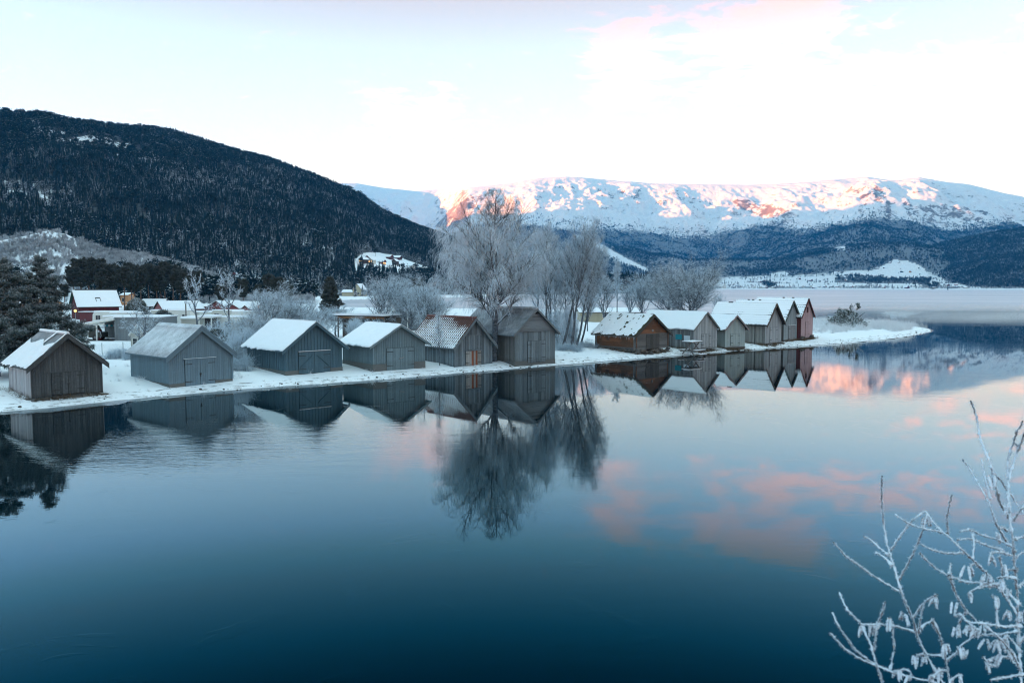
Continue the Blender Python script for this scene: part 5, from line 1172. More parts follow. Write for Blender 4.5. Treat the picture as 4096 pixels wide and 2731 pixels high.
o, q, rf, g = tall(10, 'tall ash-grey boathouse with the largest snowy tiled roof and a black gutter', WD[10], mat_wood('ash_side_boards', (.22, .215, .20), .28, .08, .5, .3), None)
barge(rf, *R4(q), q['y0'] - .01, mat_wood('brown_bargeboard', (.10, .08, .07), .2, .1), .2, .04)
mb = MB(); mb.tube([(-q['ox'] - .05, q['y0'], q['he'] - .02), (-q['ox'] - .05, q['y1'], q['he'] - .02)], [.075, .075], 8); mb.build('gutter', M_IRON, rf)
mb = MB(); mb.tube([(-.08, 1.3, q['he'] - .1), (-.08, 1.3, -.3)], [.045, .045], 8); mb.build('downpipe', M_IRON, o)
plank_door(o, 1.35, 3.5, .0, 1.95, .0, WD[10], 5, g, 2, handle=False)
o, q, rf, g = tall(11, 'boathouse with striped battens and a snow-topped door lintel, next to the pink one', WD[11], mat_wood('dark_gap_side', (.10, .10, .10), .2, .05, .4), None, bat=.05, nf=24)
barge(rf, *R4(q), q['y0'] - .01, mat_wood('green_grey_bargeboard', (.07, .10, .10), .2, .05), .2, .04)
plank_door(o, 1.3, 3.2, -.35, 1.75, -.03, WD['11d'], 6, g, 2, handle=False)
mb = MB(); mb.box(1.15, 3.4, -.16, -.03, 1.78, 1.84); mb.box(1.15, 3.4, -.17, -.02, 1.84, 1.87, 1); mb.build('lintel', [WD['11d'], M_SNOW], o)
for x0, x1 in ((-.02, 1.2), (3.3, q['w'] + .02)): mb = MB(); mb.box(x0, x1, -.05, .3, -1, .02); mb.build('foundation', M_STONE, o)
o, q, rf, g = tall(12, 'faded pink boathouse with louvred gable vent, last in the row towards the lake', WD[12], WD['12s'], None)
barge(rf, *R4(q), q['y0'] - .01, WD['12s'], .17, .04)
plank_door(o, 1.45, 2.85, .05, 2.2, .0, WD[12], 5, g, 2, handle=False, hinges=True)
mb = MB(); w = q['w']; mb.box(.02, w - .02, -.05, .0, 2.95, 3.02); mb.build('gable_band', WD[12], o)
mb = MB(); mb.box(w / 2 - .22, w / 2 + .22, -.06, 0, 3.45, 4.2, 1)
for i in range(8): mb.box(w / 2 - .2, w / 2 + .2, -.085, -.06, 3.48 + i * .09, 3.52 + i * .09, 0)
mb.build('louvre_vent', [WD['12s'], M_DARK], o)
for x0, x1 in ((-.04, 1.1), (3.2, w + .04)): stones(o, g, x0, x1, -.08, -.08, -.5, .35, n=40, s=.17)

# ------------------------------------------------------------------ things by the boathouses
def hut_pt(k, lx, ly, lz=0):
    z, x, y, a = HUT[k][:4]; return np.array([x + lx * math.cos(a) - ly * math.sin(a), y + lx * math.sin(a) + ly * math.cos(a), z + lz]), a
M_TEAL = mat_plain('teal_print', (.02, .22, .27), .5, var=.05); M_PAPER = mat_plain('pale_print', (.55, .62, .66), .5, var=.05); M_BLUE = mat_plain('blue_panel', (.03, .2, .5), .5, var=.05)
pt, a = hut_pt(8, -.06, 2.1, 1.35); o = thing('notice_board', 'small teal notice board on the dark side wall of the plank boathouse', 'sign', pt, a); mb = MB(); mb.box(-.03, 0, -.45, .45, -.3, .3); mb.build('board', M_TEAL, o); mb = MB(); mb.box(-.032, -.01, -.48, .48, .3, .34); mb.build('frame', M_METAL, o)
pt, a = hut_pt(8, -.06, .9, 1.2); o = thing('notice_board', 'pale blue-white notice board beside the teal one on the plank boathouse', 'sign', pt, a); mb = MB(); mb.box(-.03, 0, -.42, .42, -.35, .35); mb.build('board', M_PAPER, o); mb = MB(); mb.box(-.032, -.01, -.45, .45, .35, .39); mb.build('frame', M_METAL, o)
pt, a = hut_pt(8, -.75, 4.0, 0); pt[2] = gz(pt[0], pt[1]); o = thing('waste_bin', 'slatted wooden waste bin with a bright blue end against the plank boathouse', 'bin', pt, a)
mb = MB()
for i in range(8): mb.box(-.3, -.26, -.5 + i * .125, -.395 + i * .125, 0, 1.25, 0, g.random())
mb.box(-.26, .3, -.5, .5, 0, 1.2); mb.build('slatted_box', WD[8], o); mb = MB(); mb.box(-.28, .32, -.56, -.505, .05, 1.22); mb.build('blue_end', M_BLUE, o); mb = MB(); mb.box(-.34, .34, -.58, .54, 1.25, 1.31); mb.build('snowy_lid', M_SNOW, o)
# picnic table with a raised top
P = at_z(2768, 1409, .28); o = thing('picnic_table', 'tall grey timber picnic table with a snow-covered top and crossed legs on the beach', 'table', (P[0], P[1], gz(P[0], P[1]) + .02), .75)
M_GREYT = mat_wood('grey_timber', (.19, .18, .17), .3, .15, .5)
mb = MB()
for i in range(4): mb.box(-1.0, 1.0, -.62 + i * .31, -.33 + i * .31, 1.52, 1.6, 0, g.random())
mb.build('table_top', M_GREYT, o); mb = MB(); mb.box(-1.03, 1.03, -.65, .65, 1.604, 1.68); mb.build('snow', M_SNOW, o)
for xx in (-.8, .8):
    mb = MB(); mb.beam((xx, -.95, 0), (xx, .35, 1.52), .07, .14, up=(1, 0, 0)); mb.build('crossed_leg', M_GREYT, o)
    mb = MB(); mb.beam((xx + .08, .95, 0), (xx + .08, -.35, 1.52), .07, .14, up=(1, 0, 0)); mb.build('crossed_leg', M_GREYT, o)
    mb = MB(); mb.beam((xx, -1.05, .55), (xx, 1.05, .55), .06, .12, up=(0, 0, 1)); mb.build('bearer', M_GREYT, o)
for yy in (-.95, .95):
    mb = MB(); mb.box(-1., 1., yy - .16, yy + .16, .62, .68); mb.box(-1.01, 1.01, yy - .17, yy + .17, .684, .73, 1); mb.build('bench', [M_GREYT, M_SNOW], o)
P = at_z(2783, 1414, .2); o = thing('stool_bench', 'small snow-topped timber bench standing before the tall picnic table', 'bench', (P[0] + .5, P[1] - 1.0, gz(P[0] + .5, P[1] - 1.)), .7)
mb = MB(); mb.box(-.6, .6, -.18, .18, .82, .88); mb.build('seat', M_GREYT, o); mb = MB(); mb.box(-.61, .61, -.19, .19, .884, .93); mb.build('snow', M_SNOW, o)
for sx in (-.45, .45):
    mb = MB(); mb.box(sx - .06, sx + .06, -.15, .15, -.1, .82); mb.build('leg', M_GREYT, o)

# brush pile of cut fir boughs on the spit
P = at_z(3385, 1308, .75); D0 = P; g = np.random.default_rng(77); n = 900
th = g.uniform(0, 6.283, n); rr = np.sqrt(g.random(n)) * 3.0; hh = 2.5 * (1 - (rr / 3.15) ** 1.6) * g.uniform(.75, 1., n) * (1 + .25 * np.sin(th * 2 + 1)); C = np.stack([rr * np.cos(th) * 1.0, rr * np.sin(th) * .8, np.maximum(.08, hh)], 1)
o = thing('brush_pile', 'snowy heap of cut green fir boughs with a bare stick poking up, on the spit', 'brush pile', (P[0], P[1], gz(P[0], P[1])), 0)
M_BRUSH = mat_needles('snowy_fir_boughs', (.02, .035, .025), (.05, .07, .045), .95, (.35, .7))
V, Q, tip = tufts(C, 12, .55, g, .25); link('fir_boughs', npmesh('fir_boughs', V, Q, [M_BRUSH], {'tip': tip}), o)
for a_, b_, r in (((.2, -.3, 1.8), (1.3, -.5, 4.0), .035), ((1.3, -.5, 4.0), (1.75, -.5, 4.1), .02), ((1.0, -1.8, 1.5), (2.2, -2.0, 2.5), .11), ((-2.4, -2., .1), (-.5, -2.2, .7), .09), ((1.5, -2.2, .4), (3.2, -1.8, .9), .07)):
    mb = MB(); mb.tube([a_, tuple((np.array(a_) + b_) / 2 + np.array([.03, 0, .05])), b_], [r, r * .9, r * .7], 7); mb.build('stick', M_BARKF, o)
C = np.array([(1.72 + g.normal() * .1, -.5 + g.normal() * .1, 3.95 - g.random() * .9) for _ in range(26)] + [(.55 + g.normal() * .08, -.4, 3.8 - g.random() * .7) for _ in range(9)])
V, Q, tip = tufts(C, 8, .3, g, -.6); link('hanging_sprig', npmesh('hanging_sprig', V, Q, [M_BRUSH], {'tip': tip}), o)
C = np.array([(-1.6, -.4, 2.2), (-1.75, -.4, 2.6), (-1.5, -.4, 2.9), (-2.9, -.6, 1.0), (-3.2, -.6, 1.1)] * 3) + g.normal(size=(15, 3)) * .15
V, Q, tip = tufts(C, 9, .4, g, .5); link('loose_sprig', npmesh('loose_sprig', V, Q, [M_BRUSH], {'tip': tip}), o)

# frosted reeds and dry grass
t = NT('frosted_reed'); rnd = t.n('ShaderNodeObjectInfo').outputs['Random']; M_REED = t.bsdf(t.mix(rnd, (.66, .69, .72), (.84, .87, .90)), .9, None, .1)
t = NT('dry_grass'); rnd = t.n('ShaderNodeObjectInfo').outputs['Random']; M_DRY = t.bsdf(t.mix(rnd, (.09, .06, .04), (.22, .16, .10)), .9, None, .1)
def proto_tuft(seed, mat, n=26, sp=.25, lean_=.35):
    g = np.random.default_rng(seed); P0 = np.zeros((n, 3)); P0[:, :2] = g.normal(size=(n, 2)) * sp; d = np.stack([g.normal(size=n) * lean_, g.normal(size=n) * lean_, np.ones(n)], 1); L = g.uniform(.4, 1., n)[:, None]
    P = np.stack([P0, P0 + d * L * .6, P0 + d * L + g.normal(size=(n, 3)) * .12 - np.array([0, 0, .08])], 1); V, Q = tubes(P, np.tile([.012, .010, .004], (n, 1)), 3); return npmesh('grass_tuft_shape', V, Q, [mat])
C_REED = protos('reed shapes', [proto_tuft(i, M_REED) for i in (1, 2, 3)]); C_DRY = protos('dry grass shapes', [proto_tuft(i, M_DRY, 22, .3, .7) for i in (4, 5, 6)])
g = np.random.default_rng(3); x = g.uniform(36, 80, 26000); y = g.uniform(112, 172, 26000); dd = sdf(x, y)
front = np.interp(x, LAKE[4:23, 0], LAKE[4:23, 1]); k = (dd > -3.5) & (y > front + 9 - (x > 60) * 5) & (g.random(26000) < .025 + .12 * sstep(-.1, .2, fbm(x / 6, y / 9, 3, 9))) & (np.hypot(x - D0[0], y - D0[1]) > 3.2) & ~((x < 45) & (y < 122))
x, y = x[k], y[k]; P = np.stack([x, y, np.maximum(ground_h(x, y), -.02) - .03], 1); scatter('reeds', P, g.uniform(.6, 1.35, len(P)), C_REED, 3)
pts = []
for kk in (1, 7, 8, 9, 10, 11, 12):
    z, hx_, hy_, a, w, d = HUT[kk][:6]
    for i in range(70 if kk > 7 else 25):
        if g.random() < .6: lx, ly = g.uniform(-.2, w + .2), g.uniform(-.55, -.1)
        else: lx, ly = g.uniform(-.5, -.1), g.uniform(0, d)
        px_, py_ = hx_ + lx * math.cos(a) - ly * math.sin(a), hy_ + lx * math.sin(a) + ly * math.cos(a); pts.append((px_, py_, gz(px_, py_) - .03))
scatter('dry_grass', np.array(pts), g.uniform(.22, .5, len(pts)), C_DRY, 4)
x = g.uniform(-34, 20, 9000); y = g.uniform(46, 100, 9000); dd = sdf(x, y); k = (dd > 1.2) & (dd < 26) & (g.random(9000) < .08 + .5 * sstep(.1, .35, fbm(x / 3, y / 3, 3, 19)) * sstep(2, 6, dd)); x, y = x[k], y[k]
P = np.stack([x, y, ground_h(x, y) - .03], 1); scatter('snowy_weeds', P, g.uniform(.18, .45, len(P)), C_REED, 5)

# pebbles and ice lumps along the waterline
def proto_stone(seed, mat):
    g = np.random.default_rng(seed); mb = MB(); bm = bmesh_ico = None
    th = np.linspace(0, 6.283, 9)[:-1]; V = [(0, 0, .5)] + [(.5 * math.cos(a) * g.uniform(.7, 1.1), .5 * math.sin(a) * g.uniform(.7, 1.1), .3 + g.uniform(-.06, .06)) for a in th] + [(.62 * math.cos(a) * g.uniform(.8, 1.1), .62 * math.sin(a) * g.uniform(.8, 1.1), -.1) for a in th]
    Q = [(0, 1 + i, 1 + (i + 1) % 8, 0) for i in range(8)] + [(1 + i, 9 + i, 9 + (i + 1) % 8, 1 + (i + 1) % 8) for i in range(8)]
    me = bpy.data.meshes.new('stone_shape'); me.from_pydata(V, [], [q[:3] if q[0] == q[3] else q for q in Q]); me.materials.append(mat); return me
C_STN = protos('stone shapes', [proto_stone(i, m) for i, m in ((1, M_STONE), (2, M_STONE), (3, M_SNOW), (4, M_SNOW))])
g = np.random.default_rng(23); s_ = np.r_[0, np.cumsum(np.linalg.norm(np.diff(LAKE[4:22], axis=0), axis=1))]; q = g.uniform(0, s_[-1], 900); x = np.interp(q, s_, LAKE[4:22, 0]) + g.normal(size=900) * .6; y = np.interp(q, s_, LAKE[4:22, 1]) + g.normal(size=900) * .6
dd = sdf(x, y); k = (dd > -.3) & (dd < 2.2) & (g.random(900) < .2 + sstep(0, .3, fbm(x / 4, y / 4, 3, 29))); x, y = x[k], y[k]; scatter('shore_pebbles', np.stack([x, y, np.maximum(ground_h(x, y), 0) - .01], 1), g.uniform(.06, .26, len(x)) ** 1.2, C_STN, 9)
x = g.uniform(-34, 60, 9000); y = g.uniform(46, 125, 9000); dd = sdf(x, y); k = (dd > .35) & (dd < 1.7) & (g.random(9000) < .1 + .7 * sstep(.0, .3, fbm(x / 2.5, y / 2.5, 3, 39))); x, y = x[k], y[k]
scatter('shore_dead_grass', np.stack([x, y, ground_h(x, y) - .03], 1), g.uniform(.08, .26, len(x)), C_DRY, 6)
# ------------------------------------------------------------------ houses, camp and village
M_GLASS = mat_plain('window_glass', (.03, .04, .05), .12, .5, var=.05)
t = NT('lit_window'); e = t.n('ShaderNodeEmission'); e.inputs[0].default_value = (1., .55, .2, 1); e.inputs[1].default_value = .8; t.l(e.outputs[0], t.out.inputs[0]); M_LIT = t.m
M_WHITE = mat_wood('white_paint', (.62, .62, .58), .08, .05, .12); M_CREAM = mat_wood('cream_paint', (.50, .49, .44), .08, .03, .12); M_RED = mat_wood('barn_red', (.09, .02, .025), .15, .02, .3)
M_RED2 = mat_wood('faded_red', (.21, .075, .075), .15, .02, .2); M_YEL = mat_wood('pale_yellow', (.42, .38, .27), .1, .02, .15); M_ORANGE = mat_wood('ochre', (.42, .22, .11), .12, .02, .15); M_BRN = mat_wood('dark_brown', (.055, .042, .036), .2, .02, .2)
M_GREYW = mat_wood('grey_shed_boards', (.17, .19, .20), .2, .05, .35); M_GREEN = mat_plain('green_verge', (.03, .07, .06), .6)
def windowbox(parent, x0, x1, z0, z1, y, out=-1, nx=1, nz=1, frame=None, pane=None, axis='x'):
    """window: frame with panes; axis 'x' lies in a wall of constant y, 'y' in a wall of constant x"""
    def B(mb, a0, a1, b0, b1, zz0, zz1):
        if axis == 'x': mb.box(a0, a1, min(b0, b1), max(b0, b1), zz0, zz1)
        else: mb.box(min(b0, b1), max(b0, b1), a0, a1, zz0, zz1)
    mb = MB(); f = .06
    for a0, a1, c0, c1 in ((x0 - f, x1 + f, z1, z1 + f), (x0 - f, x1 + f, z0 - f, z0), (x0 - f, x0, z0, z1), (x1, x1 + f, z0, z1)): B(mb, a0, a1, y + .0 * out, y + .06 * out, c0, c1)
    for i in range(1, nx): xx = x0 + (x1 - x0) * i / nx; B(mb, xx - .02, xx + .02, y, y + .045 * out, z0, z1)
    for i in range(1, nz): zz = z0 + (z1 - z0) * i / nz; B(mb, x0, x1, y, y + .04 * out, zz - .02, zz + .02)
    fr = mb.build('window', frame or M_WHITE, parent); mb = MB(); B(mb, x0, x1, y + .002 * out, y + .02 * out, z0, z1); mb.build('pane', pane or M_GLASS, fr)
def house(name, label, cat, loc, rz, w, d, he, hr, wall, ox=.35, oy=.35, snow=.14, wins=(), group=None, boards=True, door=None, chimney=None, verge=None, gable=None, rows=0):
    """gabled building; ridge along local y, gable walls at y=0 and y=d; origin at the front-gable corner"""
    o = thing(name, label, cat, loc, rz, group); g = np.random.default_rng(int(abs(loc[0]) * 7) % 1000)
    kk = (hr - he) / (w / 2 + ox); h0 = he + kk * ox - .1; hp = hr - .1; mb = MB(); mats = [wall, gable or wall]
    mb.add([(0, 0, -.8), (w, 0, -.8), (w, d, -.8), (0, d, -.8), (0, 0, h0), (w, 0, h0), (w, d, h0), (0, d, h0), (w / 2, 0, hp), (w / 2, d, hp)], [(0, 4, 7, 3), (1, 2, 6, 5), (4, 8, 9, 7), (5, 6, 9, 8), (3, 2, 1, 0)], 0)
    mb.add([(0, 0, -.8), (w, 0, -.8), (w, 0, h0), (w / 2, 0, hp), (0, 0, h0)], [(0, 1, 2, 3, 4)], 1); mb.add([(0, d, -.8), (w, d, -.8), (w, d, h0), (w / 2, d, hp), (0, d, h0)], [(4, 3, 2, 1, 0)], 1)
    if boards:
        nb = max(6, int(w / .3)); gable_boards(mb, w, h0, hp, -.5, -.002, -1, nb, g, 0, m=1); gable_boards(mb, w, h0, hp, -.5, d + .002, 1, nb, g, 0, m=1)
        nb = max(6, int(d / .3)); side_boards(mb, d, h0, -.5, -.002, -1, nb, g); side_boards(mb, d, h0, -.5, w + .002, 1, nb, g)
    mb.build('wall', mats, o); rf = roof_slab(o, w, hr, ox, he, -oy, d + oy, .12, verge or M_BRN)
    hf = lambda S, T_, side: snow * (1 + .12 * fbm(S * 1.1 + side, T_ * 3, 3, 3)) * np.minimum(1, .5 + 6 * np.minimum(S + oy, d + oy - S) / d) + (.07 * ((T_ * rows) % 1.0) if rows else 0)
    roof_grid('snow', w, hr, ox + .04, he - .04 * kk, -oy - .03, d + oy + .03, hf, max(8, int(d * 2.5)), 9 + rows * 4, [M_SNOW], rf)
    for (face, a0, a1, z0, z1, nx, nz, pane) in wins:
        if face == 'f': windowbox(o, a0, a1, z0, z1, -.03, -1, nx, nz, None, pane)
        elif face == 'l': windowbox(o, a0, a1, z0, z1, -.03, -1, nx, nz, None, pane, 'y')
        else: windowbox(o, a0, a1, z0, z1, w + .03, 1, nx, nz, None, pane, 'y')
    if door: mb = MB(); mb.box(door[0], door[1], -.06, -.025, 0, door[2]); mb.build('door', M_BRN, o)
    if chimney: mb = MB(); mb.box(w / 2 - .3, w / 2 + .3, chimney - .3, chimney + .3, hr - .3, hr + .9); mb.box(w / 2 - .33, w / 2 + .33, chimney - .33, chimney + .33, hr + .904, hr + 1.02, 1); mb.build('chimney', [M_STONE, M_SNOW], rf)
    return o
def along(u0, u1, D0, D1=None):
    """two ground points seen in photo columns u0, u1 at depths D0, D1"""
    a = at_d(u0, 1250, D0); b = at_d(u1, 1250, D1 or D0); return a[:2], b[:2]
def side_house(name, label, cat, u0, u1, D0, D1, depth, he_v, hr_v, wall, zg=None, **kw):
    """house whose long eave side runs from column u0 to u1 facing the camera; heights from photo rows"""
    a, b = along(u0, u1, D0, D1); L = float(np.linalg.norm(b - a)); ang = math.atan2(b[1] - a[1], b[0] - a[0]); zg = gz(*a) if zg is None else zg; Dm = (D0 + (D1 or D0)) / 2
    he = height_for(he_v, Dm, zg); hr = height_for(hr_v, Dm + depth / 2, zg)
    # local y (ridge) must run from u1 to u0 so that local -x faces away; place the origin at the u1 end, turned +90 deg
    return house(name, label, cat, (b[0], b[1], zg), ang + math.pi / 2, depth, L, max(1.2, he), max(he + .6, hr), wall, **kw)
# In side_house local x points away from the camera (0 = near wall), so face 'l' is the wall we see.
rh = side_house('red_house', 'dark red house with a large snow-striped roof and roof window, beside the frosted pines', 'house', 318, 476, 160, 164.5, 8.5, 1226, 1160, M_RED, verge=M_GREEN, snow=.07, ox=.5, oy=.5, rows=20, wins=[('l', 1.2, 2.2, .6, 1.5, 2, 1, None)], chimney=None)
# roof window and bare ridge strip on the red house
w_ = 8.5; kk_ = [c for c in rh.children if c.name.startswith('roof')][0]; Lr_ = float(rh.children[0].dimensions[1]); v_ = [q.co for q in kk_.data.vertices]; hr_ = max(q[2] for q in v_); he_ = min(q[2] for q in v_) + .13; hx_ = w_ / 2 + .5
def rp_(t_, y_, dz_): return (w_ / 2 - hx_ * t_, y_, hr_ + (he_ - hr_) * t_ + dz_)
mb = MB()
for y0, y1, t0, t1 in ((3.1, 4.0, .50, .54), (3.1, 3.18, .5, .72), (3.92, 4.0, .5, .72)): mb.hexa([rp_(t1, y0, .1), rp_(t1, y1, .1), rp_(t0, y1, .1), rp_(t0, y0, .1), rp_(t1, y0, .2), rp_(t1, y1, .2), rp_(t0, y1, .2), rp_(t0, y0, .2)])
mb.build('roof_window', M_IRON, kk_)
mb = MB(); mb.hexa([rp_(.06, -.4, .08), rp_(.06, 7.3, .08), rp_(.0, 7.3, .08), rp_(.0, -.4, .08), rp_(.06, -.4, .19), rp_(.06, 7.3, .19), rp_(.0, 7.3, .19), rp_(.0, -.4, .19)]); mb.build('bare_ridge', M_TILED, kk_)
a, b = along(318, 372, 138); o = thing('hot_tub_cabin', 'small flat-topped maroon shed in front of the red house', 'shed', (a[0], a[1], gz(*a)), 0); L = float(b[0] - a[0])
mb = MB(); mb.box(0, L, 0, 1.8, 0, 2.1, 0); mb.build('wall', mat_wood('maroon', (.13, .045, .05), .15), o); mb = MB(); mb.box(-.15, L + .15, -.15, 1.95, 2.1, 2.2); rf = mb.build('roof', M_GREYW, o); mb = MB(); mb.box(-.15, L + .15, -.15, 1.95, 2.204, 2.28); mb.build('snow', M_SNOW, rf)
q = base(303, 136); h = height_for(1243, 136, q[2]); o = thing('globe_lamp', 'yellow globe lamp on a thin post in front of the red house', 'lamp', q); mb = MB(); mb.tube([(0, 0, 0), (0, 0, h)], [.05, .04], 8); mb.build('post', M_METAL, o)
t = NT('warm_globe'); b_ = t.n('ShaderNodeBsdfPrincipled'); b_.inputs['Base Color'].default_value = (.75, .5, .15, 1); b_.inputs['Emission Color'].default_value = (1, .65, .2, 1); b_.inputs['Emission Strength'].default_value = .25; t.l(b_.outputs[0], t.out.inputs[0])
mb = MB(); mb.lathe([(.02, -.24), (.15, -.19), (.23, -.05), (.23, .05), (.15, .19), (.02, .24)], (0, 0, h), 14); mb.build('globe', t.m, o, smooth=True)
# grey shed with a carport
zg = 1.05; a = at_d(458, 1300, 97)[:2]; zg = gz(*a); o = thing('carport_shed', 'grey plank shed with an open-sided carport under a snow-covered lean-to roof', 'shed', (a[0], a[1], zg), 0)
W2 = float(at_d(640, 1300, 97)[0] - a[0]); hs = height_for(1272, 97, zg); g = np.random.default_rng(4)
mb = MB(); mb.box(0, W2, .03, 5, -.3, hs)
xs = np.linspace(0, W2, 30)
for i in range(29): mb.box(xs[i] + .005, xs[i + 1] - .005, -.0 - g.uniform(0, .02), .03, -.1, hs - .01, 0, g.random())
for i in range(24): mb.box(-.02 - g.uniform(0, .015), -.0, i * .2 + .01, i * .2 + .19, -.1, hs - .01, 0, g.random())
mb.build('wall', M_GREYW, o); mb = MB(); mb.box(-.1, W2 + .1, -.1, 5.1, hs, hs + .1); rf = mb.build('roof', M_METAL, o); mb = MB(); mb.box(-.1, W2 + .1, -.12, 5.1, hs + .104, hs + .2); mb.build('snow', M_SNOW, rf)
xl = float(at_d(318, 1300, 96)[0] - a[0]); mb = MB(); mb.hexa([(xl, -.6, hs - .95), (.05, -.35, hs - .25), (.05, 5, hs - .15), (xl, 5, hs - .8), (xl, -.6, hs - .68), (.05, -.35, hs + .02), (.05, 5, hs + .03), (xl, 5, hs - .6)]); cr = mb.build('carport_roof', M_WHITE, o)
mb = MB(); mb.hexa([(xl, -.58, hs - .676), (.05, -.33, hs + .024), (.05, 5, hs + .034), (xl, 5, hs - .596), (xl, -.58, hs - .58), (.05, -.33, hs + .1), (.05, 5, hs + .12), (xl, 5, hs - .5)]); mb.build('snow', M_SNOW, cr)
for u in (328, 388): xx = float(at_d(u, 1300, 97)[0] - a[0]); mb = MB(); mb.box(xx - .08, xx + .08, -.2, -.04, -.1, hs - .42 + (xx / xl) * -.4); mb.build('post', M_WHITE, o)
mb = MB(); mb.box(xl, -.05, 4.9, 5.05, -.2, hs - .55); mb.build('rear_wall', M_GREYW, o); mb = MB(); mb.box(xl, 0, -.6, 4.9, -.02, .03); mb.build('floor', M_IRON, o)
for i, u in enumerate((406, 415, 424, 433, 445)):
    xx = float(at_d(u, 1300, 101)[0] - a[0]); mb = MB(); mb.tube([(xx, 4.78, hs - 1.15), (xx, 4.88, hs - 1.15)], [.14, .14], 12); mb.build('hanging_disc', [M_PAPER, M_TEAL][i % 2], o)
# parked car in the carport
xx = float(at_d(348, 1300, 98)[0]); o = thing('parked_car', 'dark olive off-road car parked in the shade of the carport', 'car', (xx, a[1] + .55, zg), 0); M_OLIVE = mat_plain('olive_car_paint', (.035, .038, .03), .35, .5, var=.04)
pr_ = [(-1.9, .35), (1.9, .35), (1.95, .95), (1.2, 1.05), (.85, 1.75), (-1.75, 1.8), (-1.95, 1.1)]
mb = MB(); n = len(pr_); V = [(x_, y_, z_) for y_ in (0, 1.7) for x_, z_ in pr_]; mb.add(V, [tuple(range(n)), tuple(range(2 * n - 1, n - 1, -1))] + [((i + 1) % n, i, n + i, n + (i + 1) % n) for i in range(n)]); mb.build('body', M_OLIVE, o)
for x0, x1 in ((-1.65, -.55), (-.42, .6)): mb = MB(); mb.hexa([(x0, -.015, 1.12), (x1, -.015, 1.12), (x1, .01, 1.12), (x0, .01, 1.12), (x0, -.015, 1.62), (x1 - .15, -.015, 1.62), (x1 - .15, .01, 1.62), (x0, .01, 1.62)]); mb.build('window', M_GLASS, o)
for x_ in (-1.2, 1.2):
    for y_ in (-.02, 1.5): mb = MB(); mb.tube([(x_, y_, .36), (x_, y_ + .22, .36)], [.36, .36], 18); wh = mb.build('wheel', M_IRON, o); mb = MB(); mb.tube([(x_, y_ - .02 if y_ < 1 else y_ + .24, .36), (x_, y_ + .02 if y_ < 1 else y_ + .2, .36)], [.17, .17], 12); mb.build('rim', M_METAL, wh)
xx = float(at_d(396, 1300, 98.5)[0]); o = thing('fuel_pump', 'old red fuel pump with a white hose panel by the carport post', 'pump', (xx, a[1] + .6, zg)); mb = MB(); mb.box(0, .55, 0, .45, 0, 1.35); mb.build('cabinet', M_RED, o); mb = MB(); mb.box(.05, .5, -.015, 0, .9, 1.25); mb.build('dial', M_PAPER, o); mb = MB(); mb.tube([(.62, -.05, 1.1), (.75, -.1, .6), (.62, -.05, .3)], [.03, .03, .03], 6); mb.build('hose', M_PAPER, o)
# small white hut left of the carport, playhouse
q = base(292, 84); h = height_for(1330, 84, q[2]); o = thing('pump_hut', 'tiny white hut with a rounded snow cap just behind the dark boathouse roof', 'hut', q, .2); mb = MB(); mb.box(-.2, 1.1, 0, 1.2, -.2, h); mb.build('wall', M_WHITE, o); mb = MB(); mb.box(-.35, 1.25, -.15, 1.35, h, h + .06); rf = mb.build('roof', M_METAL, o); mb = MB(); mb.hexa([(-.36, -.16, h + .064), (1.26, -.16, h + .064), (1.26, 1.36, h + .064), (-.36, 1.36, h + .064), (-.25, 0, h + .2), (1.1, 0, h + .2), (1.1, 1.2, h + .2), (-.25, 1.2, h + .2)]); mb.build('snow', M_SNOW, rf)
q = base(521, 78.5); house('playhouse', 'narrow cream playhouse with a steep gable behind the corrugated-roof boathouse', 'playhouse', q, .35, 1.15, 2.2, height_for(1338, 78.5, q[2]), height_for(1298, 78.5, q[2]), M_CREAM, ox=.15, oy=.15, snow=.06, wins=[('f', .2, .55, .5, 1.4, 1, 3, None), ('f', .68, 1.0, .5, 1.4, 1, 3, None)], boards=False, verge=M_WHITE)
# wire fence
fa, fb = at_z(322, 1424, 1.0), at_z(575, 1412, 1.0); fa[2] = gz(fa[0], fa[1]); o = thing('wire_fence', 'sagging chain-link fence on thin posts in front of the carport', 'fence', fa, math.atan2(fb[1] - fa[1], fb[0] - fa[0])); L = float(np.hypot(*(fb - fa)[:2]))
for i in range(4): mb = MB(); x_ = L * i / 3; mb.tube([(x_, 0, -.2), (x_, 0, 1.12)], [.03, .03], 6); mb.build('post', M_METAL, o)
P = []
for x_ in np.arange(-1, L, .14): P += [[(x_, 0, .02), (x_ + 1, 0, 1.02)], [(x_ + 1, 0, .02), (x_, 0, 1.02)]]
P = np.clip(np.array(P), [0, -1, 0], [L, 1, 2]); P = P[np.linalg.norm(P[:, 1] - P[:, 0], axis=1) > .3]; V, Q = tubes(P, np.full((len(P), 2), .004), 3); link('wire_mesh', npmesh('wire_mesh', V, Q, [M_METAL]), o)
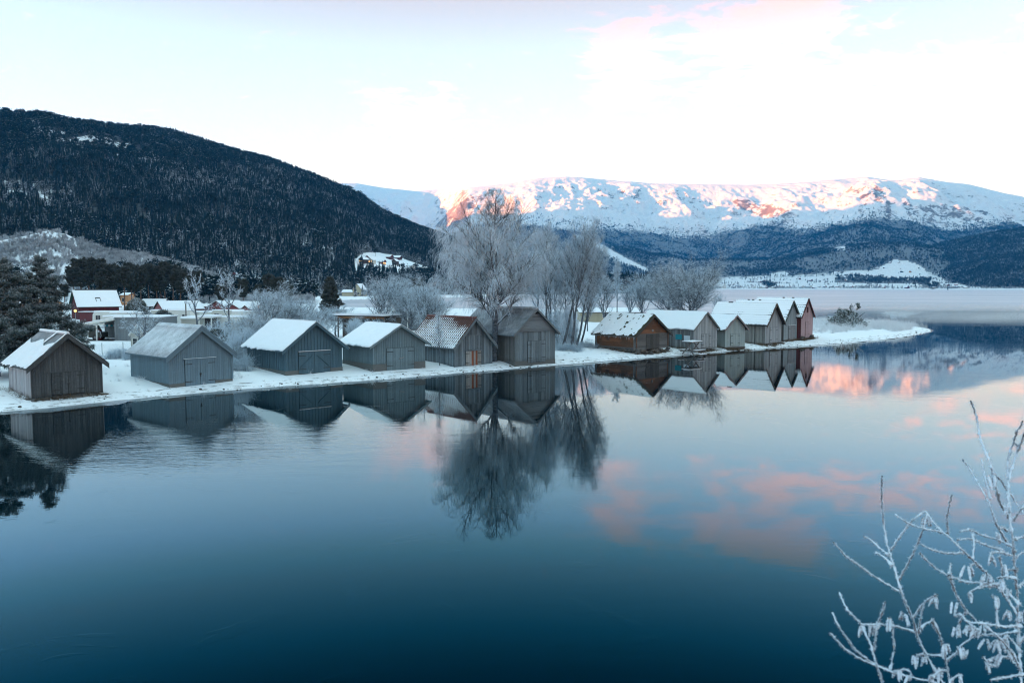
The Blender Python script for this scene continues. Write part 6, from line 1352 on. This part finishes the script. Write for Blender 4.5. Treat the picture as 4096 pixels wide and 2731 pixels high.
# cabins behind the camp
CB = 'red cabins of the camp'
c1 = side_house('red_cabin', 'long red cabin with a pinkish gable end under a broad white roof', 'cabin', 655, 812, 190, 196, 7, 1236, 1203, M_RED, verge=M_BRN, group=CB, gable=M_RED2, rows=12, snow=.1)
side_house('red_cabin', 'dark red cabin showing only its shaded gable behind the long red cabin', 'cabin', 770, 836, 214, 222, 9, 1226, 1204, M_RED, verge=M_BRN, group=CB)
q = base(836, 200); house('red_cabin', 'red cabin with its gable towards the lake and a tiny window, past the long one', 'cabin', q, -.35, 5.2, 8, height_for(1228, 200, q[2]), height_for(1203, 200, q[2]), M_RED2, group=CB, wins=[('f', 1.5, 2.1, .6, 1.2, 1, 1, None)])
q = base(900, 196); house('red_cabin', 'second red gabled cabin of the camp, half hidden by the lopped tree arms', 'cabin', q, -.35, 4.2, 8, height_for(1232, 196, q[2]), height_for(1212, 196, q[2]), M_RED2, group=CB)
side_house('red_cabin', 'low cabin with a long flat-looking snow roof behind the stout frosted tree', 'cabin', 925, 1020, 206, 204, 7, 1228, 1206, M_BRN, group=CB)
q = base(967, 180); house('red_cabin', 'tiny red gabled hut in front of the low long-roofed cabin', 'cabin', q, -.1, 1.9, 3, height_for(1237, 180, q[2]), height_for(1221, 180, q[2]), M_RED2, group=CB, ox=.2)
side_house('long_cabin', 'long dark open-fronted cabin with a white roof behind the thuja', 'cabin', 552, 640, 222, 222, 8, 1225, 1196, M_BRN, group=None)
side_house('ochre_house', 'ochre house wall glimpsed through the boughs of the broad frosted pine', 'house', -10, 112, 190, 186, 9, 1215, 1180, M_ORANGE, wins=[('l', 3, 4, .8, 1.8, 1, 1, None)])
side_house('ochre_house', 'pale ochre house with one window behind the pine trunks of the grove', 'house', 484, 512, 290, 290, 6, 1180, 1171, M_ORANGE, wins=[('l', 1.0, 2.0, 1.2, 2.6, 1, 1, None)])
# caravans and camp shelters
def caravan(u, D, L, label, rz=0, h=None, v=None, cream=False, first=[None]):
    q = base(u, D); h = height_for(v, D, q[2]) - .1 if v else 2.3; o = thing('caravan', label, 'caravan', q, rz, 'snowed-in caravans of the camp'); h = max(1.5, h)
    pr_ = [(0, .35), (L, .35), (L + .08, .8), (L, h - .35), (L - .3, h), (.3, h), (0, h - .35), (-.08, .8)]; n = len(pr_)
    mb = MB(); V = [(x_, y_, z_) for y_ in (0, 2.1) for x_, z_ in pr_]; mb.add(V, [tuple(range(n)), tuple(range(2 * n - 1, n - 1, -1))] + [((i + 1) % n, i, n + i, n + (i + 1) % n) for i in range(n)]); mb.build('body', M_CREAM if cream else M_WHITE, o)
    mb = MB(); mb.hexa([(.05, -.03, h + .004), (L - .05, -.03, h + .004), (L - .05, 2.13, h + .004), (.05, 2.13, h + .004), (.2, .05, h + .18), (L - .2, .05, h + .18), (L - .2, 2.05, h + .18), (.2, 2.05, h + .18)]); mb.build('snow', M_SNOW, o)
    for x_ in np.linspace(.5, L - 1.3, max(2, int(L / 2))): windowbox(o, x_, x_ + .8, h * .5, h * .78, -.01, -1, 2, 1, M_WHITE)
    mb = MB(); mb.tube([(L * .5, .02, .3), (L * .5, .2, .3)], [.3, .3], 14); mb.build('wheel', M_IRON, o); mb = MB(); mb.beam((0, 1.05, .4), (-1.1, 1.05, .35), .08, .08); mb.build('drawbar', M_METAL, o)
    return o
for u, D, L, v, lb, cr in [(372, 128, 6.5, 1245, 'white caravan directly in front of the red house', 0), (436, 122, 4.5, 1249, 'white caravan between the maroon shed and the thuja', 0), (600, 130, 6.2, 1240, 'pale caravan below the pinkish gable of the long red cabin', 1), (665, 126, 4., 1239, 'caravan with a rounded snow cap over the spreading juniper', 0), (795, 140, 4.6, 1246, 'low white caravan right behind the leaning lopped tree'.replace('right ', ''), 0), (846, 138, 5.2, 1240, 'cream caravan between the lopped trees', 1), (842, 104, 3.2, 1266, 'pale caravan seen end-on beside the dark porch of the white camp cabin', 0), (925, 128, 5.5, 1244, 'long caravan behind the curved-arm lopped tree', 0), (1010, 132, 5.0, 1247, 'caravan mostly hidden by the stout white frosted tree', 0), (560, 112, 3.6, 1262, 'grey-white caravan behind the playhouse', 0)]: caravan(u, D, L, lb, (u % 7 - 3) * .03, v=v, cream=cr)
a_, b_ = along(724, 792, 103); zg = gz(*a_); h = height_for(1276, 103, zg); L = float(b_[0] - a_[0]); o = thing('camp_cabin', 'flat-roofed white camp cabin with two barred windows above the corrugated ridge', 'cabin', (a_[0], a_[1], zg)); mb = MB(); mb.box(0, L, 0, 3, -.2, h); mb.build('wall', M_CREAM, o)
mb = MB(); mb.box(-.1, L + .1, -.2, 3.1, h, h + .12); rf = mb.build('roof', M_WHITE, o); mb = MB(); mb.hexa([(-.1, -.2, h + .124), (L + .1, -.2, h + .124), (L + .1, 3.1, h + .124), (-.1, 3.1, h + .124), (0, 0, h + .34), (L, 0, h + .34), (L, 3., h + .34), (0, 3., h + .34)]); mb.build('snow', M_SNOW, rf)
windowbox(o, L * .18, L * .42, h * .35, h * .62, -.0, -1, 3, 2); windowbox(o, L * .6, L * .84, h * .37, h * .64, -.0, -1, 3, 2)
def shelter(u0, u1, D, v, label, dark=True, dep=3., mat=None):
    a_, b_ = along(u0, u1, D); zg = gz(*a_); h = max(1.3, height_for(v, D, zg) - .3); L = float(b_[0] - a_[0]); o = thing('shelter', label, 'shelter', (a_[0], a_[1], zg), 0, 'flat-roofed camp shelters')
    mb = MB(); mb.box(-.2, L + .2, -.3, dep, h, h + .14); rf = mb.build('roof', M_WHITE, o); mb = MB(); mb.box(-.22, L + .22, -.32, dep, h + .144, h + .34); mb.build('snow', M_SNOW, rf)
    mb = MB(); mb.box(0, L, dep * .6, dep * .6 + .1, -.1, h); mb.build('rear_wall', mat or M_GREYW, o)
    for i in range(max(2, int(L / 1.8) + 1)): x_ = L * i / max(1, int(L / 1.8)); mb = MB(); mb.box(x_ - .06, x_ + .06, -.06, .06, -.1, h); mb.build('post', M_WHITE, o)
    return o
shelter(796, 845, 101, 1262, 'dark open porch shelter beside the white camp cabin', mat=M_IRON); shelter(890, 1010, 108, 1264, 'long flat snow-roofed shelter beyond the thicket by the corrugated roof', mat=M_CREAM); shelter(700, 800, 150, 1244, 'flat snowy shelter in front of the long red cabin', mat=M_WHITE); shelter(840, 925, 158, 1242, 'flat snowy shelter in front of the twin red gables', mat=M_WHITE); shelter(420, 520, 118, 1262, 'flat snowy shelter between the grey shed and the thuja', mat=M_GREYW); shelter(1560, 1700, 118, 1238, 'long low snow-roofed shelter behind the twin-trunk frosted tree', mat=M_GREYW)
# pavilion; ochre eave beam painted for the orange-lit inside
a_, b_ = along(1352, 1536, 103, 100); zg = gz(*a_); h = height_for(1267, 101, zg); L = float(np.hypot(*(b_ - a_))); o = thing('camp_pavilion', 'flat-roofed timber pavilion with dark openings and an ochre eave beam behind the low grey boathouse', 'pavilion', (a_[0], a_[1], zg), math.atan2(b_[1] - a_[1], b_[0] - a_[0]))
mb = MB(); mb.box(-.4, L + .4, -.6, 4, h, h + .16); rf = mb.build('roof', M_BRN, o); mb = MB(); mb.box(-.42, L + .42, -.62, 4, h + .164, h + .4); mb.build('snow', M_SNOW, rf); mb = MB(); mb.box(0, L, .9, 3.8, -.2, h); mb.build('wall', mat_wood('dark_pavilion_boards', (.10, .085, .07), .3, .1), o); mb = MB(); mb.box(0, L, -.1, 0.02, h - .22, h - .004); mb.build('eave_beam', M_ORANGE, o)
for i in range(5): mb = MB(); x_ = L * i / 4; mb.box(x_ - .07, x_ + .07, -.08, .08, -.2, h - .23); mb.build('post', M_GREYT, o)
for x0, x1 in ((.15, .33), (.45, .6), (.72, .9)): mb = MB(); mb.box(L * x0, L * x1, .86, .895, .3, h - .4); mb.build('dark_opening_panel', M_DARK, o)  # near-black panels on the solid wall, painted as the shade of openings
# yellow building beyond the gap, lamp post, roof lamp
side_house('long_building', 'long pale yellow building with a snowy roof behind the birch thicket', 'building', 2322, 2560, 150, 150, 7, 1249, 1233, M_YEL, wins=[('l', 2, 3, .8, 1.8, 1, 1, None), ('l', 6, 7, .8, 1.8, 1, 1, None)], ox=.6, snow=.2)
q = base(745, 112); h = height_for(1206, 112, q[2]); o = thing('lamp_post', 'wooden lamp post with a frosted head in front of the long red cabin roof', 'lamp post', q); mb = MB(); mb.tube([(0, 0, -.2), (0, 0, h)], [.11, .09], 8); mb.build('post', M_GREYT, o); mb = MB(); mb.lathe([(.1, 0), (.2, .1), (.2, .35), (.05, .5)], (0, 0, h - .3), 10); mb.build('lamp_head', M_FROSTSHEET, o)
q = base(1107, 135); h = height_for(1239, 135, q[2]); o = thing('orange_lamp', 'small glowing orange lamp on a post among the frosted hedge trees', 'lamp', q); mb = MB(); mb.tube([(0, 0, -.2), (0, 0, h - .1)], [.05, .04], 6); mb.build('post', M_IRON, o); mb = MB(); mb.lathe([(.03, -.09), (.09, 0), (.03, .09)], (0, 0, h), 10)
t = NT('orange_glow'); e = t.n('ShaderNodeEmission'); e.inputs[0].default_value = (1., .3, .06, 1); e.inputs[1].default_value = 2.5; t.l(e.outputs[0], t.out.inputs[0]); mb.build('bulb', t.m, o)

# ------------------------------------------------------------------ hamlet on the wooded hillside
def surf_at(G, u, v):
    """point of a height grid seen at photo pixel u, v (nearest grid vertex along the ray)"""
    uu, vv = project(np.stack([G['X'], G['Y'], G['Z']], -1)); d = ((uu - u) / 2) ** 2 + (vv - v) ** 2; rr_q = np.hypot(G['X'], G['Y']); i = np.argmin(np.where(d < d.min() + 12, rr_q, 1e9)); return np.array([G['X'].ravel()[i], G['Y'].ravel()[i], G['Z'].ravel()[i]])
HM = 'houses of the hillside clearing'
hm = [(1437, 1050, 8.5, M_BRN, 'dark chalet with glowing windows at the wooded edge of the hillside clearing', 1, -.5), (1459, 1042, 8, M_RED, 'dark red house just above the glowing chalet', 0, .9), (1472, 1052, 7, M_CREAM, 'cream gabled house beside the glowing chalet', 1, -.4), (1538, 1060, 9, M_RED2, 'reddish bungalow with a lit front in the middle of the hillside clearing', 1, 1.2), (1571, 1056, 7, M_BRN, 'brown steep-gabled cottage beside the reddish bungalow', 0, -.3),
      (1563, 1036, 7, M_RED, 'small red house at the upper edge of the hillside clearing', 0, .9), (1602, 1040, 13, M_RED, 'long red house highest in the hillside clearing', 0, 1.35), (1650, 1073, 8, M_CREAM, 'square cream house below the long red one', 0, .6), (1671, 1087, 8, M_RED2, 'red gabled house lowest in the hillside clearing', 0, -.4), (1690, 1086, 7, M_RED2, 'twin red gable beside the lowest red house of the clearing', 0, -.4)]
for u, v, s, m, lb, lit, rz in hm:
    q = surf_at(HILL, u, v); k = s * .55; house('hillside_house', lb, 'house', q, rz, k * 1.3, s, 3.0, 5.6, m, ox=.7, oy=.8, snow=.35, boards=False, group=HM, wins=[('f', k * .2, k * .55, 1.2, 2.3, 1, 1, M_LIT if lit else None), ('f', k * .75, k * 1.1, 1.2, 2.3, 1, 1, M_LIT if lit else None), ('l', s * .3, s * .5, 1.2, 2.2, 1, 1, None)])
q = surf_at(HILL, 927, 1122); house('hillside_house', 'white-roofed red house alone at the foot of the forest above the cabins', 'house', q, -.3, 7, 9, 3.5, 7, M_RED2, boards=False, snow=.35, wins=[('f', 2, 3, 1.5, 2.6, 1, 1, None)])
q = base(1412, 575); house('yellow_house', 'pale yellow house with a steep gable across the frozen bay', 'house', q, -.2, 7, 10, 4.5, 9, M_YEL, boards=False, snow=.3, wins=[('f', 2, 3, 1.5, 2.6, 1, 1, None), ('f', 4.2, 5.2, 1.5, 2.6, 1, 1, None)])
q = base(1432, 580); house('yellow_annex', 'low pale yellow annex beside the steep-gabled house across the bay', 'house', q, 1.4, 6, 12, 2.8, 4.6, M_YEL, boards=False, snow=.3, wins=[('l', 3, 4, 1., 2., 1, 1, None)])
# ------------------------------------------------------------------ village across the lake
def land_at(u, v):
    P = surf_at(MT, u, v); r = math.hypot(P[0], P[1])
    if r < 2690: P = P * (2692 / r); P[2] = max(.8, float(MT['Z'].ravel()[np.argmin((MT['X'] - P[0]) ** 2 + (MT['Y'] - P[1]) ** 2)]))
    return P
V_ = [(2882, 1124, 15, M_WHITE, 'white farmhouse on the brow above the church'), (2998, 1127, 16, M_WHITE, 'broad white farmhouse on the brow beyond the grey tiled boathouse roof'), (3037, 1128, 14, M_RED, 'dark red barn on the brow beside the broad white farmhouse'), (3056, 1126, 12, M_RED, 'red barn with a snow roof at the end of the brow farm'), (2958, 1146, 13, M_CREAM, 'cream villa on the slope below the brow farm'), (3038, 1160, 14, M_CREAM, 'rounded cream house near the far shore by the dark grove'), (3066, 1156, 10, M_RED, 'bright red barn near the far shore by the dark grove'), (3062, 1167, 15, M_WHITE, 'white waterfront house over the tall tiled roofs'), (3100, 1159, 10, M_CREAM, 'cream cottage against the far grey grove'), (3250, 1158, 8, M_RED, 'small red boathouse-like barn on the far shore over the pink roof'.replace('boathouse-like ', '')), (3200, 1117, 12, M_RED, 'red farmhouse on the low terrace above the far bay'), (3243, 1121, 13, M_RED, 'dark red barn on the low terrace above the far bay'), (3382, 1120, 10, M_ORANGE, 'orange-walled house beneath the dark wood strip'), (3398, 1121, 9, M_RED2, 'reddish house next to the orange-walled one'),
      (3522, 1076, 12, M_RED, 'red farmhouse in the centre of the far white knoll'), (3535, 1071, 9, M_RED, 'small red barn above the red farmhouse on the knoll'), (3567, 1053, 12, M_RED, 'dark red farm high on the far white knoll'), (3600, 1048, 10, M_BRN, 'brown farm building highest on the white knoll'), (3607, 1088, 12, M_BRN, 'brown barn on the forest side of the white knoll'), (3640, 1090, 14, M_ORANGE, 'long ochre barn on the forest side of the white knoll'), (3512, 1147, 10, M_RED, 'red house among trees on the lower far field'), (3633, 1163, 14, M_RED, 'red waterside house with a dark tower-like tree'), (3745, 1160, 12, M_YEL, 'yellow house on the far shore below the spur wood'), (3792, 1142, 13, M_RED, 'red barn on the field below the wooded spur'), (3830, 1137, 11, M_RED2, 'faded red house higher on the field below the wooded spur'), (3870, 1156, 9, M_YEL, 'small yellow house at the tip of the field by the spur'), (3402, 1146, 9, M_RED2, 'faded red house on the low mound across the lake'), (3435, 1148, 8, M_RED, 'small dark red house among the trees of the low mound')]
g = np.random.default_rng(17)
for u, v, s, m, lb in V_:
    q = land_at(u, v); q[2] = max(q[2], 1.2); house('far_house', lb, 'house', q, g.uniform(-.9, 1.2), s * .6, s, s * .28, s * .52, m, ox=.6, oy=.6, snow=.5, boards=False, group='farmhouses across the lake')
for i in range(30):
    u = g.uniform(3150, 3900) if i < 22 else g.uniform(2930, 3150); D = g.uniform(2700, 2780); P = at_d(u, 1160, D); P = P * (D / math.hypot(P[0], P[1])); j = int(g.integers(0, 4)); m = (M_WHITE, M_CREAM, M_RED2, M_WHITE)[j]; s = g.uniform(7, 12)
    k = np.argmin((MT['X'] - P[0]) ** 2 + (MT['Y'] - P[1]) ** 2); z = max(.8, float(MT['Z'].ravel()[k]))
    cn_ = ('white', 'cream', 'faded red', 'white')[j]
    house('shore_house', 'tiny %s house in the waterside row along the far shore' % cn_, 'house', (P[0], P[1], z), g.uniform(-.8, .9), s * .6, s, s * .3, s * .55, m, ox=.5, oy=.5, snow=.4, boards=False, group='%s waterside houses on the far shore' % cn_)
for i in range(16):
    u = g.uniform(3430, 3640); v = g.uniform(1113, 1124); q = land_at(u, v); j = i % 2; s = g.uniform(8, 12); house('village_house', 'tiny %s house in the village between the dark wood strips below the knoll' % ('cream', 'dark')[j], 'house', q, g.uniform(-.8, .9), s * .6, s, s * .3, s * .55, (M_CREAM, M_BRN)[j], ox=.5, oy=.5, snow=.4, boards=False, group='%s village houses below the knoll' % ('cream', 'dark')[j])
for u, v, lb, m in [(2328, 1092, 'pale house high on the valley field behind the birches', M_CREAM), (2502, 1104, 'pale stone-coloured house on the field edge left of the alders'.replace('left of', 'before'), M_CREAM), (2480, 1132, 'cream house behind the thin straight tree', M_CREAM), (2527, 1138, 'red gabled farmhouse on the field before the alders', M_RED), (2546, 1139, 'low red barn joined to the gabled farmhouse on the field', M_RED2), (2512, 1168, 'ochre cottage low on the valley field', M_ORANGE), (2810, 1121, 'ochre house glimpsed through the alder crown', M_ORANGE)]:
    D = 1500 if u < 2800 else 2720; P = at_d(u, v, D); z = max(P[2], gz(P[0], P[1])) if D < 2000 else float(MT['Z'].ravel()[np.argmin((MT['X'] - P[0]) ** 2 + (MT['Y'] - P[1]) ** 2)])
    if D < 2000: z = gz(P[0], P[1])
    house('valley_house', lb, 'house', (P[0], P[1], z), -.4, 8, 11, 3.4, 6.8, m, ox=.6, oy=.6, snow=.4, boards=False, group='farmhouses of the valley fields')
q = land_at(2898, 1166); o = thing('church', 'small white church with a slender spire across the lake beside the alders', 'church', (q[0], q[1], max(q[2], 1)), -.25); mb = MB(); w, d, h = 11, 22, 8
mb.add([(0, 0, -2), (w, 0, -2), (w, d, -2), (0, d, -2), (0, 0, h), (w, 0, h), (w, d, h), (0, d, h), (w / 2, 0, 14), (w / 2, d, 14)], [(0, 1, 5, 8, 4), (3, 7, 9, 6, 2), (0, 4, 7, 3), (1, 2, 6, 5), (3, 2, 1, 0)]); mb.build('nave', M_WHITE, o); roof_slab(o, w, 14.4, .6, h - .4, -.4, d + .4, .3, M_GREYW)
mb = MB(); mb.box(w / 2 - 2.5, w / 2 + 2.5, -2, 3, -2, 17); mb.build('tower', M_WHITE, o); mb = MB(); mb.lathe([(3.6, 17), (2.0, 19), (.8, 24), (.08, 34)], (w / 2, .5, 0), 8); mb.build('spire', M_GREYW, o)
for i in range(3): windowbox(o, 3 + i * 5.5, 4.6 + i * 5.5, 3, 6, -.05, -1, 1, 1, None, None, 'y')
# ------------------------------------------------------------------ frosted shrub close to the camera, rooted on the bank
t = NT('hoar_frost_twig'); p = t.pos('Object'); n = t.noise(p, 160, 3, .7); n2 = t.noise(p, 24, 3, .6)
M_HOAR = t.bsdf(t.mix(t.ss(t.math('ADD', t.math('MULTIPLY', n, .6), t.math('MULTIPLY', t.math('ADD', t.normz(), n2), .3)), .26, .50), (.10, .085, .09), (.66, .74, .82)), .9, t.bump(n, .6, .002), .15)
cs = lambda x, y: (3200 + .7530 * x, 1550 + .7530 * y)
ST = [  # branch polylines in crop pixels, with depth (m) and frost-thickened half width (m)
 ([(800, 1640), (760, 1568), (660, 1400), (620, 1310), (600, 1230), (560, 1140), (530, 1060), (510, 980), (480, 890), (460, 820), (445, 720), (435, 600), (433, 470)], 3.6, .0085),
 ([(527, 1080), (400, 1005), (300, 935), (240, 890), (178, 822)], 3.62, .0055), ([(525, 1020), (590, 900), (630, 815), (660, 740), (675, 670)], 3.55, .0058), ([(480, 862), (560, 750), (610, 690), (668, 655)], 3.64, .0058), ([(600, 732), (545, 700), (505, 672)], 3.6, .005),
 ([(490, 945), (440, 890), (400, 875)], 3.56, .006), ([(472, 890), (410, 840), (370, 800), (340, 790)], 3.63, .0055),
 ([(1180, 1240), (1100, 1120), (1020, 1020), (990, 985), (910, 905), (860, 860), (790, 790), (730, 740), (690, 690), (668, 655)], 3.5, .0068), ([(785, 782), (780, 690), (795, 610), (806, 570)], 3.5, .005), ([(870, 875), (780, 880), (700, 860), (640, 830)], 3.52, .0052), ([(750, 765), (680, 755), (600, 730)], 3.52, .005),
 ([(1060, 1045), (960, 1035), (880, 1030), (790, 1000), (720, 960), (660, 905), (637, 875)], 3.45, .0062), ([(795, 1000), (830, 1100), (880, 1180), (940, 1240)], 3.44, .0065), ([(795, 992), (798, 930)], 3.45, .0055),
 ([(605, 1292), (510, 1265), (420, 1255), (330, 1258), (270, 1200), (235, 1150), (208, 1085)], 3.58, .0062), ([(415, 1255), (440, 1180), (450, 1135)], 3.57, .0052), ([(330, 1260), (370, 1350), (400, 1450), (430, 1540), (455, 1600)], 3.6, .006), ([(415, 1255), (400, 1330), (392, 1400)], 3.57, .005),
 ([(800, 1640), (730, 1565), (600, 1540), (500, 1510), (400, 1470), (300, 1400), (240, 1320), (200, 1260), (170, 1190)], 3.7, .0068), ([(520, 1520), (420, 1480), (320, 1440), (230, 1380), (160, 1300)], 3.66, .0058), ([(480, 1495), (500, 1380), (490, 1250), (475, 1220)], 3.68, .0055),
 ([(600, 1222), (650, 1150), (700, 1110), (730, 1100)], 3.57, .0058), ([(632, 1300), (640, 1220), (660, 1150)], 3.56, .0055), ([(645, 1270), (700, 1235), (710, 1230)], 3.57, .006), ([(700, 1238), (740, 1300), (770, 1420), (790, 1530), (800, 1620)], 3.57, .006), ([(662, 1415), (620, 1420), (600, 1450)], 3.6, .006), ([(765, 1420), (690, 1420), (664, 1408)], 3.58, .0055), ([(778, 1445), (830, 1410), (860, 1370)], 3.56, .006), ([(510, 1508), (560, 1490), (590, 1510)], 3.69, .006), ([(800, 1560), (840, 1520), (860, 1530)], 3.55, .006), ([(700, 1540), (740, 1500), (775, 1500)], 3.6, .0055),
 ([(1190, 1700), (1175, 1568), (1165, 1400), (1160, 1250), (1155, 1100), (1140, 950), (1130, 800), (1115, 700), (1105, 580), (1110, 480), (1140, 380), (1165, 310), (1190, 250), (1210, 200)], 3.4, .0095), ([(1108, 485), (1100, 380), (1130, 300), (1155, 230), (1185, 178)], 3.42, .0058), ([(1165, 322), (1145, 295)], 3.4, .005),
 ([(1115, 692), (1060, 610), (1040, 520), (1020, 420), (985, 340), (955, 270), (945, 190), (925, 110), (908, 72)], 3.46, .0072), ([(1105, 830), (1040, 720), (1010, 620), (970, 550), (930, 480), (890, 410), (862, 385)], 3.5, .0062), ([(1010, 590), (985, 480), (962, 380)], 3.48, .0052), ([(1025, 455), (1060, 480), (1110, 560)], 3.46, .005),
 ([(1130, 840), (1040, 800), (960, 780), (900, 750), (850, 765)], 3.36, .0056), ([(1070, 862), (980, 830), (900, 800), (835, 810)], 3.34, .0056), ([(1140, 890), (1050, 870), (1010, 880), (1005, 920)], 3.38, .0056), ([(920, 780), (925, 840), (918, 905)], 3.36, .0048), ([(1150, 1012), (1080, 1000), (1045, 1012)], 3.37, .0058), ([(1150, 962), (1090, 970)], 3.37, .0055), ([(1140, 805), (1190, 790), (1215, 800)], 3.38, .0055), ([(1145, 900), (1190, 870), (1220, 880)], 3.38, .0055), ([(1100, 760), (1075, 740), (1060, 750)], 3.42, .005),
 ([(1165, 1262), (1080, 1270), (980, 1250), (900, 1250), (850, 1200), (820, 1210)], 3.3, .0065), ([(980, 1262), (1040, 1310), (1110, 1380), (1150, 1450), (1172, 1500)], 3.32, .0062), ([(1160, 1292), (1060, 1310), (990, 1310), (920, 1320), (850, 1370)], 3.28, .0058), ([(1000, 1450), (1060, 1420), (1120, 1440), (1170, 1480)], 3.3, .0058), ([(1050, 1262), (1045, 1180), (1045, 1120), (1015, 1100)], 3.32, .0055), ([(1185, 1520), (1080, 1540), (1010, 1550)], 3.3, .0058), ([(960, 955), (935, 935), (905, 940), (898, 985)], 3.5, .0055), ([(1030, 1050), (940, 1060), (905, 1080), (900, 1115)], 3.44, .0058), ([(1165, 1150), (1120, 1105), (1090, 1060), (1080, 1010)], 3.34, .0055), ([(1160, 1060), (1200, 1020), (1215, 1030)], 3.36, .0055), ([(1168, 1400), (1120, 1330), (1080, 1300)], 3.3, .0055), ([(1165, 1350), (1205, 1300), (1220, 1310)], 3.35, .0058), ([(1060, 1420), (1040, 1480), (1000, 1470), (970, 1425)], 3.3, .0055), ([(1130, 700), (1180, 640), (1200, 600), (1225, 590)], 3.42, .0052), ([(1060, 900), (1075, 960), (1072, 1010)], 3.37, .0052), ([(950, 1290), (900, 1250)], 3.3, .0055), ([(880, 1190), (850, 1240), (835, 1300)], 3.42, .005), ([(1115, 560), (1150, 610), (1185, 670)], 3.5, .0045)]
rootp = np.array([2.05, 3.35, bank_z(2.05, 3.35)]); g = np.random.default_rng(8)
o_sh = thing('frosted_shrub', 'leafless shrub close by with thick white hoar frost and hanging catkins over the dark water', 'shrub', rootp)
def un(c, D): u, v = cs(*c); return at_d(u, v, D) - rootp
for i, (pl, D, r) in enumerate(ST):
    P = np.array([un(c, D + .1 * math.sin(k * .8 + i)) for k, c in enumerate(pl)])
    if pl[0][1] > 1590: P = np.vstack([np.array([(P[0][0]) * .25, (P[0][1]) * .25, -.15]), P[0] * np.array([.6, .6, .45]), P])
    if i in (0, 18): pass
    s = np.r_[0, np.cumsum(np.linalg.norm(np.diff(P, axis=0), axis=1))]; m = int(max(8, s[-1] / .012)); q = np.linspace(0, s[-1], m)
    C = np.stack([np.interp(q, s, P[:, k]) for k in range(3)], 1)
    for _ in range(3): C[1:-1] = (C[:-2] + 2 * C[1:-1] + C[2:]) / 4
    R = r * .74 * (1.12 - .55 * (q / s[-1])) * (1 + .16 * g.normal(size=m)); bud = (q % (.085 + .02 * (i % 3))) < .014; R = R * np.where(bud, 1.65, 1.); R[-2:] *= 1.25
    C = C + g.normal(size=C.shape) * .0012
    V, Q = tubes(C[None], np.maximum(R, .0025)[None], 7)
    # frost spikes standing off the bark
    ns = m * 8; k = g.integers(0, m - 1, ns); d = unit(g.normal(size=(ns, 3))); b0 = C[k]; L = R[k][:, None] + g.uniform(.002, .009, (ns, 1)); SP_ = np.stack([b0, b0 + d * L], 1); V2, Q2 = tubes(SP_, np.tile([.0018, .0005], (ns, 1)), 3)
    link('stem' if pl[0][1] > 1590 else 'branch', npmesh('branch', np.concatenate([V, V2]), np.concatenate([Q, Q2 + len(V)]), [M_HOAR], smooth=True), o_sh)
CK = [(320, 1265), (370, 1262), (388, 1258), (468, 1225), (550, 1200), (556, 1195), (700, 1112), (722, 1105), (705, 1235), (772, 1365), (785, 1360), (605, 1425), (618, 1430), (655, 1420), (812, 1140), (830, 1270), (842, 1262), (905, 1265), (885, 1395), (852, 1375), (903, 1085), (898, 950), (1008, 890), (672, 672), (655, 690), (1012, 470), (1022, 465), (1072, 1015), (992, 995), (1008, 1000), (1040, 1340), (1052, 1345), (1090, 1310), (1060, 1415), (1000, 1455), (740, 1505), (850, 1525), (510, 1505), (1108, 1070), (1042, 1110), (1082, 940), (1200, 1180), (1195, 1320), (1120, 1395), (960, 1262), (890, 1260), (1165, 1190), (1095, 1180), (1045, 770), (1100, 620), (1070, 1350), (920, 1268), (985, 1335), (525, 1500), (580, 1520), (690, 1525), (745, 1490)]
for i, c in enumerate(CK):
    b0 = un(c, 3.3 + .3 * (c[0] < 760)); n = 2 + i % 2; Vs = []; Qs = []; nn_ = 0
    for k in range(n):
        L = g.uniform(.026, .048); m = 14; q = np.linspace(0, 1, m); d = np.array([g.normal() * .35, g.normal() * .3, -1.]); d /= np.linalg.norm(d)
        C = b0 + np.array([g.normal() * .006, g.normal() * .006, .0]) + d * L * q[:, None] + np.array([0, 0, -.01]) * q[:, None] ** 2; R = .0052 * np.sin(np.pi * (q * .86 + .08)) ** .5 * (1 + .2 * g.normal(size=m)); V, Q = tubes(C[None], np.abs(R)[None] + .001, 7); Vs.append(V); Qs.append(Q + nn_); nn_ += len(V)
        ns = 60; kk = g.integers(0, m, ns); dd = unit(g.normal(size=(ns, 3))); SP_ = np.stack([C[kk], C[kk] + dd * (R[kk][:, None] + g.uniform(.001, .005, (ns, 1)))], 1); V2, Q2 = tubes(SP_, np.tile([.002, .0006], (ns, 1)), 3); Vs.append(V2); Qs.append(Q2 + nn_); nn_ += len(V2)
    link('catkin', npmesh('catkin', np.concatenate(Vs), np.concatenate(Qs), [M_HOAR], smooth=True), o_sh)
# ------------------------------------------------------------------ render settings
SC.view_settings.view_transform = 'Standard'; SC.view_settings.look = 'None'; SC.view_settings.gamma = 1; SC.view_settings.exposure = EXPOSURE
cy = SC.cycles; cy.max_bounces = 8; cy.diffuse_bounces = 3; cy.glossy_bounces = 3; cy.transmission_bounces = 2; cy.volume_bounces = 1; cy.transparent_max_bounces = 6
cy.filter_width = 1.1
cy.caustics_reflective = False; cy.caustics_refractive = False; cy.use_denoising = True; cy.denoising_prefilter = 'ACCURATE'; cy.sample_clamp_indirect = 4
